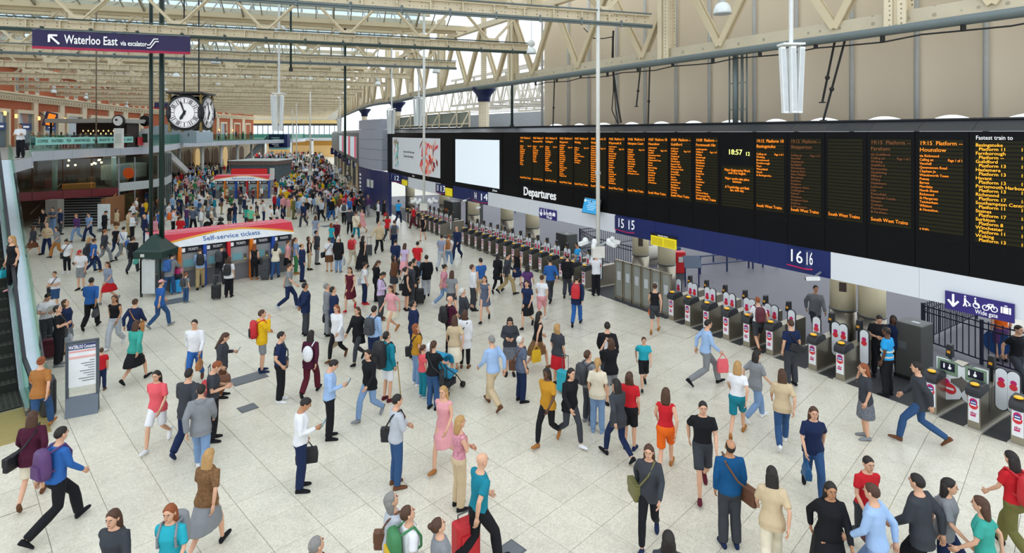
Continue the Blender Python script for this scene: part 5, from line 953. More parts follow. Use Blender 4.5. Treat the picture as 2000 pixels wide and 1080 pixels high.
# ================================================================ people
COL = dict(black='#1b1c20', white='#e6e7ea', navy='#1e2b4d', grey='#85888c', charcoal='#3d4046', lightblue='#9fbce2', blue='#2f62a8', royal='#14507f', teal='#1c7f92', turquoise='#2aa7b8', red='#c4232c', maroon='#5b1f2d', pink='#e3a0a6', coral='#e8606a', beige='#cbb694', khaki='#b09c72', brown='#6b4630', tan='#a8703c', yellow='#e6b81f', mustard='#bf8a2a', orange='#e8681c', green='#3c7d4c', olive='#6d6a3c', purple='#59386b', lilac='#c8b4d4', cream='#e4dac2', denim='#33537d', paledenim='#7d9ac0', mint='#67c39a', magenta='#c0246e', floral='#5a6478', rosefloral='#d88a98', striped='#8f98ad', leopard='#7a5a3c', hivis='#2aa0e0', aqua='#3fa596', dotted='#6d7078', burgundy='#4a1a30', silver='#b9bec6')
WORD = dict(lightblue='light blue', royal='royal blue', paledenim='pale denim', floral='dark floral', rosefloral='pink floral', leopard='leopard print', hivis='bright blue high-visibility', dotted='dotted grey', aqua='sea green')
HAIRC = dict(d='#1f1814', b='#4b301e', g='#84827e', w='#d2d0ca', y='#b58d57', r='#8c4a24'); SKIN = dict(s='#dba98a', m='#b98561', k='#5d3d2b')
def cmat(c):
    if c in ('floral', 'rosefloral', 'leopard', 'dotted', 'striped'): return mat(COL[c], .8, var=.75, scale=26 if c != 'striped' else 40, spec=.2)
    return mat(COL[c], .8, var=.14, scale=9, spec=.2, bump=.45)
def skel(pose, g):
    w_ = .176 if g == 'm' else .158; J = dict(pel=V((0,0,.93)), sh=V((0,0,1.43)), tilt=0., hp=0., hy=0.)
    for s, k in ((-1,'L'), (1,'R')):
        J['hip'+k] = V((s*.085,0,.90)); J['kn'+k] = V((s*.095,.015,.49)); J['an'+k] = V((s*.105,-.02,.085)); J['ty'+k] = s*-.14; J['tp'+k] = 0.
        J['el'+k] = V((s*(w_+.045),-.03,1.14)); J['wr'+k] = V((s*(w_+.04),.05,.90))
    def arm(k, e, w): s = 1 if k == 'R' else -1; J['el'+k] = V((s*e[0],e[1],e[2])); J['wr'+k] = V((s*w[0],w[1],w[2]))
    def leg(k, kn, an, tp=0.): s = 1 if k == 'R' else -1; J['kn'+k] = V((s*kn[0],kn[1],kn[2])); J['an'+k] = V((s*an[0],an[1],an[2])); J['tp'+k] = tp
    if pose in ('look', 'crossup'): J['hp'] = .38
    if pose in ('phone', 'read'): arm('R', (.23,.0,1.14), (.10,.27,1.17)); arm('L', (.24,.0,1.14), (.09,.26,1.15) if pose == 'read' else (.22,.06,.9)); J['hp'] = -.5
    if pose == 'phonel': arm('L', (.23,.0,1.14), (.10,.27,1.17)); J['hp'] = -.45
    if pose == 'call': arm('R', (.27,.1,1.2), (.12,.08,1.55)); J['hp'] = -.1
    if pose in ('cross', 'crossup'): arm('R', (.23,.06,1.17), (-.08,.2,1.19)); arm('L', (.23,.06,1.17), (-.06,.22,1.15))
    if pose == 'pocket': arm('R', (.28,-.07,1.16), (.19,.07,.95)); arm('L', (.28,-.07,1.16), (.19,.07,.95))
    if pose == 'behind': arm('R', (.25,-.12,1.16), (.05,-.19,.98)); arm('L', (.25,-.12,1.16), (.05,-.2,.95)); J['hp'] = .3
    if pose == 'chin': arm('R', (.2,.14,1.17), (.05,.17,1.47)); arm('L', (.2,.05,1.15), (-.02,.2,1.13)); J['hp'] = .15
    if pose == 'photo': arm('R', (.24,.18,1.3), (.09,.3,1.53)); arm('L', (.24,.18,1.3), (.07,.3,1.52)); J['hp'] = .2
    if pose == 'push': arm('R', (.24,.12,1.18), (.2,.4,1.06)); arm('L', (.24,.12,1.18), (.2,.4,1.06))
    if pose == 'reach': arm('R', (.2,.2,1.22), (.1,.46,1.15)); arm('L', (.2,.16,1.16), (.08,.38,1.02)); J['tilt'] = .22; J['hp'] = -.45; leg('R', (.1,.1,.49), (.11,.14,.085)); leg('L', (.1,-.1,.49), (.11,-.3,.1), -.2)
    if pose == 'point': arm('R', (.26,.2,1.34), (.24,.44,1.4))
    if pose in ('walk', 'walk2', 'pull', 'stride'):
        a, b = ('R','L') if pose in ('walk','pull') else ('L','R'); q = 1.3 if pose == 'stride' else 1.
        leg(a, (.09,.24*q,.52), (.09,.30*q,.10), .25); leg(b, (.09,-.02,.47), (.09,-.36*q,.20), -.75); J['tilt'] = .06*q; J['pel'].z -= .015*q
        arm(b, (.22,.08,1.16), (.2,.3,.98)); arm(a, (.24,-.16,1.17), (.22,-.17,.92))
        if pose == 'pull': arm('L', (.26,-.2,1.16), (.3,-.4,.95)); arm('R', (.22,.02,1.15), (.2,.16,.93))
    if pose == 'lean': J['tilt'] = .3; J['hp'] = -.3
    if pose == 'wide': leg('R', (.17,.02,.49), (.23,0,.085)); leg('L', (.17,.02,.49), (.23,0,.085)); arm('R', (.3,.0,1.16), (.1,.2,1.1)); arm('L', (.3,.0,1.16), (.12,.2,1.1))
    if pose == 'sit':
        J['pel'] = V((0,-.02,.52)); J['sh'] = V((0,-.04,1.02))
        for s, k in ((-1,'L'), (1,'R')): J['hip'+k] = V((s*.09,0,.50)); J['kn'+k] = V((s*.11,.42,.50)); J['an'+k] = V((s*.11,.40,.085)); J['el'+k] = V((s*.24,.06,.76)); J['wr'+k] = V((s*.12,.3,.68))
    dz = J['sh'].z-1.43
    tl = M.Rotation(-J['tilt'], 3, 'X'); pv = J['pel']
    def tt(p): return pv+tl @ (p-pv)
    for k in ('L','R'):
        s = 1 if k == 'R' else -1; J['s'+k] = tt(V((s*w_,0,1.40+dz)))
        if pose != 'sit': J['el'+k] = tt(J['el'+k]); J['wr'+k] = tt(J['wr'+k])
    J['tt'] = tt; J['dz'] = dz; J['w'] = w_; J['g'] = g; J['pose'] = pose
    hm = M.Rotation(-J['tilt']*.6, 4, 'X') @ M.Rotation(J['hp'], 4, 'X'); nb = tt(V((0,.0,1.50+dz))); c = nb+(hm @ V((0,.022,.135))); hm = M.Translation(c) @ hm; J['head'] = hm; J['nb'] = nb
    return J
def ringv(p, x, y, rx, ry, n=12): return [p+x*(rx*math.cos(2*math.pi*i/n))+y*(ry*math.sin(2*math.pi*i/n)) for i in range(n)]
def limb(mb, pts):                         # pts: (point, radius)
    n = 10; rs = []
    for i, (p, r) in enumerate(pts):
        a = pts[max(i-1,0)][0]; b = pts[min(i+1,len(pts)-1)][0]; d = (b-a).normalized(); x = d.cross(V((0,1,.3))).normalized(); y = d.cross(x); rs.append(ringv(p, x, y, r, r, n))
    p, r = pts[0]; d = (pts[1][0]-p).normalized(); x = d.cross(V((0,1,.3))).normalized(); y = d.cross(x); rs.insert(0, ringv(p-d*r*.6, x, y, r*.6, r*.6, n))
    p, r = pts[-1]; d = (p-pts[-2][0]).normalized(); x = d.cross(V((0,1,.3))).normalized(); y = d.cross(x); rs.append(ringv(p+d*min(r*.3, .015), x, y, r*.85, r*.85, n)); mb.loft(rs)
def torso(mb, J, lv):                      # lv: (z, rx, ry, yshift) in standing measures
    rs = []
    for z, rx, ry, ys in lv:
        if J['pose'] == 'sit': z = J['pel'].z+(z-.93)*.98
        p = J['tt'](V((0,ys,z))); rs.append(ringv(p, V((1,0,0)), V((0,1,0)), rx, ry, 14))
    mb.loft(rs)
def TL(J, lo, hi, inf):
    f = J['g'] == 'f'; base = [(.80,.10,.085,-.005),(.86,.155 if not f else .17,.112,-.01),(.92,.168 if not f else .182,.122,-.012),(1.0,.152 if not f else .155,.108,-.004),(1.10,.142 if not f else .122,.10,.004),(1.2,.152 if not f else .132,.108,.006),(1.30,.163 if not f else .152,.118 if not f else .125,.01),(1.38,.150 if not f else .138,.102,.0),(1.44,.108 if not f else .094,.08,-.006),(1.475,.08,.068,-.008),(1.50,.062,.06,-.004)]
    def at(z):
        for a, b in zip(base, base[1:]):
            if a[0] <= z <= b[0]: t = (z-a[0])/(b[0]-a[0]); return tuple(x+(y-x)*t for x, y in zip(a, b))
        return base[0] if z < base[0][0] else base[-1]
    zs = [lo]+[b[0] for b in base if lo+.02 < b[0] < hi-.01]+[hi]; return [(z, at(z)[1]+inf, at(z)[2]+inf, at(z)[3]) for z in zs]
def body_geo(J):
    a, b = MB(), MB(); torso(a, J, TL(J, .80, 1.50, 0)); f = J['g'] == 'f'; q = .88 if f else 1.
    h = J['head']
    limb(a, [(J['tt'](V((0,-.01,1.44+J['dz']))), .058*q), (J['nb'], .053*q), (h @ V((0,-.02,-.03)), .055*q)])
    a.loft([[h @ V((math.cos(2*math.pi*j/12)*rx, y0+math.sin(2*math.pi*j/12)*ry, z)) for j in range(12)] for z, rx, ry, y0 in ((-.112,.028,.03,.045),(-.09,.048,.06,.025),(-.05,.064,.083,.008),(0,.073,.096,.0),(.05,.074,.098,-.005),(.085,.06,.083,-.008),(.108,.03,.045,-.01))])
    for k in 'LR':
        s = 1 if k == 'R' else -1; limb(a, [(J['tt'](V((s*.08,0,1.385+J['dz']))), .06*q), (J['s'+k], .058*q), (J['s'+k].lerp(J['el'+k], .5), .047*q), (J['el'+k], .039*q), (J['el'+k].lerp(J['wr'+k], .35), .041*q), (J['wr'+k], .027*q)])
        limb(a, [(J['hip'+k], .088), (J['hip'+k].lerp(J['kn'+k], .5), .075), (J['kn'+k], .050), (J['kn'+k].lerp(J['an'+k], .35), .052), (J['an'+k], .035)])
        # hand: palm and five unequal bent fingers
        d = (J['wr'+k]-J['el'+k]).normalized(); sd = V((s,0,0)); sd = (sd-d*sd.dot(d)).normalized(); nrm = d.cross(sd); w = J['wr'+k]; cu = nrm*(-s if False else 1)
        inw = -sd; acr = d.cross(inw).normalized()
        if acr.y < 0: acr = -acr
        b.loft([[w+d*t+acr*x*wd+inw*y*th for x, y in ((-1,-.8),(0,-1),(1,-.8),(1,.8),(0,1),(-1,.8))] for t, wd, th in ((-.02,.024,.018),(.03,.036,.016),(.09,.04,.014))])
        for i, l in enumerate((.066,.076,.07,.054)):
            p0 = w+d*.088+acr*(.03-.02*i); p1 = p0+d*l*.5+inw*.008; p2 = p1+d*l*.38+inw*.024
            b.tube(p0, p1, .0095, .009, 6); b.tube(p1, p2, .009, .007, 6)
        p0 = w+d*.03+acr*.03; p1 = p0+d*.03+acr*.026+inw*.01; p2 = p1+d*.034+acr*.004+inw*.014; b.tube(p0, p1, .012, .0105, 6); b.tube(p1, p2, .0105, .008, 6)
    b.loft([[h @ V(q_) for q_ in pts] for pts in (((-.009,.088,.02),(.009,.088,.02),(.006,.086,.03),(-.006,.086,.03)), ((-.016,.09,-.022),(.016,.09,-.022),(.008,.118,-.014),(-.008,.118,-.014)))])
    for s in (-1, 1): b.loft([[h @ V((s*x, -.005+.02*math.cos(t)*k_, -.008+.032*math.sin(t)*k_)) for t in [2*math.pi*i/8 for i in range(8)]] for x, k_ in ((.068,.8),(.082,1),(.086,.7))])
    return a, b
def garment_geo(kind, J):
    a = MB(); f = J['g'] == 'f'; q = .88 if f else 1.
    def sleeves(frac, r0, r1, r2):
        for k in 'LR':
            s = 1 if k == 'R' else -1; S, E, W = J['s'+k], J['el'+k], J['wr'+k]; pts = [(J['tt'](V((s*.08,0,1.385+J['dz']))), r0*1.05), (S, r0)]
            if frac <= 1: pts.append((S.lerp(E, frac*.7), (r0+r1)/2)); pts.append((S.lerp(E, frac), r1*1.05))
            else: pts += [(S.lerp(E, .55), (r0+r1)/2), (E, r1), (E.lerp(W, .5), (r1+r2)/2), (E.lerp(W, min(1, frac-1)), r2)]
            limb(a, pts)
    if kind in ('tee', 'shirt', 'jacket', 'vest', 'blouse', 'hoodie', 'coat', 'rolled'):
        lo, inf = dict(tee=(.84,.020), shirt=(.88,.022), jacket=(.76,.036), vest=(.85,.014), blouse=(.82,.03), hoodie=(.8,.036), coat=(.62,.045), rolled=(.86,.022))[kind]
        if J['pose'] == 'sit': lo = max(lo, .88)
        lv = TL(J, max(lo, .80), 1.465 if kind != 'vest' else 1.43, inf)
        if lo < .84: lv = [(lo, (.17 if not f else .185)+inf, .125+inf, -.01)]+[(z, max(rx, .165+inf*.8) if z < .95 else rx, max(ry, .118+inf*.7) if z < .95 else ry, y) for z, rx, ry, y in lv]
        torso(a, J, lv)
        if kind == 'tee' or kind == 'blouse': sleeves(.62 if kind == 'tee' else .8, .070*q, .068*q, 0)
        if kind == 'rolled': sleeves(1.1, .069*q, .056*q, .05*q)
        if kind in ('shirt',): sleeves(1.93, .069*q, .056*q, .042*q)
        if kind in ('jacket', 'hoodie', 'coat'): sleeves(1.95, .078*q, .068*q, .05*q)
        if kind == 'vest': sleeves(.05, .062*q, .06*q, 0)
        if kind == 'hoodie': p = J['tt'](V((0,-.09,1.45+J['dz']))); a.ball(p, (.1,.06,.06), 10, 6)
    elif kind in ('trousers', 'jeans', 'leggings', 'shorts', 'wide'):
        inf, rt, rk, ra = dict(trousers=(.02,.104,.084,.078), jeans=(.017,.1,.077,.066), leggings=(.013,.097,.07,.055), shorts=(.022,.106,.094,.09), wide=(.024,.11,.105,.115))[kind]
        torso(a, J, TL(J, .80, 1.0, inf))
        for k in 'LR':
            H, K, A = J['hip'+k], J['kn'+k], J['an'+k]
            if kind == 'shorts': limb(a, [(H, rt), (H.lerp(K, .5), .095), (H.lerp(K, .88), rk)])
            else: limb(a, [(H, rt), (H.lerp(K, .5), (rt+rk)/2+.004), (K, rk), (K.lerp(A, .35), (rk+ra)/2+.008), (K.lerp(A, .97 if kind != 'leggings' else .9), ra)])
    elif kind in ('skirt', 'longskirt', 'miniskirt'):
        z1 = dict(skirt=.5, longskirt=.12, miniskirt=.62)[kind]; st = dict(skirt=.17, longskirt=.36, miniskirt=.1)[kind] if J['pose'] in ('walk','walk2','pull','stride') else .02
        if J['pose'] == 'sit':
            torso(a, J, TL(J, .86, 1.0, .02))
            for k in 'LR': limb(a, [(J['hip'+k], .11), (J['kn'+k], .1)])
        else:
            lv = [(1.02,.14,.105,0),(.95,.178,.13,-.005),(.85,.2,.15,-.01),(.7,.212,.165+st*.7,-.01),(z1,.225 if kind != 'longskirt' else .26,.175+st,-.01)]; lv = [l for l in lv if l[0] >= z1]; torso(a, J, lv[::-1])
    return a
NEED = {}; PROTO = {}
def want(key):
    NEED.setdefault(key, None); return key
SK = {}
def sk(pose, g):
    if (pose, g) not in SK: SK[pose, g] = skel(pose, g)
    return SK[pose, g]
def make_protos():
    tmp = []; seq = []
    for key in NEED:
        kind, pose, g, lod = key; J = sk(pose, g)
        if kind == 'body': a, b = body_geo(J)
        else: a, b = garment_geo(kind, J), None
        o = bpy.data.objects.new('tmp', a.mesh('tmp')); C.objects.link(o); md = o.modifiers.new('r', 'REMESH'); md.mode = 'VOXEL'; md.voxel_size = .018 if lod == 0 else (.026 if lod == 1 else .04); md.use_smooth_shade = True
        sm = o.modifiers.new('s', 'SMOOTH'); sm.factor = .5; sm.iterations = 3 if lod == 0 else 2; seq.append((key, o, b))
    bpy.context.view_layer.update(); dg_ = bpy.context.evaluated_depsgraph_get()
    for key, o, b in seq:
        me = bpy.data.meshes.new_from_object(o.evaluated_get(dg_)); me.name = key[0]; me.materials.clear()
        if b is not None and key[3] < 2:
            bm = bmesh.new(); bm.from_mesh(me); t = b.mesh('t', True); bm.from_mesh(t); bm.to_mesh(me); bm.free(); bpy.data.meshes.remove(t)
        me.polygons.foreach_set('use_smooth', [True]*len(me.polygons)); me.materials.append(None); PROTO[key] = me
    for key, o, b in seq: t = o.data; bpy.data.objects.remove(o); bpy.data.meshes.remove(t)
# hair, face and shoes are made once in head / foot coordinates
def hair_cap(mb, lims, k=1.09, top=1.1):
    n, m_ = 16, 6; rs = []
    for i in range(m_+1):
        ring = []
        for j in range(n):
            th = 2*math.pi*j/n; fr_ = (1+math.cos(th))/2; lim = math.radians(lims[2]+(lims[0]-lims[2])*fr_+(lims[1]-(lims[0]+lims[2])/2)*math.sin(th)**2); ph = .04+(lim-.04)*i/m_; kk = k if i < m_ else .98
            ring.append(V((math.sin(ph)*math.sin(th)*.077*kk, math.sin(ph)*math.cos(th)*.101*kk-.006, .012+math.cos(ph)*.102*(top if i < m_ else 1.))))
        rs.append(ring)
    mb.loft(rs)
def hair_mesh(style):
    m = MB()
    if style == 'balding': hair_cap(m, (18, 104, 128), 1.04, .94)
    elif style == 'shaved': hair_cap(m, (60, 98, 125), 1.03, 1.01)
    elif style == 'cap':
        hair_cap(m, (70, 80, 88), 1.13, 1.12); m.loft([[V((x, .09+.08*k*math.cos(x*9), .03)) for x in (-.07,-.035,0,.035,.07)]+[V((x, .09+.08*k*math.cos(x*9), .022)) for x in (.07,.035,0,-.035,-.07)] for k in (.1, 1.)])
    else:
        hair_cap(m, (56, 104, 132) if style == 'short' else (52, 108, 135), 1.07 if style == 'short' else 1.13, 1.07 if style == 'short' else 1.1)
        E = lambda c, rx, ry, n=12: [V((c[0]+rx*math.cos(2*math.pi*i/n), c[1]+ry*math.sin(2*math.pi*i/n), c[2])) for i in range(n)]
        if style in ('long', 'bob'):
            l = 1. if style == 'long' else .45; m.loft([E((0,-.045,.05), .08, .06), E((0,-.05,-.02), .096, .07), E((0,-.06,-.10), .1, .062), E((0,-.075,-.10-.12*l), .098, .05), E((0,-.085,-.10-.26*l), .075, .035)])
        if style == 'pony': m.loft([E((0,-.09,.05), .03, .03), E((0,-.135,.03), .035, .03), E((0,-.14,-.06), .032, .028), E((0,-.125,-.17), .018, .016)])
        if style == 'bun': m.ball((0,-.1,.07), .045, 10, 7)
    return m
HM = {}
def hair_me(style):
    if style not in HM: me = hair_mesh(style).mesh('hair', True); me.materials.append(None); HM[style] = me
    return HM[style]
def face_me():
    if 'face' in HM: return HM['face']
    m = MB()
    for s in (-1, 1):
        m.m = 0; m.ball((s*.029,.082,.006), (.011,.0095,.0058), 8, 5); m.m = 1; m.ball((s*.029,.0905,.006), (.006,.004,.0065), 6, 4); m.bar((s*.016,.094,.027), (s*.044,.083,.025), .006, .007)
    m.m = 2; m.loft([[V((-.02,.083,-.055)), V((-.02,.08,-.062)), V((-.02,.076,-.058))], [V((0,.094,-.05)), V((0,.096,-.06)), V((0,.088,-.066))], [V((.02,.083,-.055)), V((.02,.08,-.062)), V((.02,.076,-.058))]])
    me = m.mesh('face', True)
    for x in (mat('#d8d2ca', .4), mat('#1a1310', .5), mat('#a5544c', .6)): me.materials.append(x)
    HM['face'] = me; return me
def shoe_me():
    if 'shoe' in HM: return HM['shoe']
    m = MB(); E = lambda y, rx, h, z0=0: [V((rx*math.cos(t), y, z0+h*(.42+.58*math.sin(t)) if math.sin(t) > -.5 else z0)) for t in [2*math.pi*i/10+.3 for i in range(10)]]
    m.loft([E(-.075,.02,.05), E(-.065,.035,.085), E(-.02,.039,.10), E(.04,.041,.085), E(.10,.046,.062), E(.15,.044,.05), E(.185,.03,.04), E(.2,.012,.03)])
    me = m.mesh('shoe', True); me.materials.append(None); HM['shoe'] = me; return me
def ob(name, me, m, parent, mx=None):
    o = bpy.data.objects.new(name, me); C.objects.link(o); o.parent = parent
    if mx is not None: o.matrix_basis = mx
    if m is not None: o.material_slots[0].link = 'OBJECT'; o.material_slots[0].material = m
    return o
LABELS = set(); PCOUNT = [0]
def uniq(base, alts):
    for a in ['']+alts:
        l = ' '.join((base+' '+a).split())
        if l not in LABELS and len(l.split()) <= 16: LABELS.add(l); return l
    return base
def zone(px, py):
    if py > 930: return 'at the very front'
    if py > 800: return 'in the front open floor' if px < 1000 else 'in the front before the gates'
    if px > 1240: return 'before the near ticket gates'
    if py > 640: return ('beside the escalator side' if px < 330 else 'left of the middle open floor' if px < 620 else 'in the middle of the floor' if px < 930 else 'below the Departures lettering')
    if px < 300: return 'near the staircase shop' if py < 520 else 'between escalator and ticket kiosk'
    if px < 590 and py > 470: return 'at the front ticket kiosk'
    if px > 880: return 'before the middle ticket gates'
    if py > 500: return 'between kiosk and middle gates'
    if py > 430: return 'behind the front ticket kiosk' if px < 590 else 'among the walkers beyond the kiosk'
    return 'near the second ticket kiosk' if px < 590 else 'in the far crowd below the poster' if px > 700 else 'in the packed far crowd'
ACT = dict(stand='standing', look='looking up', phone='reading a phone', phonel='reading a phone', read='reading', call='on a phone call', cross='arms folded', crossup='arms folded looking up', pocket='hands in pockets', behind='hands behind back', chin='hand at chin', photo='hands raised', push='pushing', reach='leaning at a machine', point='arm raised', walk='walking', walk2='walking', pull='pulling luggage', stride='striding', lean='leaning', wide='standing astride', sit='seated')
PEOPLE = []
def parse(line):
    a = line.split(';'); px, py, face, pose, g = a[0].split()[:5]; z = a[0].split()[5:] ; top = a[1].split(); bot = a[2].split(); hr = a[3].split(); sh = a[4].strip() or 'black'; ex = [e.split() for e in a[5].split(',')] if len(a) > 5 and a[5].strip() else []; h = float(a[6]) if len(a) > 6 and a[6].strip() else (1.77 if g == 'm' else 1.67)
    return dict(px=float(px), py=float(py), face=float(face), pose=pose, g=g, top=top, bot=bot, hair=hr, shoe=sh, ex=ex, h=h, z=float(z[0]) if z else 0., where=a[7].strip() if len(a) > 7 else '')
def person(d):
    p = G(d['px'], d['py'], d['z']); pxh = d['h']*F/p.y; lod = 0 if pxh > 88 else 1 if pxh > 46 else 2
    d['lod'] = lod; d['loc'] = p; want(('body', d['pose'], d['g'], lod)); want((d['top'][0], d['pose'], d['g'], lod)); want((d['bot'][0], d['pose'], d['g'], lod)); PEOPLE.append(d)
def wd(c): return WORD.get(c, c)
CLN = dict(tee='t-shirt', vest='sleeveless top', rolled='rolled-sleeve shirt', miniskirt='short skirt', longskirt='long skirt', wide='wide trousers')
def realise(d):
    p, lod, g, pose = d['loc'], d['lod'], d['g'], d['pose']; J = sk(pose, g); s = d['h']/1.75
    mx = M.Translation(p) @ M.Rotation(-math.radians(d['face']), 4, 'Z') @ M.Scale(s, 4)
    t, b = d['top'], d['bot']; dress = b[0] in ('skirt','miniskirt','longskirt') and t[1] == b[1]
    base = 'person in %s dress' % wd(t[1]) if dress else 'person in %s %s and %s %s' % (wd(t[1]), CLN.get(t[0], t[0]), wd(b[1]), CLN.get(b[0], b[0]))
    act = ACT[pose]; zn = d['where'] or zone(d['px'], d['py']); hd = 'with %s' % ' '.join([wd(d['ex'][0][1]), d['ex'][0][0].replace('_', ' ')]) if d['ex'] and len(d['ex'][0]) > 1 else ''
    alts = [act, '%s %s' % (act, zn), hd, '%s %s' % (hd, act), '%s %s' % (hd, zn), '%s in %s shoes' % (act, d['shoe']), '%s shoes %s' % (d['shoe'], zn)]
    lab = None
    for a in (['%s %s' % (act, d['where'])] if d['where'] else [])+[x for x in (hd and hd+' '+act, act, act+' '+zn, act+' in '+wd(d['shoe'])+' shoes', wd(d['shoe'])+' shoes '+zn, act+' '+wd(d['shoe'])+' shoes '+zn) if x]:
        l = ' '.join((base+' '+a).split())
        if l not in LABELS and len(l.split()) <= 16: lab = l; break
    if lab is None: lab = ' '.join((base+' '+zn).split()[:16])
    LABELS.add(lab); d['label'] = lab
    r = thing('person', p, lab, 'person', 'people on the concourse', mx=mx)
    ob('body', PROTO['body', pose, g, lod], mat(SKIN[d['hair'][2]], .55, var=.06), r); ob('top', PROTO[t[0], pose, g, lod], cmat(t[1]), r); ob({'skirt':'skirt','miniskirt':'skirt','longskirt':'skirt','shorts':'shorts'}.get(b[0], 'trousers'), PROTO[b[0], pose, g, lod], cmat(b[1]), r)
    if d['hair'][0] != 'bald': ob('hair' if d['hair'][0] != 'cap' else 'cap', hair_me(d['hair'][0]), mat(HAIRC.get(d['hair'][1], COL.get(d['hair'][1], '#222222')), .65, var=.35, scale=34, bump=.5), r, J['head'])
    if d['hair'][0] == 'cap': ob('hair', hair_me('shaved'), mat(HAIRC['b'], .65), r, J['head'])
    if lod < 2: ob('face', face_me(), None, r, J['head'])
    for k in 'LR':
        an = J['an'+k]; ob('shoe', shoe_me(), cmat(d['shoe']), r, M.Translation(an+V((0,0,-.085))) @ M.Translation((0,0,.085)) @ M.Rotation(J['ty'+k], 4, 'Z') @ M.Rotation(J['tp'+k], 4, 'X') @ M.Translation((0,0,-.085)))
    for e in d['ex']: extra(e, d, J, mx, s)
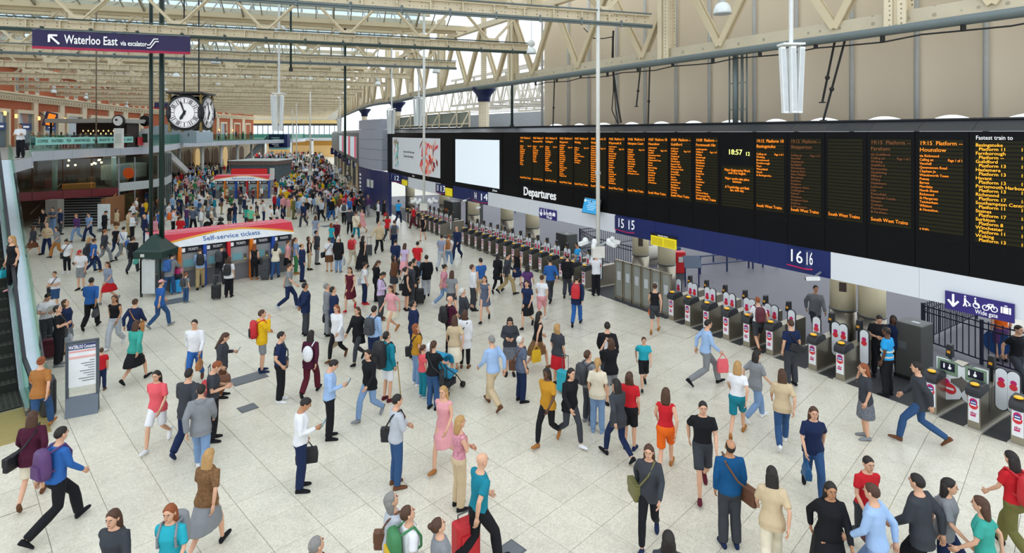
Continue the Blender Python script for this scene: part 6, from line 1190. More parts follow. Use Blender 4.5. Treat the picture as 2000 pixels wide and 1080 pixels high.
# ---------------------------------------------------------------- things people carry
def bagmat(c): return mat(COL[c], .55, var=.15, scale=6)
def extra(e, d, J, mx, s):
    kind, col = e[0], e[1] if len(e) > 1 else 'black'; who = d['label'].replace('person', 'the person', 1); tt = J['tt']; cm = bagmat(col)
    def T(name, lab, cat): 
        l = ' '.join(('%s %s' % (lab, who)).split()[:15]); q = l; n = 0
        if l in LABELS: l = ' '.join(('%s %s %s' % (lab, 'the walker', zone(d['px'], d['py']))).split()[:16])
        LABELS.add(l); return thing(name, (0,0,0), l, cat, mx=mx)
    if kind in ('backpack', 'rucksack'):
        big = 1.35 if kind == 'rucksack' else 1.; t = T('backpack', '%s backpack on' % wd(col), 'backpack'); c = tt(V((0,-.23*(.95+.05*big)-.02*(big-1)*3,1.24+J['dz']))); m = MB()
        m.loft([[c+V((math.copysign(abs(math.cos(a))**.5, math.cos(a))*.15*k*(big**.5), math.copysign(abs(math.sin(a))**.5, math.sin(a))*.09*k*big, z*big)) for a in [2*math.pi*i/12+.2 for i in range(12)]] for z, k in ((-.25,.7),(-.23,.95),(-.1,1.05),(.08,1.),(.18,.9),(.23,.6))]); lb(m, 'pack', cm, t, True)
        m = MB(); m.loft([[c+V((x*.11,-.085*big-y,z)) for x, z in ((-1,-.2),(1,-.2),(.9,.0),(-.9,.0))] for y in (0,.035)]); lb(m, 'front_pocket', bagmat(e[2]) if len(e) > 2 else cm, t)
        for sx in (-1, 1): m = MB(); m.path([c+V((sx*.09,.08,-.16)), tt(V((sx*.13,.13,1.2+J['dz']))), tt(V((sx*.125,.13,1.34+J['dz']))), tt(V((sx*.11,.03,1.49+J['dz']))), c+V((sx*.09,.06,.17))], .018, 6); lb(m, 'strap', cm, t)
    elif kind in ('satchel', 'sling', 'drawstring'):
        t = T('shoulder_bag', '%s shoulder bag on' % wd(col), 'bag'); sd = -1 if 'left' in e else 1; c = tt(V((sd*.27,-.03 if kind == 'satchel' else -.2,.87+J['dz']))) if kind != 'drawstring' else tt(V((0,-.2,1.2)))
        if kind == 'sling': c = tt(V((sd*.05,-.2,1.05)))
        if kind == 'drawstring': c = tt(V((0,-.2,1.18)))
        m = MB(); mxr = M.Rotation(.5*sd, 3, 'Z') if kind == 'satchel' else M.Identity(3)
        if kind == 'satchel': m.box(c, (.11,.36,.27), mxr)
        elif kind == 'sling': m.box(c, (.42,.11,.2), M.Rotation(.35*sd, 3, 'Y'))
        else: m.ball(c, (.15,.08,.22), 12, 8)
        lb(m, 'bag_body', cm, t, bevel=.03)
        if kind == 'satchel': m = MB(); m.box(c+V((sd*.0,0,.06)), (.125,.37,.17), mxr); lb(m, 'flap', cm, t, bevel=.02)
        m = MB(); m.path([c+V((0,.1,.12)), tt(V((sd*.14,.155,1.08+J['dz']))), tt(V((0,.17,1.28+J['dz']))), tt(V((-sd*.10,.06,1.49+J['dz']))), tt(V((-sd*.09,-.115,1.4+J['dz']))), tt(V((sd*.08,-.17,1.15+J['dz']))), c+V((0,-.1,.12))] if kind != 'drawstring' else [c+V((.1,.03,.2)), tt(V((.12,.0,1.48))), tt(V((.13,.14,1.3)))], .016, 6); lb(m, 'strap', bagmat(e[2]) if len(e) > 2 and e[2] in COL else cm, t)
    elif kind in ('handbag', 'briefcase', 'tote', 'carrier'):
        k = 'L' if 'left' in e else 'R'; w = J['wr'+k]; d_ = (w-J['el'+k]).normalized(); hp = w+d_*.11; t = T({'handbag':'handbag','briefcase':'briefcase','tote':'tote_bag','carrier':'carrier_bag'}[kind], '%s %s held by' % (wd(col), {'handbag':'handbag','briefcase':'briefcase','tote':'tote bag','carrier':'carrier bag'}[kind]), 'bag')
        dim = {'handbag':(.12,.32,.24),'briefcase':(.12,.42,.30),'tote':(.13,.36,.36),'carrier':(.1,.3,.36)}[kind]; c = hp+V((0,0,-.12-dim[2]/2)); m = MB()
        m.loft([[c+V((x*dim[0]/2*kx, y*dim[1]/2*ky, z)) for x, y in ((-1,-1),(1,-1),(1,1),(-1,1))] for z, kx, ky in ((-dim[2]/2,1,.95),(0,1.1,1.),(dim[2]/2,.6,.88))]); lb(m, 'bag_body', cm, t, bevel=.02)
        m = MB(); m.path([c+V((0,.1,dim[2]/2)), hp+V((0,.03,-.01)), hp+V((0,-.03,-.01)), c+V((0,-.1,dim[2]/2))], .011, 6); lb(m, 'handle', cm, t)
    elif kind == 'suitcase':
        t = T('suitcase', '%s wheeled suitcase beside' % wd(col), 'suitcase'); off = V((-.42,-.3,0)) if 'left' in e else V((.42,-.3,0)) if 'pull' not in e else V((-.3,-.85,0)); W, D, H_ = (.36,.22,.56); 
        lb(MB().box(off+V((0,0,H_/2+.06)), (W,D,H_)), 'shell', cm, t, bevel=.04); m = MB(); m.box(off+V((0,-D/2-.01,.3)), (W*.75,.03,.34)); lb(m, 'front_panel', cm, t)
        m = MB()
        for sx in (-1, 1): m.tube(off+V((sx*.1,D/2-.03,H_)), off+V((sx*.1,D/2-.03,1.02)), .01, n=6)
        m.tube(off+V((-.11,D/2-.03,1.02)), off+V((.11,D/2-.03,1.02)), .016, n=6); lb(m, 'pull_handle', MIDGREY, t)
        for sx in (-1, 1): lb(MB().lathe([(.04,-.015),(.04,.015)], off+V((sx*.13,D/2-.03,.04)), 10, 'x'), 'wheel', BLACKM, t)
    elif kind == 'phone':
        k = 'L' if d['pose'] == 'phonel' else 'R'; w = J['wr'+k]; d_ = (w-J['el'+k]).normalized(); c = w+d_*.12+V((0,.02,.03)); t = T('mobile_phone', 'mobile phone in hands of', 'phone'); lb(MB().box(c, (.075,.012,.15), M.Rotation(-.6, 3, 'X')), 'case', mat('#1f6f72' if col == 'teal' else '#202226', .4), t); lb(MB().box(c+V((0,-.006,.006)), (.066,.008,.13), M.Rotation(-.6, 3, 'X')), 'screen', mat('#9fb6c4', .3, emit=.2), t)
    elif kind == 'paper':
        w = (J['wrL']+J['wrR'])/2; c = w+V((0,.08,.12)); t = T('newspaper', 'pale newspaper held by', 'newspaper'); lb(MB().box(c, (.34,.012,.28), M.Rotation(-.5, 3, 'X')), 'sheet', OFFWHITE, t)
    elif kind == 'stick':
        w = J['wrR']; t = T('walking_stick', 'wooden walking stick held by', 'stick'); lb(MB().tube(w+V((.0,.09,.05)), V((w.x+.06,w.y+.16,0)), .014, n=8), 'shaft', mat('#a98a4c', .5), t); lb(MB().ball(w+V((0,.09,.06)), .025, 8, 6), 'knob', mat('#5a4020', .5), t)
    elif kind == 'balloon':
        w = J['wrR']; t = T('balloon', 'white balloon beside', 'balloon'); c = V((.45,.2,1.12)); lb(MB().ball(c, (.15,.15,.18), 16, 10), 'skin', mat('#eef0ee', .3), t, True); lb(MB().tube(c-V((0,0,.18)), w, .004, n=5), 'string', OFFWHITE, t)
    elif kind == 'vestband':
        c = [ringv(tt(V((0,0,z))), V((1,0,0)), V((0,1,0)), .19, .142, 20) for z in (1.02, 1.07)]; r = [o for o in bpy.data.objects if o.get('label') == d['label']][-1]
        for z in (1.0, 1.14): m = MB(); m.loft([ringv(tt(V((0,.003,z+dz))), V((1,0,0)), V((0,1,0)), .187+(.012 if z > 1.1 else .01), .137+(.008 if z > 1.1 else 0), 24) for dz in (0,.035)]); lb(m, 'reflective_band', mat('#d9d8c4', .3), r)
SPEC = '''
1425 1066 4 look m;shirt royal;trousers charcoal;balding d m;navy;satchel brown
935 1108 55 walk m;tee teal;trousers black;bald d s;black
588 956 75 phone m;shirt white;trousers navy;short d m;black;phone teal,briefcase black left
774 950 60 cross m;shirt silver;jeans denim;short d s;brown;satchel black left
644 856 72 phone m;shirt lightblue;trousers black;short d s;black;phone
897 992 62 cross f;vest rosefloral;trousers beige;bob y s;black
868 912 200 walk f;vest pink;skirt pink;long y s;tan;handbag maroon
548 784 78 pocket m;tee navy;trousers black;short d s;white;satchel charcoal left
512 726 60 chin m;hoodie yellow;shorts grey;short b s;navy;backpack red black
606 772 2 walk f;jacket burgundy;trousers maroon;long d s;black;drawstring white
597 654 55 behind m;jacket navy;trousers charcoal;short d m;black
563 604 75 walk2 m;tee grey;jeans navy;short b s;silver
640 655 60 look m;jacket grey;trousers grey;short g s;black;briefcase black left
652 664 60 look m;jacket navy;trousers charcoal;short d s;black;briefcase charcoal left
659 703 195 walk f;coat white;leggings black;bob r s;brown;tote beige
700 708 205 walk2 f;coat black;leggings charcoal;long b s;black
684 606 182 walk f;vest maroon;skirt maroon;long b s;red;handbag beige
712 594 60 stand f;tee white;jeans navy;bun d s;red;satchel silver left
744 624 88 phone m;shirt lilac;trousers charcoal;short d m;brown;phone,satchel charcoal left
730 716 20 stand m;shirt lightblue;trousers navy;short d s;black;backpack charcoal
757 782 40 look m;hoodie teal;shorts white;short d s;maroon;rucksack black,stick
722 818 210 walk f;jacket black;jeans paledenim;long d s;grey
765 653 215 walk2 f;blouse pink;miniskirt cream;long b s;tan
814 752 55 look f;tee mustard;jeans paledenim;long r s;white;satchel black left,balloon
808 700 58 look m;jacket navy;trousers navy;short d s;black
826 776 50 stand f;tee coral;jeans teal;pony b s;silver;;1.35
846 798 22 push f;tee black;jeans denim;pony b s;black;satchel black
888 733 350 walk f;blouse beige;skirt cream;long b s;tan
908 718 5 stand f;coat white;leggings black;long b s;brown;satchel black left
879 690 55 chin m;tee burgundy;trousers black;bald g s;black;backpack black
905 668 60 crossup m;jacket charcoal;trousers charcoal;short w s;black
963 796 320 walk m;shirt lightblue;trousers beige;short g s;brown
996 732 180 read f;jacket charcoal;skirt dotted;long d s;black
947 628 190 walk f;vest floral;miniskirt floral;long b s;black
794 606 60 look f;vest black;miniskirt black;bun d s;black;satchel black left
811 590 60 look m;jacket black;trousers black;short d s;black
882 616 5 walk f;tee grey;miniskirt charcoal;long b s;tan
833 582 350 pull m;jacket black;trousers silver;short d s;black;suitcase black pull
1018 784 62 look f;blouse floral;trousers navy;short w s;black;satchel brown left
1050 722 60 walk f;vest black;skirt leopard;bob d s;brown;carrier yellow
1090 752 42 look f;blouse charcoal;skirt red;bob y s;black;suitcase turquoise
1186 760 10 walk m;jacket black;trousers charcoal;short d s;black
1193 790 350 photo f;blouse black;shorts grey;bob b s;black;carrier white
1150 826 58 look m;tee grey;jeans charcoal;short b s;grey;backpack charcoal;1.72
1167 843 15 stand f;blouse cream;jeans paledenim;pony y s;paledenim
1230 876 25 look f;tee red;shorts black;long b s;navy
1207 898 330 walk2 f;jacket charcoal;leggings navy;long d s;black
1257 758 185 walk m;tee turquoise;shorts black;short b s;black;;1.38
1126 636 15 walk m;jacket navy;jeans blue;short d s;black;backpack red
1279 650 20 walk f;vest black;shorts charcoal;bun b s;tan;handbag orange left
1378 752 85 stride m;shirt lightblue;trousers grey;short d s;black;carrier coral
1440 852 30 walk f;tee white;shorts teal;bob y s;tan
1475 822 70 walk2 f;blouse grey;jeans paledenim;long d s;white
1528 873 20 walk f;blouse beige;jeans denim;long b s;white
1545 752 352 stand m;tee navy;trousers charcoal;short b s;black;sling black
1481 685 5 walk f;tee white;shorts charcoal;short r s;brown;backpack maroon
1070 866 215 walk f;blouse mustard;leggings black;long d k;tan
1113 866 150 walk2 f;jacket black;leggings charcoal;bob d s;white
1300 922 20 walk f;vest red;shorts orange;bob b s;tan
1268 1062 200 walk f;jacket charcoal;leggings black;long b s;navy;satchel olive
1372 964 190 walk m;tee black;shorts charcoal;short d s;maroon
1588 965 195 walk2 f;blouse navy;jeans denim;long b s;black;handbag royal
1733 772 325 stand m;tee hivis;trousers black;shaved d k;black;vestband
1690 856 285 call f;blouse charcoal;skirt dotted;bob r s;grey
1716 735 200 read m;tee black;jeans black;short d s;black
1745 731 215 stand f;jacket navy;trousers black;long d k;black
1798 866 300 stride m;jacket charcoal;jeans denim;short d s;brown
1592 660 190 walk m;jacket grey;trousers charcoal;short d s;black
1985 765 170 walk m;tee black;trousers charcoal;short d s;black
1955 705 20 stand m;tee orange;shorts purple;short b s;black
1620 1158 190 walk f;coat black;longskirt black;long d m;black;handbag magenta left
1692 1092 180 walk2 f;tee red;trousers charcoal;short d s;grey;handbag maroon
1712 1190 320 walk m;shirt lightblue;jeans paledenim;short b s;orange
1800 1165 330 walk m;jacket charcoal;trousers black;short d s;black
1845 1150 130 walk2 f;blouse grey;jeans navy;long d s;black
1925 1205 315 walk f;tee aqua;jeans white;bob b s;tan
1982 1088 350 walk f;tee red;trousers olive;long d s;black;backpack red
1508 1128 20 walk f;blouse beige;trousers cream;long d s;brown
1305 1285 10 look f;blouse charcoal;trousers black;long d s;black
622 1300 40 look f;jacket maroon;trousers black;short g s;black
768 1188 60 look f;blouse silver;trousers grey;bob g s;black;satchel brown left
800 1224 62 look m;tee white;trousers navy;short b s;black;backpack green yellow;1.68
860 1245 65 look f;blouse grey;jeans denim;bun b s;black;;1.62
226 1228 180 walk f;jacket charcoal;trousers brown;long b s;black
335 1215 175 walk f;blouse turquoise;trousers white;long r s;white;backpack grey
404 1082 5 walk f;blouse leopard;skirt grey;long y s;black;handbag black left
110 1040 25 stride m;shirt blue;trousers black;short d s;black;backpack purple
62 982 335 walk f;jacket burgundy;shorts cream;bob b s;brown;satchel black left
366 884 0 walk m;jacket charcoal;trousers navy;short d s;navy
392 926 340 walk2 m;hoodie grey;jeans paledenim;short d s;white
308 872 175 walk f;blouse coral;shorts white;long d s;white
416 860 70 read m;tee charcoal;trousers black;short r s;black;suitcase black left
434 775 75 phonel f;jacket charcoal;leggings brown;long b s;black;phone,suitcase red,handbag brown
381 750 165 walk m;shirt white;jeans blue;short d s;brown;handbag tan left,carrier beige
264 746 8 walk f;jacket aqua;skirt black;bob b s;black
262 690 355 walk2 f;jacket navy;trousers navy;bun b s;black;satchel tan
225 678 170 walk f;vest black;trousers silver;long b m;white
177 642 345 walk m;rolled blue;trousers black;short d m;black;handbag charcoal
107 606 170 cross f;tee white;shorts denim;short b s;black;satchel black;1.5
312 640 25 walk f;blouse blue;jeans denim;cap pink s;grey
363 591 15 stand m;tee grey;jeans denim;short r s;grey;backpack charcoal;1.2
158 566 175 phone m;tee white;shorts grey;cap red s;black;phone
212 592 195 walk f;blouse striped;skirt red;bob b s;grey
115 714 70 crossup m;tee black;trousers black;short d s;grey;satchel charcoal left
130 690 75 look f;jacket navy;skirt dotted;long b s;brown;handbag silver
90 680 110 read m;tee white;trousers charcoal;short d s;black;paper
198 762 335 stand m;tee red;jeans navy;short b s;brown;;1.12
24 568 190 stand f 2.04;vest black;leggings black;long y s;pink;handbag turquoise
78 842 345 walk f 0.03;blouse tan;jeans denim;bun r s;tan
40 308 165 cross m 5.54;shirt white;trousers black;shaved d m;black
331 577 5 reach m;hoodie grey;jeans denim;short d s;grey;backpack blue
351 571 5 stand f;tee rosefloral;leggings charcoal;long y s;pink;backpack magenta;1.25
391 563 330 reach m;shirt lightblue;trousers khaki;short b s;black;backpack black
430 556 355 reach m;jacket black;trousers charcoal;short d s;black;backpack charcoal
447 580 350 stand f;blouse white;trousers black;long b s;black;backpack black,suitcase black left
497 546 350 stand f;vest black;leggings black;long r s;tan;satchel black
538 543 350 reach f;blouse cream;jeans denim;long d s;black;suitcase charcoal left
562 537 65 stand f;tee pink;skirt black;short b s;black;handbag cream left
590 550 60 look m;jacket navy;trousers navy;balding d s;black
604 527 60 look f;vest black;leggings beige;long b s;black
619 516 62 look m;jacket charcoal;trousers grey;short d s;black
578 535 62 look m;tee paledenim;jeans green;short b s;tan
568 520 58 look f;blouse brown;trousers brown;long b s;brown
735 588 80 phone f;jacket black;trousers black;long b s;black;phone
804 598 60 look m;jacket charcoal;trousers charcoal;short d s;black
770 575 58 look f;jacket brown;skirt charcoal;long d s;black
866 600 65 walk f;blouse rosefloral;jeans paledenim;bun d s;white
924 606 70 look m;shirt white;trousers charcoal;short b s;black
940 590 330 walk2 m;tee blue;trousers beige;short d s;brown
972 572 20 walk f;coat black;leggings black;long d s;black
990 575 80 walk m;jacket charcoal;trousers khaki;short d s;black
1010 560 15 walk f;vest black;skirt navy;long b s;black
1030 640 200 walk f;tee navy;skirt black;long d s;black
1058 628 10 walk f;tee white;shorts pink;bun b s;white
1030 600 15 walk2 f;tee purple;jeans navy;bob d s;black
1075 590 350 walk m;rolled blue;trousers charcoal;short d s;black
1108 580 10 walk m;jacket black;trousers charcoal;shaved d s;black
1128 548 300 stand m;tee hivis;trousers black;short d m;black;vestband
1164 577 355 photo m;shirt white;trousers black;cap black s;black
893 506 200 walk m;jacket navy;trousers navy;balding b s;black
862 528 15 walk m;tee striped;trousers silver;short d s;black;handbag olive left
876 522 10 walk f;tee white;jeans paledenim;bun r s;white;backpack tan
826 470 185 walk f;vest black;miniskirt black;long d s;tan
815 546 5 walk m;tee red;jeans paledenim;short d s;white
790 545 10 walk f;tee lilac;skirt pink;bob b s;grey
772 540 8 walk m;jacket navy;trousers charcoal;short d s;black
740 494 5 pull m;jacket beige;trousers black;bald g s;black;suitcase charcoal pull
770 490 350 walk2 m;tee striped;trousers navy;short b s;black;backpack charcoal
757 470 15 walk f;blouse red;trousers charcoal;long b s;black
738 436 60 stand m;shirt white;trousers black;short d s;black;backpack black
750 432 65 stand f;jacket black;skirt black;bob d s;black;handbag red
778 436 10 walk m;tee hivis;trousers navy;short d m;black
808 447 280 walk f;tee red;trousers maroon;bun d s;black
727 397 200 sit f;tee black;jeans navy;long r s;black
708 456 200 walk f;vest pink;skirt pink;long b s;tan
695 467 5 walk m;jacket cream;jeans teal;short b s;brown;satchel tan
683 456 350 walk m;jacket charcoal;trousers black;short d s;black
672 438 345 walk2 m;shirt white;trousers black;short d s;black;backpack charcoal
657 488 5 walk m;shirt maroon;trousers charcoal;short w s;black
648 492 30 look f;tee turquoise;jeans denim;bob r s;white
661 532 5 stand m;coat black;jeans paledenim;short w s;grey;carrier silver
643 530 350 stand f;blouse white;skirt brown;short b s;tan;satchel black left
688 522 8 walk f;tee coral;trousers cream;short d s;white;backpack red
708 526 15 walk f;vest black;longskirt black;long d s;black
616 474 350 walk f;tee striped;skirt silver;bob b s;tan
628 433 190 walk m;shirt silver;trousers black;short b s;black
647 430 5 walk m;jacket black;jeans blue;short b s;black
661 408 350 walk m;tee grey;trousers charcoal;short d s;black
678 402 355 walk2 m;shirt lightblue;trousers black;short d m;black
613 410 5 walk m;jacket black;trousers black;short d s;black
593 442 190 walk m;jacket navy;trousers charcoal;short d s;black
573 428 80 look m;jacket olive;trousers olive;short b s;black
585 405 350 walk f;hoodie pink;trousers charcoal;bob d s;black
515 436 60 look m;tee white;jeans navy;short d s;white
530 450 62 look m;tee white;trousers black;short b s;black
541 447 62 look f;tee white;jeans charcoal;pony b s;black
552 445 62 look f;blouse navy;trousers black;long b s;black
490 450 350 stand f;tee mint;leggings brown;bun r s;white;handbag brown left
482 447 355 stand f;tee aqua;leggings charcoal;bob d s;tan
477 425 62 look m;jacket navy;trousers charcoal;short d s;black
448 446 20 lean m;tee black;shorts charcoal;short d s;black
458 440 300 stand f;blouse navy;jeans denim;long d s;black
413 453 60 stand m;tee cream;shorts black;cap silver s;white;backpack charcoal
393 456 62 look m;shirt white;trousers grey;short g s;black;satchel charcoal left
377 453 5 wide m;shirt floral;trousers black;balding d s;black
365 448 15 stand f;tee purple;jeans denim;short b s;white
352 462 350 sit m;jacket red;trousers navy;short b s;black
338 458 45 phone m;shirt white;trousers black;short d s;black;backpack orange
310 462 40 look m;tee blue;jeans navy;short d s;white
303 475 20 stand f;blouse rosefloral;trousers red;bob b s;black
283 474 62 look m;jacket navy;trousers navy;bald g s;black;briefcase black left
291 463 62 look m;shirt lightblue;trousers charcoal;short b s;brown
278 444 60 look m;jacket navy;trousers charcoal;short d s;black
258 470 75 phone m;shirt white;trousers black;short d m;black;phone
251 463 80 phone m;tee beige;trousers khaki;short d s;black
240 507 5 walk m;shirt white;trousers grey;short d s;black;satchel blue
259 533 350 walk m;jacket black;trousers charcoal;short b s;black;handbag aqua
226 500 355 walk f;tee black;leggings navy;bun y s;tan
228 455 60 stand f;jacket beige;skirt brown;long b s;black
204 464 75 phone m;jacket black;trousers black;short d s;black;phone
203 514 30 walk m;jacket charcoal;trousers grey;shaved r s;black
174 470 180 walk m;tee paledenim;jeans navy;shaved d s;black;carrier white
150 472 182 walk m;shirt purple;jeans paledenim;short r s;brown
131 533 170 phone f;tee white;leggings black;bun d s;white;satchel black
172 530 60 walk f;jacket charcoal;jeans denim;long y s;black
182 533 20 walk f;tee blue;jeans navy;bun b s;tan
92 497 178 wide m;shirt beige;trousers navy;balding g s;black
112 502 200 walk f;blouse grey;trousers tan;bob d s;black
103 456 178 cross m;tee floral;wide paledenim;short d s;black
118 458 60 look m;jacket navy;trousers charcoal;short r s;black
64 500 20 walk f;jacket charcoal;skirt brown;long b s;black
84 460 185 stand m;tee black;jeans charcoal;short d s;black
197 448 62 stand f;blouse beige;jeans charcoal;long d s;black
'''
for l in SPEC.strip().split('\n'): person(parse(l))
NHAND = len(PEOPLE)
# gallery guests and the rest of the mid-distance crowd
rr = random.Random(21)
TOPS = 'white navy black charcoal grey lightblue red teal pink beige maroon blue green purple yellow cream striped coral olive mint lilac brown orange denim turquoise'.split(); BOTS = 'black navy charcoal grey denim beige brown khaki paledenim white'.split()
def rnd_line(px, py, face, pose, extra_='', z=''):
    g = rr.choice('mf'); top = rr.choice(['shirt','tee','jacket','jacket'] if g == 'm' else ['blouse','tee','vest','jacket']); bot = rr.choice(['trousers','jeans','trousers','shorts'] if g == 'm' else ['jeans','leggings','skirt','trousers','miniskirt']); tc = rr.choice(TOPS[:6] if rr.random() < .5 else TOPS)
    return '%.1f %.1f %.0f %s %s %s;%s %s;%s %s;%s %s %s;%s;%s' % (px, py, face, pose, g, z, top, tc, bot, rr.choice(BOTS), rr.choice(['short','short','balding','shaved'] if g == 'm' else ['long','bob','pony','bun','long']), rr.choice('ddbbrgy'), rr.choice('sssmk'), rr.choice(['black','white','brown','grey','tan']), extra_)
GUESTS = []
for i in range(13):
    px = 66+13.2*i+rr.uniform(-3, 3); Y = 41.2+(px-62)*.0634+rr.uniform(0, 2.5); py = HY+F*(CZ-ZF)/Y; d = parse(rnd_line(px, py, rr.choice([70, 110, 200, 250, 300]), 'sit', '', '%.2f' % ZF)); d['where'] = 'at the gallery cafe'; person(d); GUESTS.append(d)
for i in range(9):
    px = 350+18*i+rr.uniform(-5, 5); Y = 92+i*3.; py = HY+F*(CZ-ZF)/Y; d = parse(rnd_line(px, py, rr.choice([90, 180, 200, 270]), rr.choice(['stand', 'cross', 'phone']), '', '%.2f' % ZF)); d['where'] = 'on the far gallery'; d['z'] = ZF; person(d)
taken = [(d['px'], d['py']) for d in PEOPLE]
for x0, x1, y0, y1, n in ((325, 560, 398, 440, 20), (560, 720, 380, 430, 24), (310, 415, 352, 398, 22), (545, 715, 345, 382, 30), (425, 520, 392, 402, 5), (255, 330, 405, 450, 8)):
    k = 0; tries = 0
    while k < n and tries < 900:
        tries += 1; px, py = rr.uniform(x0, x1), rr.uniform(y0, y1); h_ = (py-HY)*.25
        if any(abs(px-a)*1.6+abs(py-b)*1.2 < h_*.42 for a, b in taken): continue
        walkers = px > 560; taken.append((px, py)); k += 1
        person(parse(rnd_line(px, py, rr.choice([0, 5, 350, 185, 190, 15]) if walkers and rr.random() < .7 else rr.gauss(60, 20), rr.choice(['walk', 'walk2', 'walk', 'stride']) if walkers else rr.choice(['look', 'stand', 'cross', 'phone', 'walk', 'pocket']), rr.choice(['', '', '', 'backpack black', 'satchel brown', 'handbag black']) if py > 370 else '')))
make_protos()
for d in PEOPLE: realise(d)
for i, d in enumerate(GUESTS):
    p = d['loc']; mx = M.Translation(p) @ M.Rotation(-math.radians(d['face']), 4, 'Z'); 
    if i == 0:
        ch = thing('cafe_chair', p, 'x', 'chair', 'gallery cafe chairs', mx=mx); NVY = mat('#4a4038', .6); lb(MB().box((0,0,.43), (.42,.42,.04)), 'seat', NVY, ch); lb(MB().box((0,-.22,.68), (.4,.03,.34)), 'backrest', NVY, ch)
        for sx in (-1, 1):
            for sy in (-1, 1): lb(MB().tube((sx*.18,sy*.18,0), (sx*.18,sy*.18,.42), .015, n=6), 'leg', GREY, ch)
    lab = 'cafe chair under '+d['label'].replace('person', 'the guest', 1)
    if i: copytree(ch, mx, ' '.join(lab.split()[:16]))
    else: ch['label'] = ' '.join(lab.split()[:16])
# packed distance crowd: nobody could count it
cr = MB(); cm_ = [mat(COL[c], .8, spec=.2) for c in ('black','navy','charcoal','white','grey','red','lightblue','beige','teal','maroon','pink','denim','green','cream','yellow')]+[mat(SKIN['s'], .6), mat(HAIRC['d'], .7), mat(HAIRC['b'], .7)]
for i in range(1700):
    py = 297+48*rr.random()**1.3 if i < 800 else rr.uniform(332, 425); px = rr.uniform(372 if py > 318 else 470, 720-max(0, (330-py))*1.3)
    if i >= 800: px = rr.choice([rr.uniform(535, 715), rr.uniform(545, 720), rr.uniform(305, 420)])
    p = G(px, py)
    if py > 350:
        h_ = (py-HY)*.25
        if any(abs(px-a)*1.6+abs(py-b)*1.2 < h_*.32 for a, b in taken): continue
        taken.append((px, py))
    u_ = ((p-top).xy.dot((bot-top).xy))/(bot-top).xy.length_squared
    if (p.x < -29 and p.y < 60) or (-.05 < u_ < 1.05 and (p-top-(bot-top)*u_-w2/2).xy.length < 2.0): continue
    if wall_side(p.x, p.y) < 1.2 or p.x < fx(p.y)+1.5 or (-37.5 < p.x < -29.5 and 73 < p.y < 80) or (-31.5 < p.x < -24.8 and 58.8 < p.y < 62): continue
    h = rr.uniform(1.55, 1.85)/1.75; a = rr.uniform(0, 6.28); c, s_ = math.cos(a), math.sin(a)
    def rg(z, rx, ry, dx=0, dy=0): return [V((p.x+(dx+rx*math.cos(t))*c-(dy+ry*math.sin(t))*s_, p.y+(dx+rx*math.cos(t))*s_+(dy+ry*math.sin(t))*c, z*h)) for t in [2*math.pi*k/6 for k in range(6)]]
    cr.m = rr.choice([0,0,1,1,2,4,11,7]); st_ = rr.uniform(-.22, .22)
    for sx in (-1, 1): cr.loft([rg(0,.06,.09,sx*.09,st_*sx), rg(.48,.07,.08,sx*.09,st_*sx*.4), rg(.92,.09,.1,sx*.08)])
    cr.m = rr.choice([0,1,2,3,3,4,5,6,8,9,10,12,13,14,0,1,2,6]); cr.loft([rg(.85,.18,.12), rg(1.1,.16,.11), rg(1.38,.2,.12), rg(1.48,.07,.06)])
    for sx in (-1, 1): cr.loft([rg(.88,.04,.04,sx*.24,.06), rg(1.15,.05,.05,sx*.25), rg(1.42,.06,.06,sx*.19)])
    cr.m = 15; cr.loft([rg(1.46,.05,.05), rg(1.56,.07,.08), rg(1.66,.075,.09)]); cr.m = rr.choice([16,16,17]); cr.loft([rg(1.63,.08,.095), rg(1.72,.07,.085), rg(1.76,.03,.04)])
tag(cr.build('crowd', cm_), 'dense distant crowd of travellers filling the far concourse', 'crowd', kind='stuff')
# ---------------------------------------------------------------- pushchair, bicycle, loose luggage
p = G(874, 762); mx = M.Translation(p) @ M.Rotation(-math.radians(30), 4, 'Z'); t = thing('pushchair', p, 'bright blue pushchair with black frame beside the person in black t-shirt', 'pushchair', mx=mx); TQ = mat('#1f8fb8', .7, var=.25, scale=12)
lb(MB().hexa([(-.2,-.15,.38),(.2,-.15,.38),(.2,.2,.46),(-.2,.2,.46),(-.2,-.2,.44),(.2,-.2,.44),(.2,.2,.52),(-.2,.2,.52)]), 'seat', TQ, t, bevel=.02); lb(MB().hexa([(-.2,-.2,.44),(.2,-.2,.44),(.2,-.12,.44),(-.2,-.12,.44),(-.2,-.38,.92),(.2,-.38,.92),(.2,-.31,.92),(-.2,-.31,.92)]), 'backrest', TQ, t, bevel=.02)
m = MB(); m.loft([[V((x, -.34+.34*math.sin(a)*k, .8+.3*math.cos(a)*k)) for a in [-.5+2.2*i/8 for i in range(9)] for k in (1,)]+[V((x, -.34+.3*math.sin(a), .8+.26*math.cos(a))) for a in [-.5+2.2*(8-i)/8 for i in range(9)]] for x in (-.22,-.1,.1,.22)]); lb(m, 'hood', TQ, t, True)
m = MB()
for sx in (-1, 1): m.path([(sx*.2,-.55,1.08), (sx*.2,-.32,.75), (sx*.22,.12,.4), (sx*.24,.36,.08)], .013); m.path([(sx*.2,-.3,.7), (sx*.22,-.36,.08)], .013); m.path([(sx*.22,.1,.42), (sx*.23,-.36,.1)], .012)
m.tube((-.2,-.55,1.08), (.2,-.55,1.08), .018); lb(m, 'frame', BLACKM, t)
for sx in (-1, 1):
    for y in (-.36, .36):
        for o_ in (-.025, .025): lb(MB().lathe([(.075,-.015),(.08,0),(.075,.015)], (sx*.24+o_,y,.08), 14, 'x'), 'wheel', mat('#1a1a1c', .6), t)
lb(MB().box((0,-.05,.25), (.34,.4,.16)), 'basket', mat('#2a2c32', .8), t)
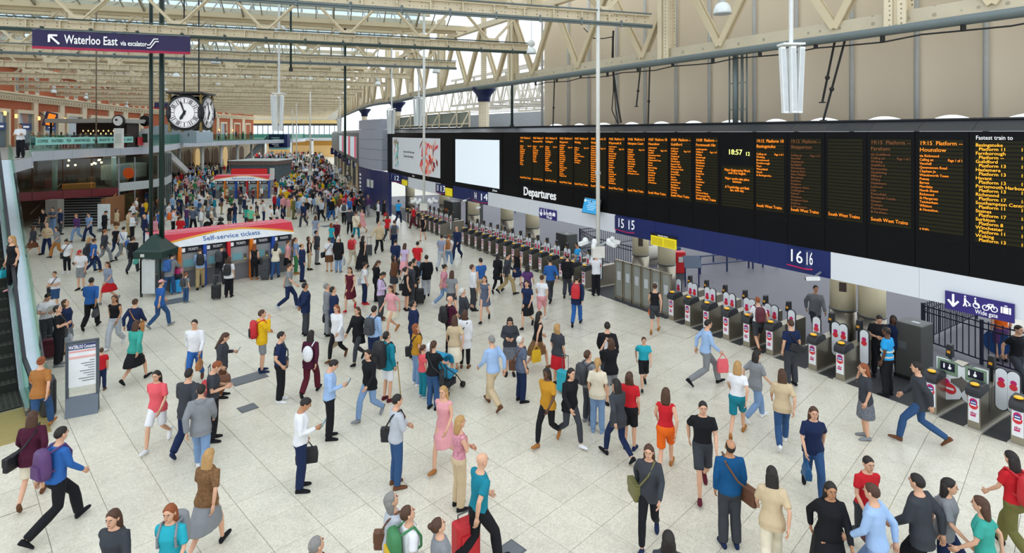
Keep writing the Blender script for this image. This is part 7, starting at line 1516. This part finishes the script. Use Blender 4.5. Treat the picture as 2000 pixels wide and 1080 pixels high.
p = G(418, 452); mx = M.Translation(p) @ M.Rotation(-.2, 4, 'Z'); t = thing('bicycle', p, 'black bicycle held by the cyclist behind the ticket kiosk', 'bicycle', mx=mx)
for x in (-.52, .52):
    m = MB(); m.lathe([(.33,-.015),(.345,0),(.33,.015),(.31,0),(.33,-.015)], (x,0,.345), 22, 'y'); lb(m, 'wheel', BLACKM, t)
    m = MB()
    for i in range(8): a = math.pi*i/8; m.tube((x-.31*math.cos(a),0,.345-.31*math.sin(a)), (x+.31*math.cos(a),0,.345+.31*math.sin(a)), .003, n=4)
    lb(m, 'spokes', GREY, t)
m = MB(); m.path([(-.52,0,.345), (-.1,0,.33), (.4,0,.78), (-.2,0,.78), (-.52,0,.345)], .018); m.path([(-.1,0,.33), (-.22,0,.92)], .016); m.path([(.52,0,.345), (.4,0,.8), (.36,0,1.0)], .016); lb(m, 'frame', mat('#3a3d42', .4), t); lb(MB().box((-.22,0,.95), (.24,.12,.05)), 'saddle', BLACKM, t, bevel=.02); lb(MB().tube((.36,-.26,1.0), (.36,.26,1.0), .016), 'handlebar', BLACKM, t); lb(MB().ball((.55,0,.85), (.2,.16,.16), 10, 7), 'front_bag', BLACKM, t, True)
def luggage(px, py, col, lab, w_=.4, h_=.6, rot=0):
    p = G(px, py); t = thing('suitcase', p, lab, 'suitcase', mx=M.Translation(p) @ M.Rotation(rot, 4, 'Z')); cm = bagmat(col); lb(MB().box((0,0,h_/2+.05), (w_,.24,h_)), 'shell', cm, t, bevel=.04); lb(MB().box((0,-.125,h_/2+.02), (w_*.7,.03,h_*.6)), 'front_panel', cm, t)
    for sx in (-1, 1): lb(MB().lathe([(.04,-.015),(.04,.015)], (sx*w_*.35,.06,.04), 10, 'x'), 'wheel', BLACKM, t)
    m = MB(); m.path([(-.1,.08,h_), (-.1,.08,h_+.12), (.1,.08,h_+.12), (.1,.08,h_)], .012); lb(m, 'handle', MIDGREY, t)
luggage(344, 573, 'hivis', 'bright blue suitcase beside the blue backpack at the ticket kiosk', .42, .55, .5); luggage(910, 1098, 'red', 'red suitcase behind the person in teal t-shirt', .42, .62, .6); luggage(97, 700, 'maroon', 'dark red suitcase standing beside the escalator side', .36, .55, .4)
p = G(344, 560, .62); t = thing('holdall', p, 'black holdall lying on top of the bright blue suitcase', 'bag'); MB().ball(G(344, 573)+V((0,0,.74)), (.28,.16,.13), 12, 8).build('bag_body', mat('#1b1c20', .7), t, True); MB().path([G(344, 573)+V(q) for q in ((-.12,0,.84), (-.1,0,.95), (.1,0,.95), (.12,0,.84))], .012).build('handle', BLACKM, t)

bpy.context.view_layer.update()
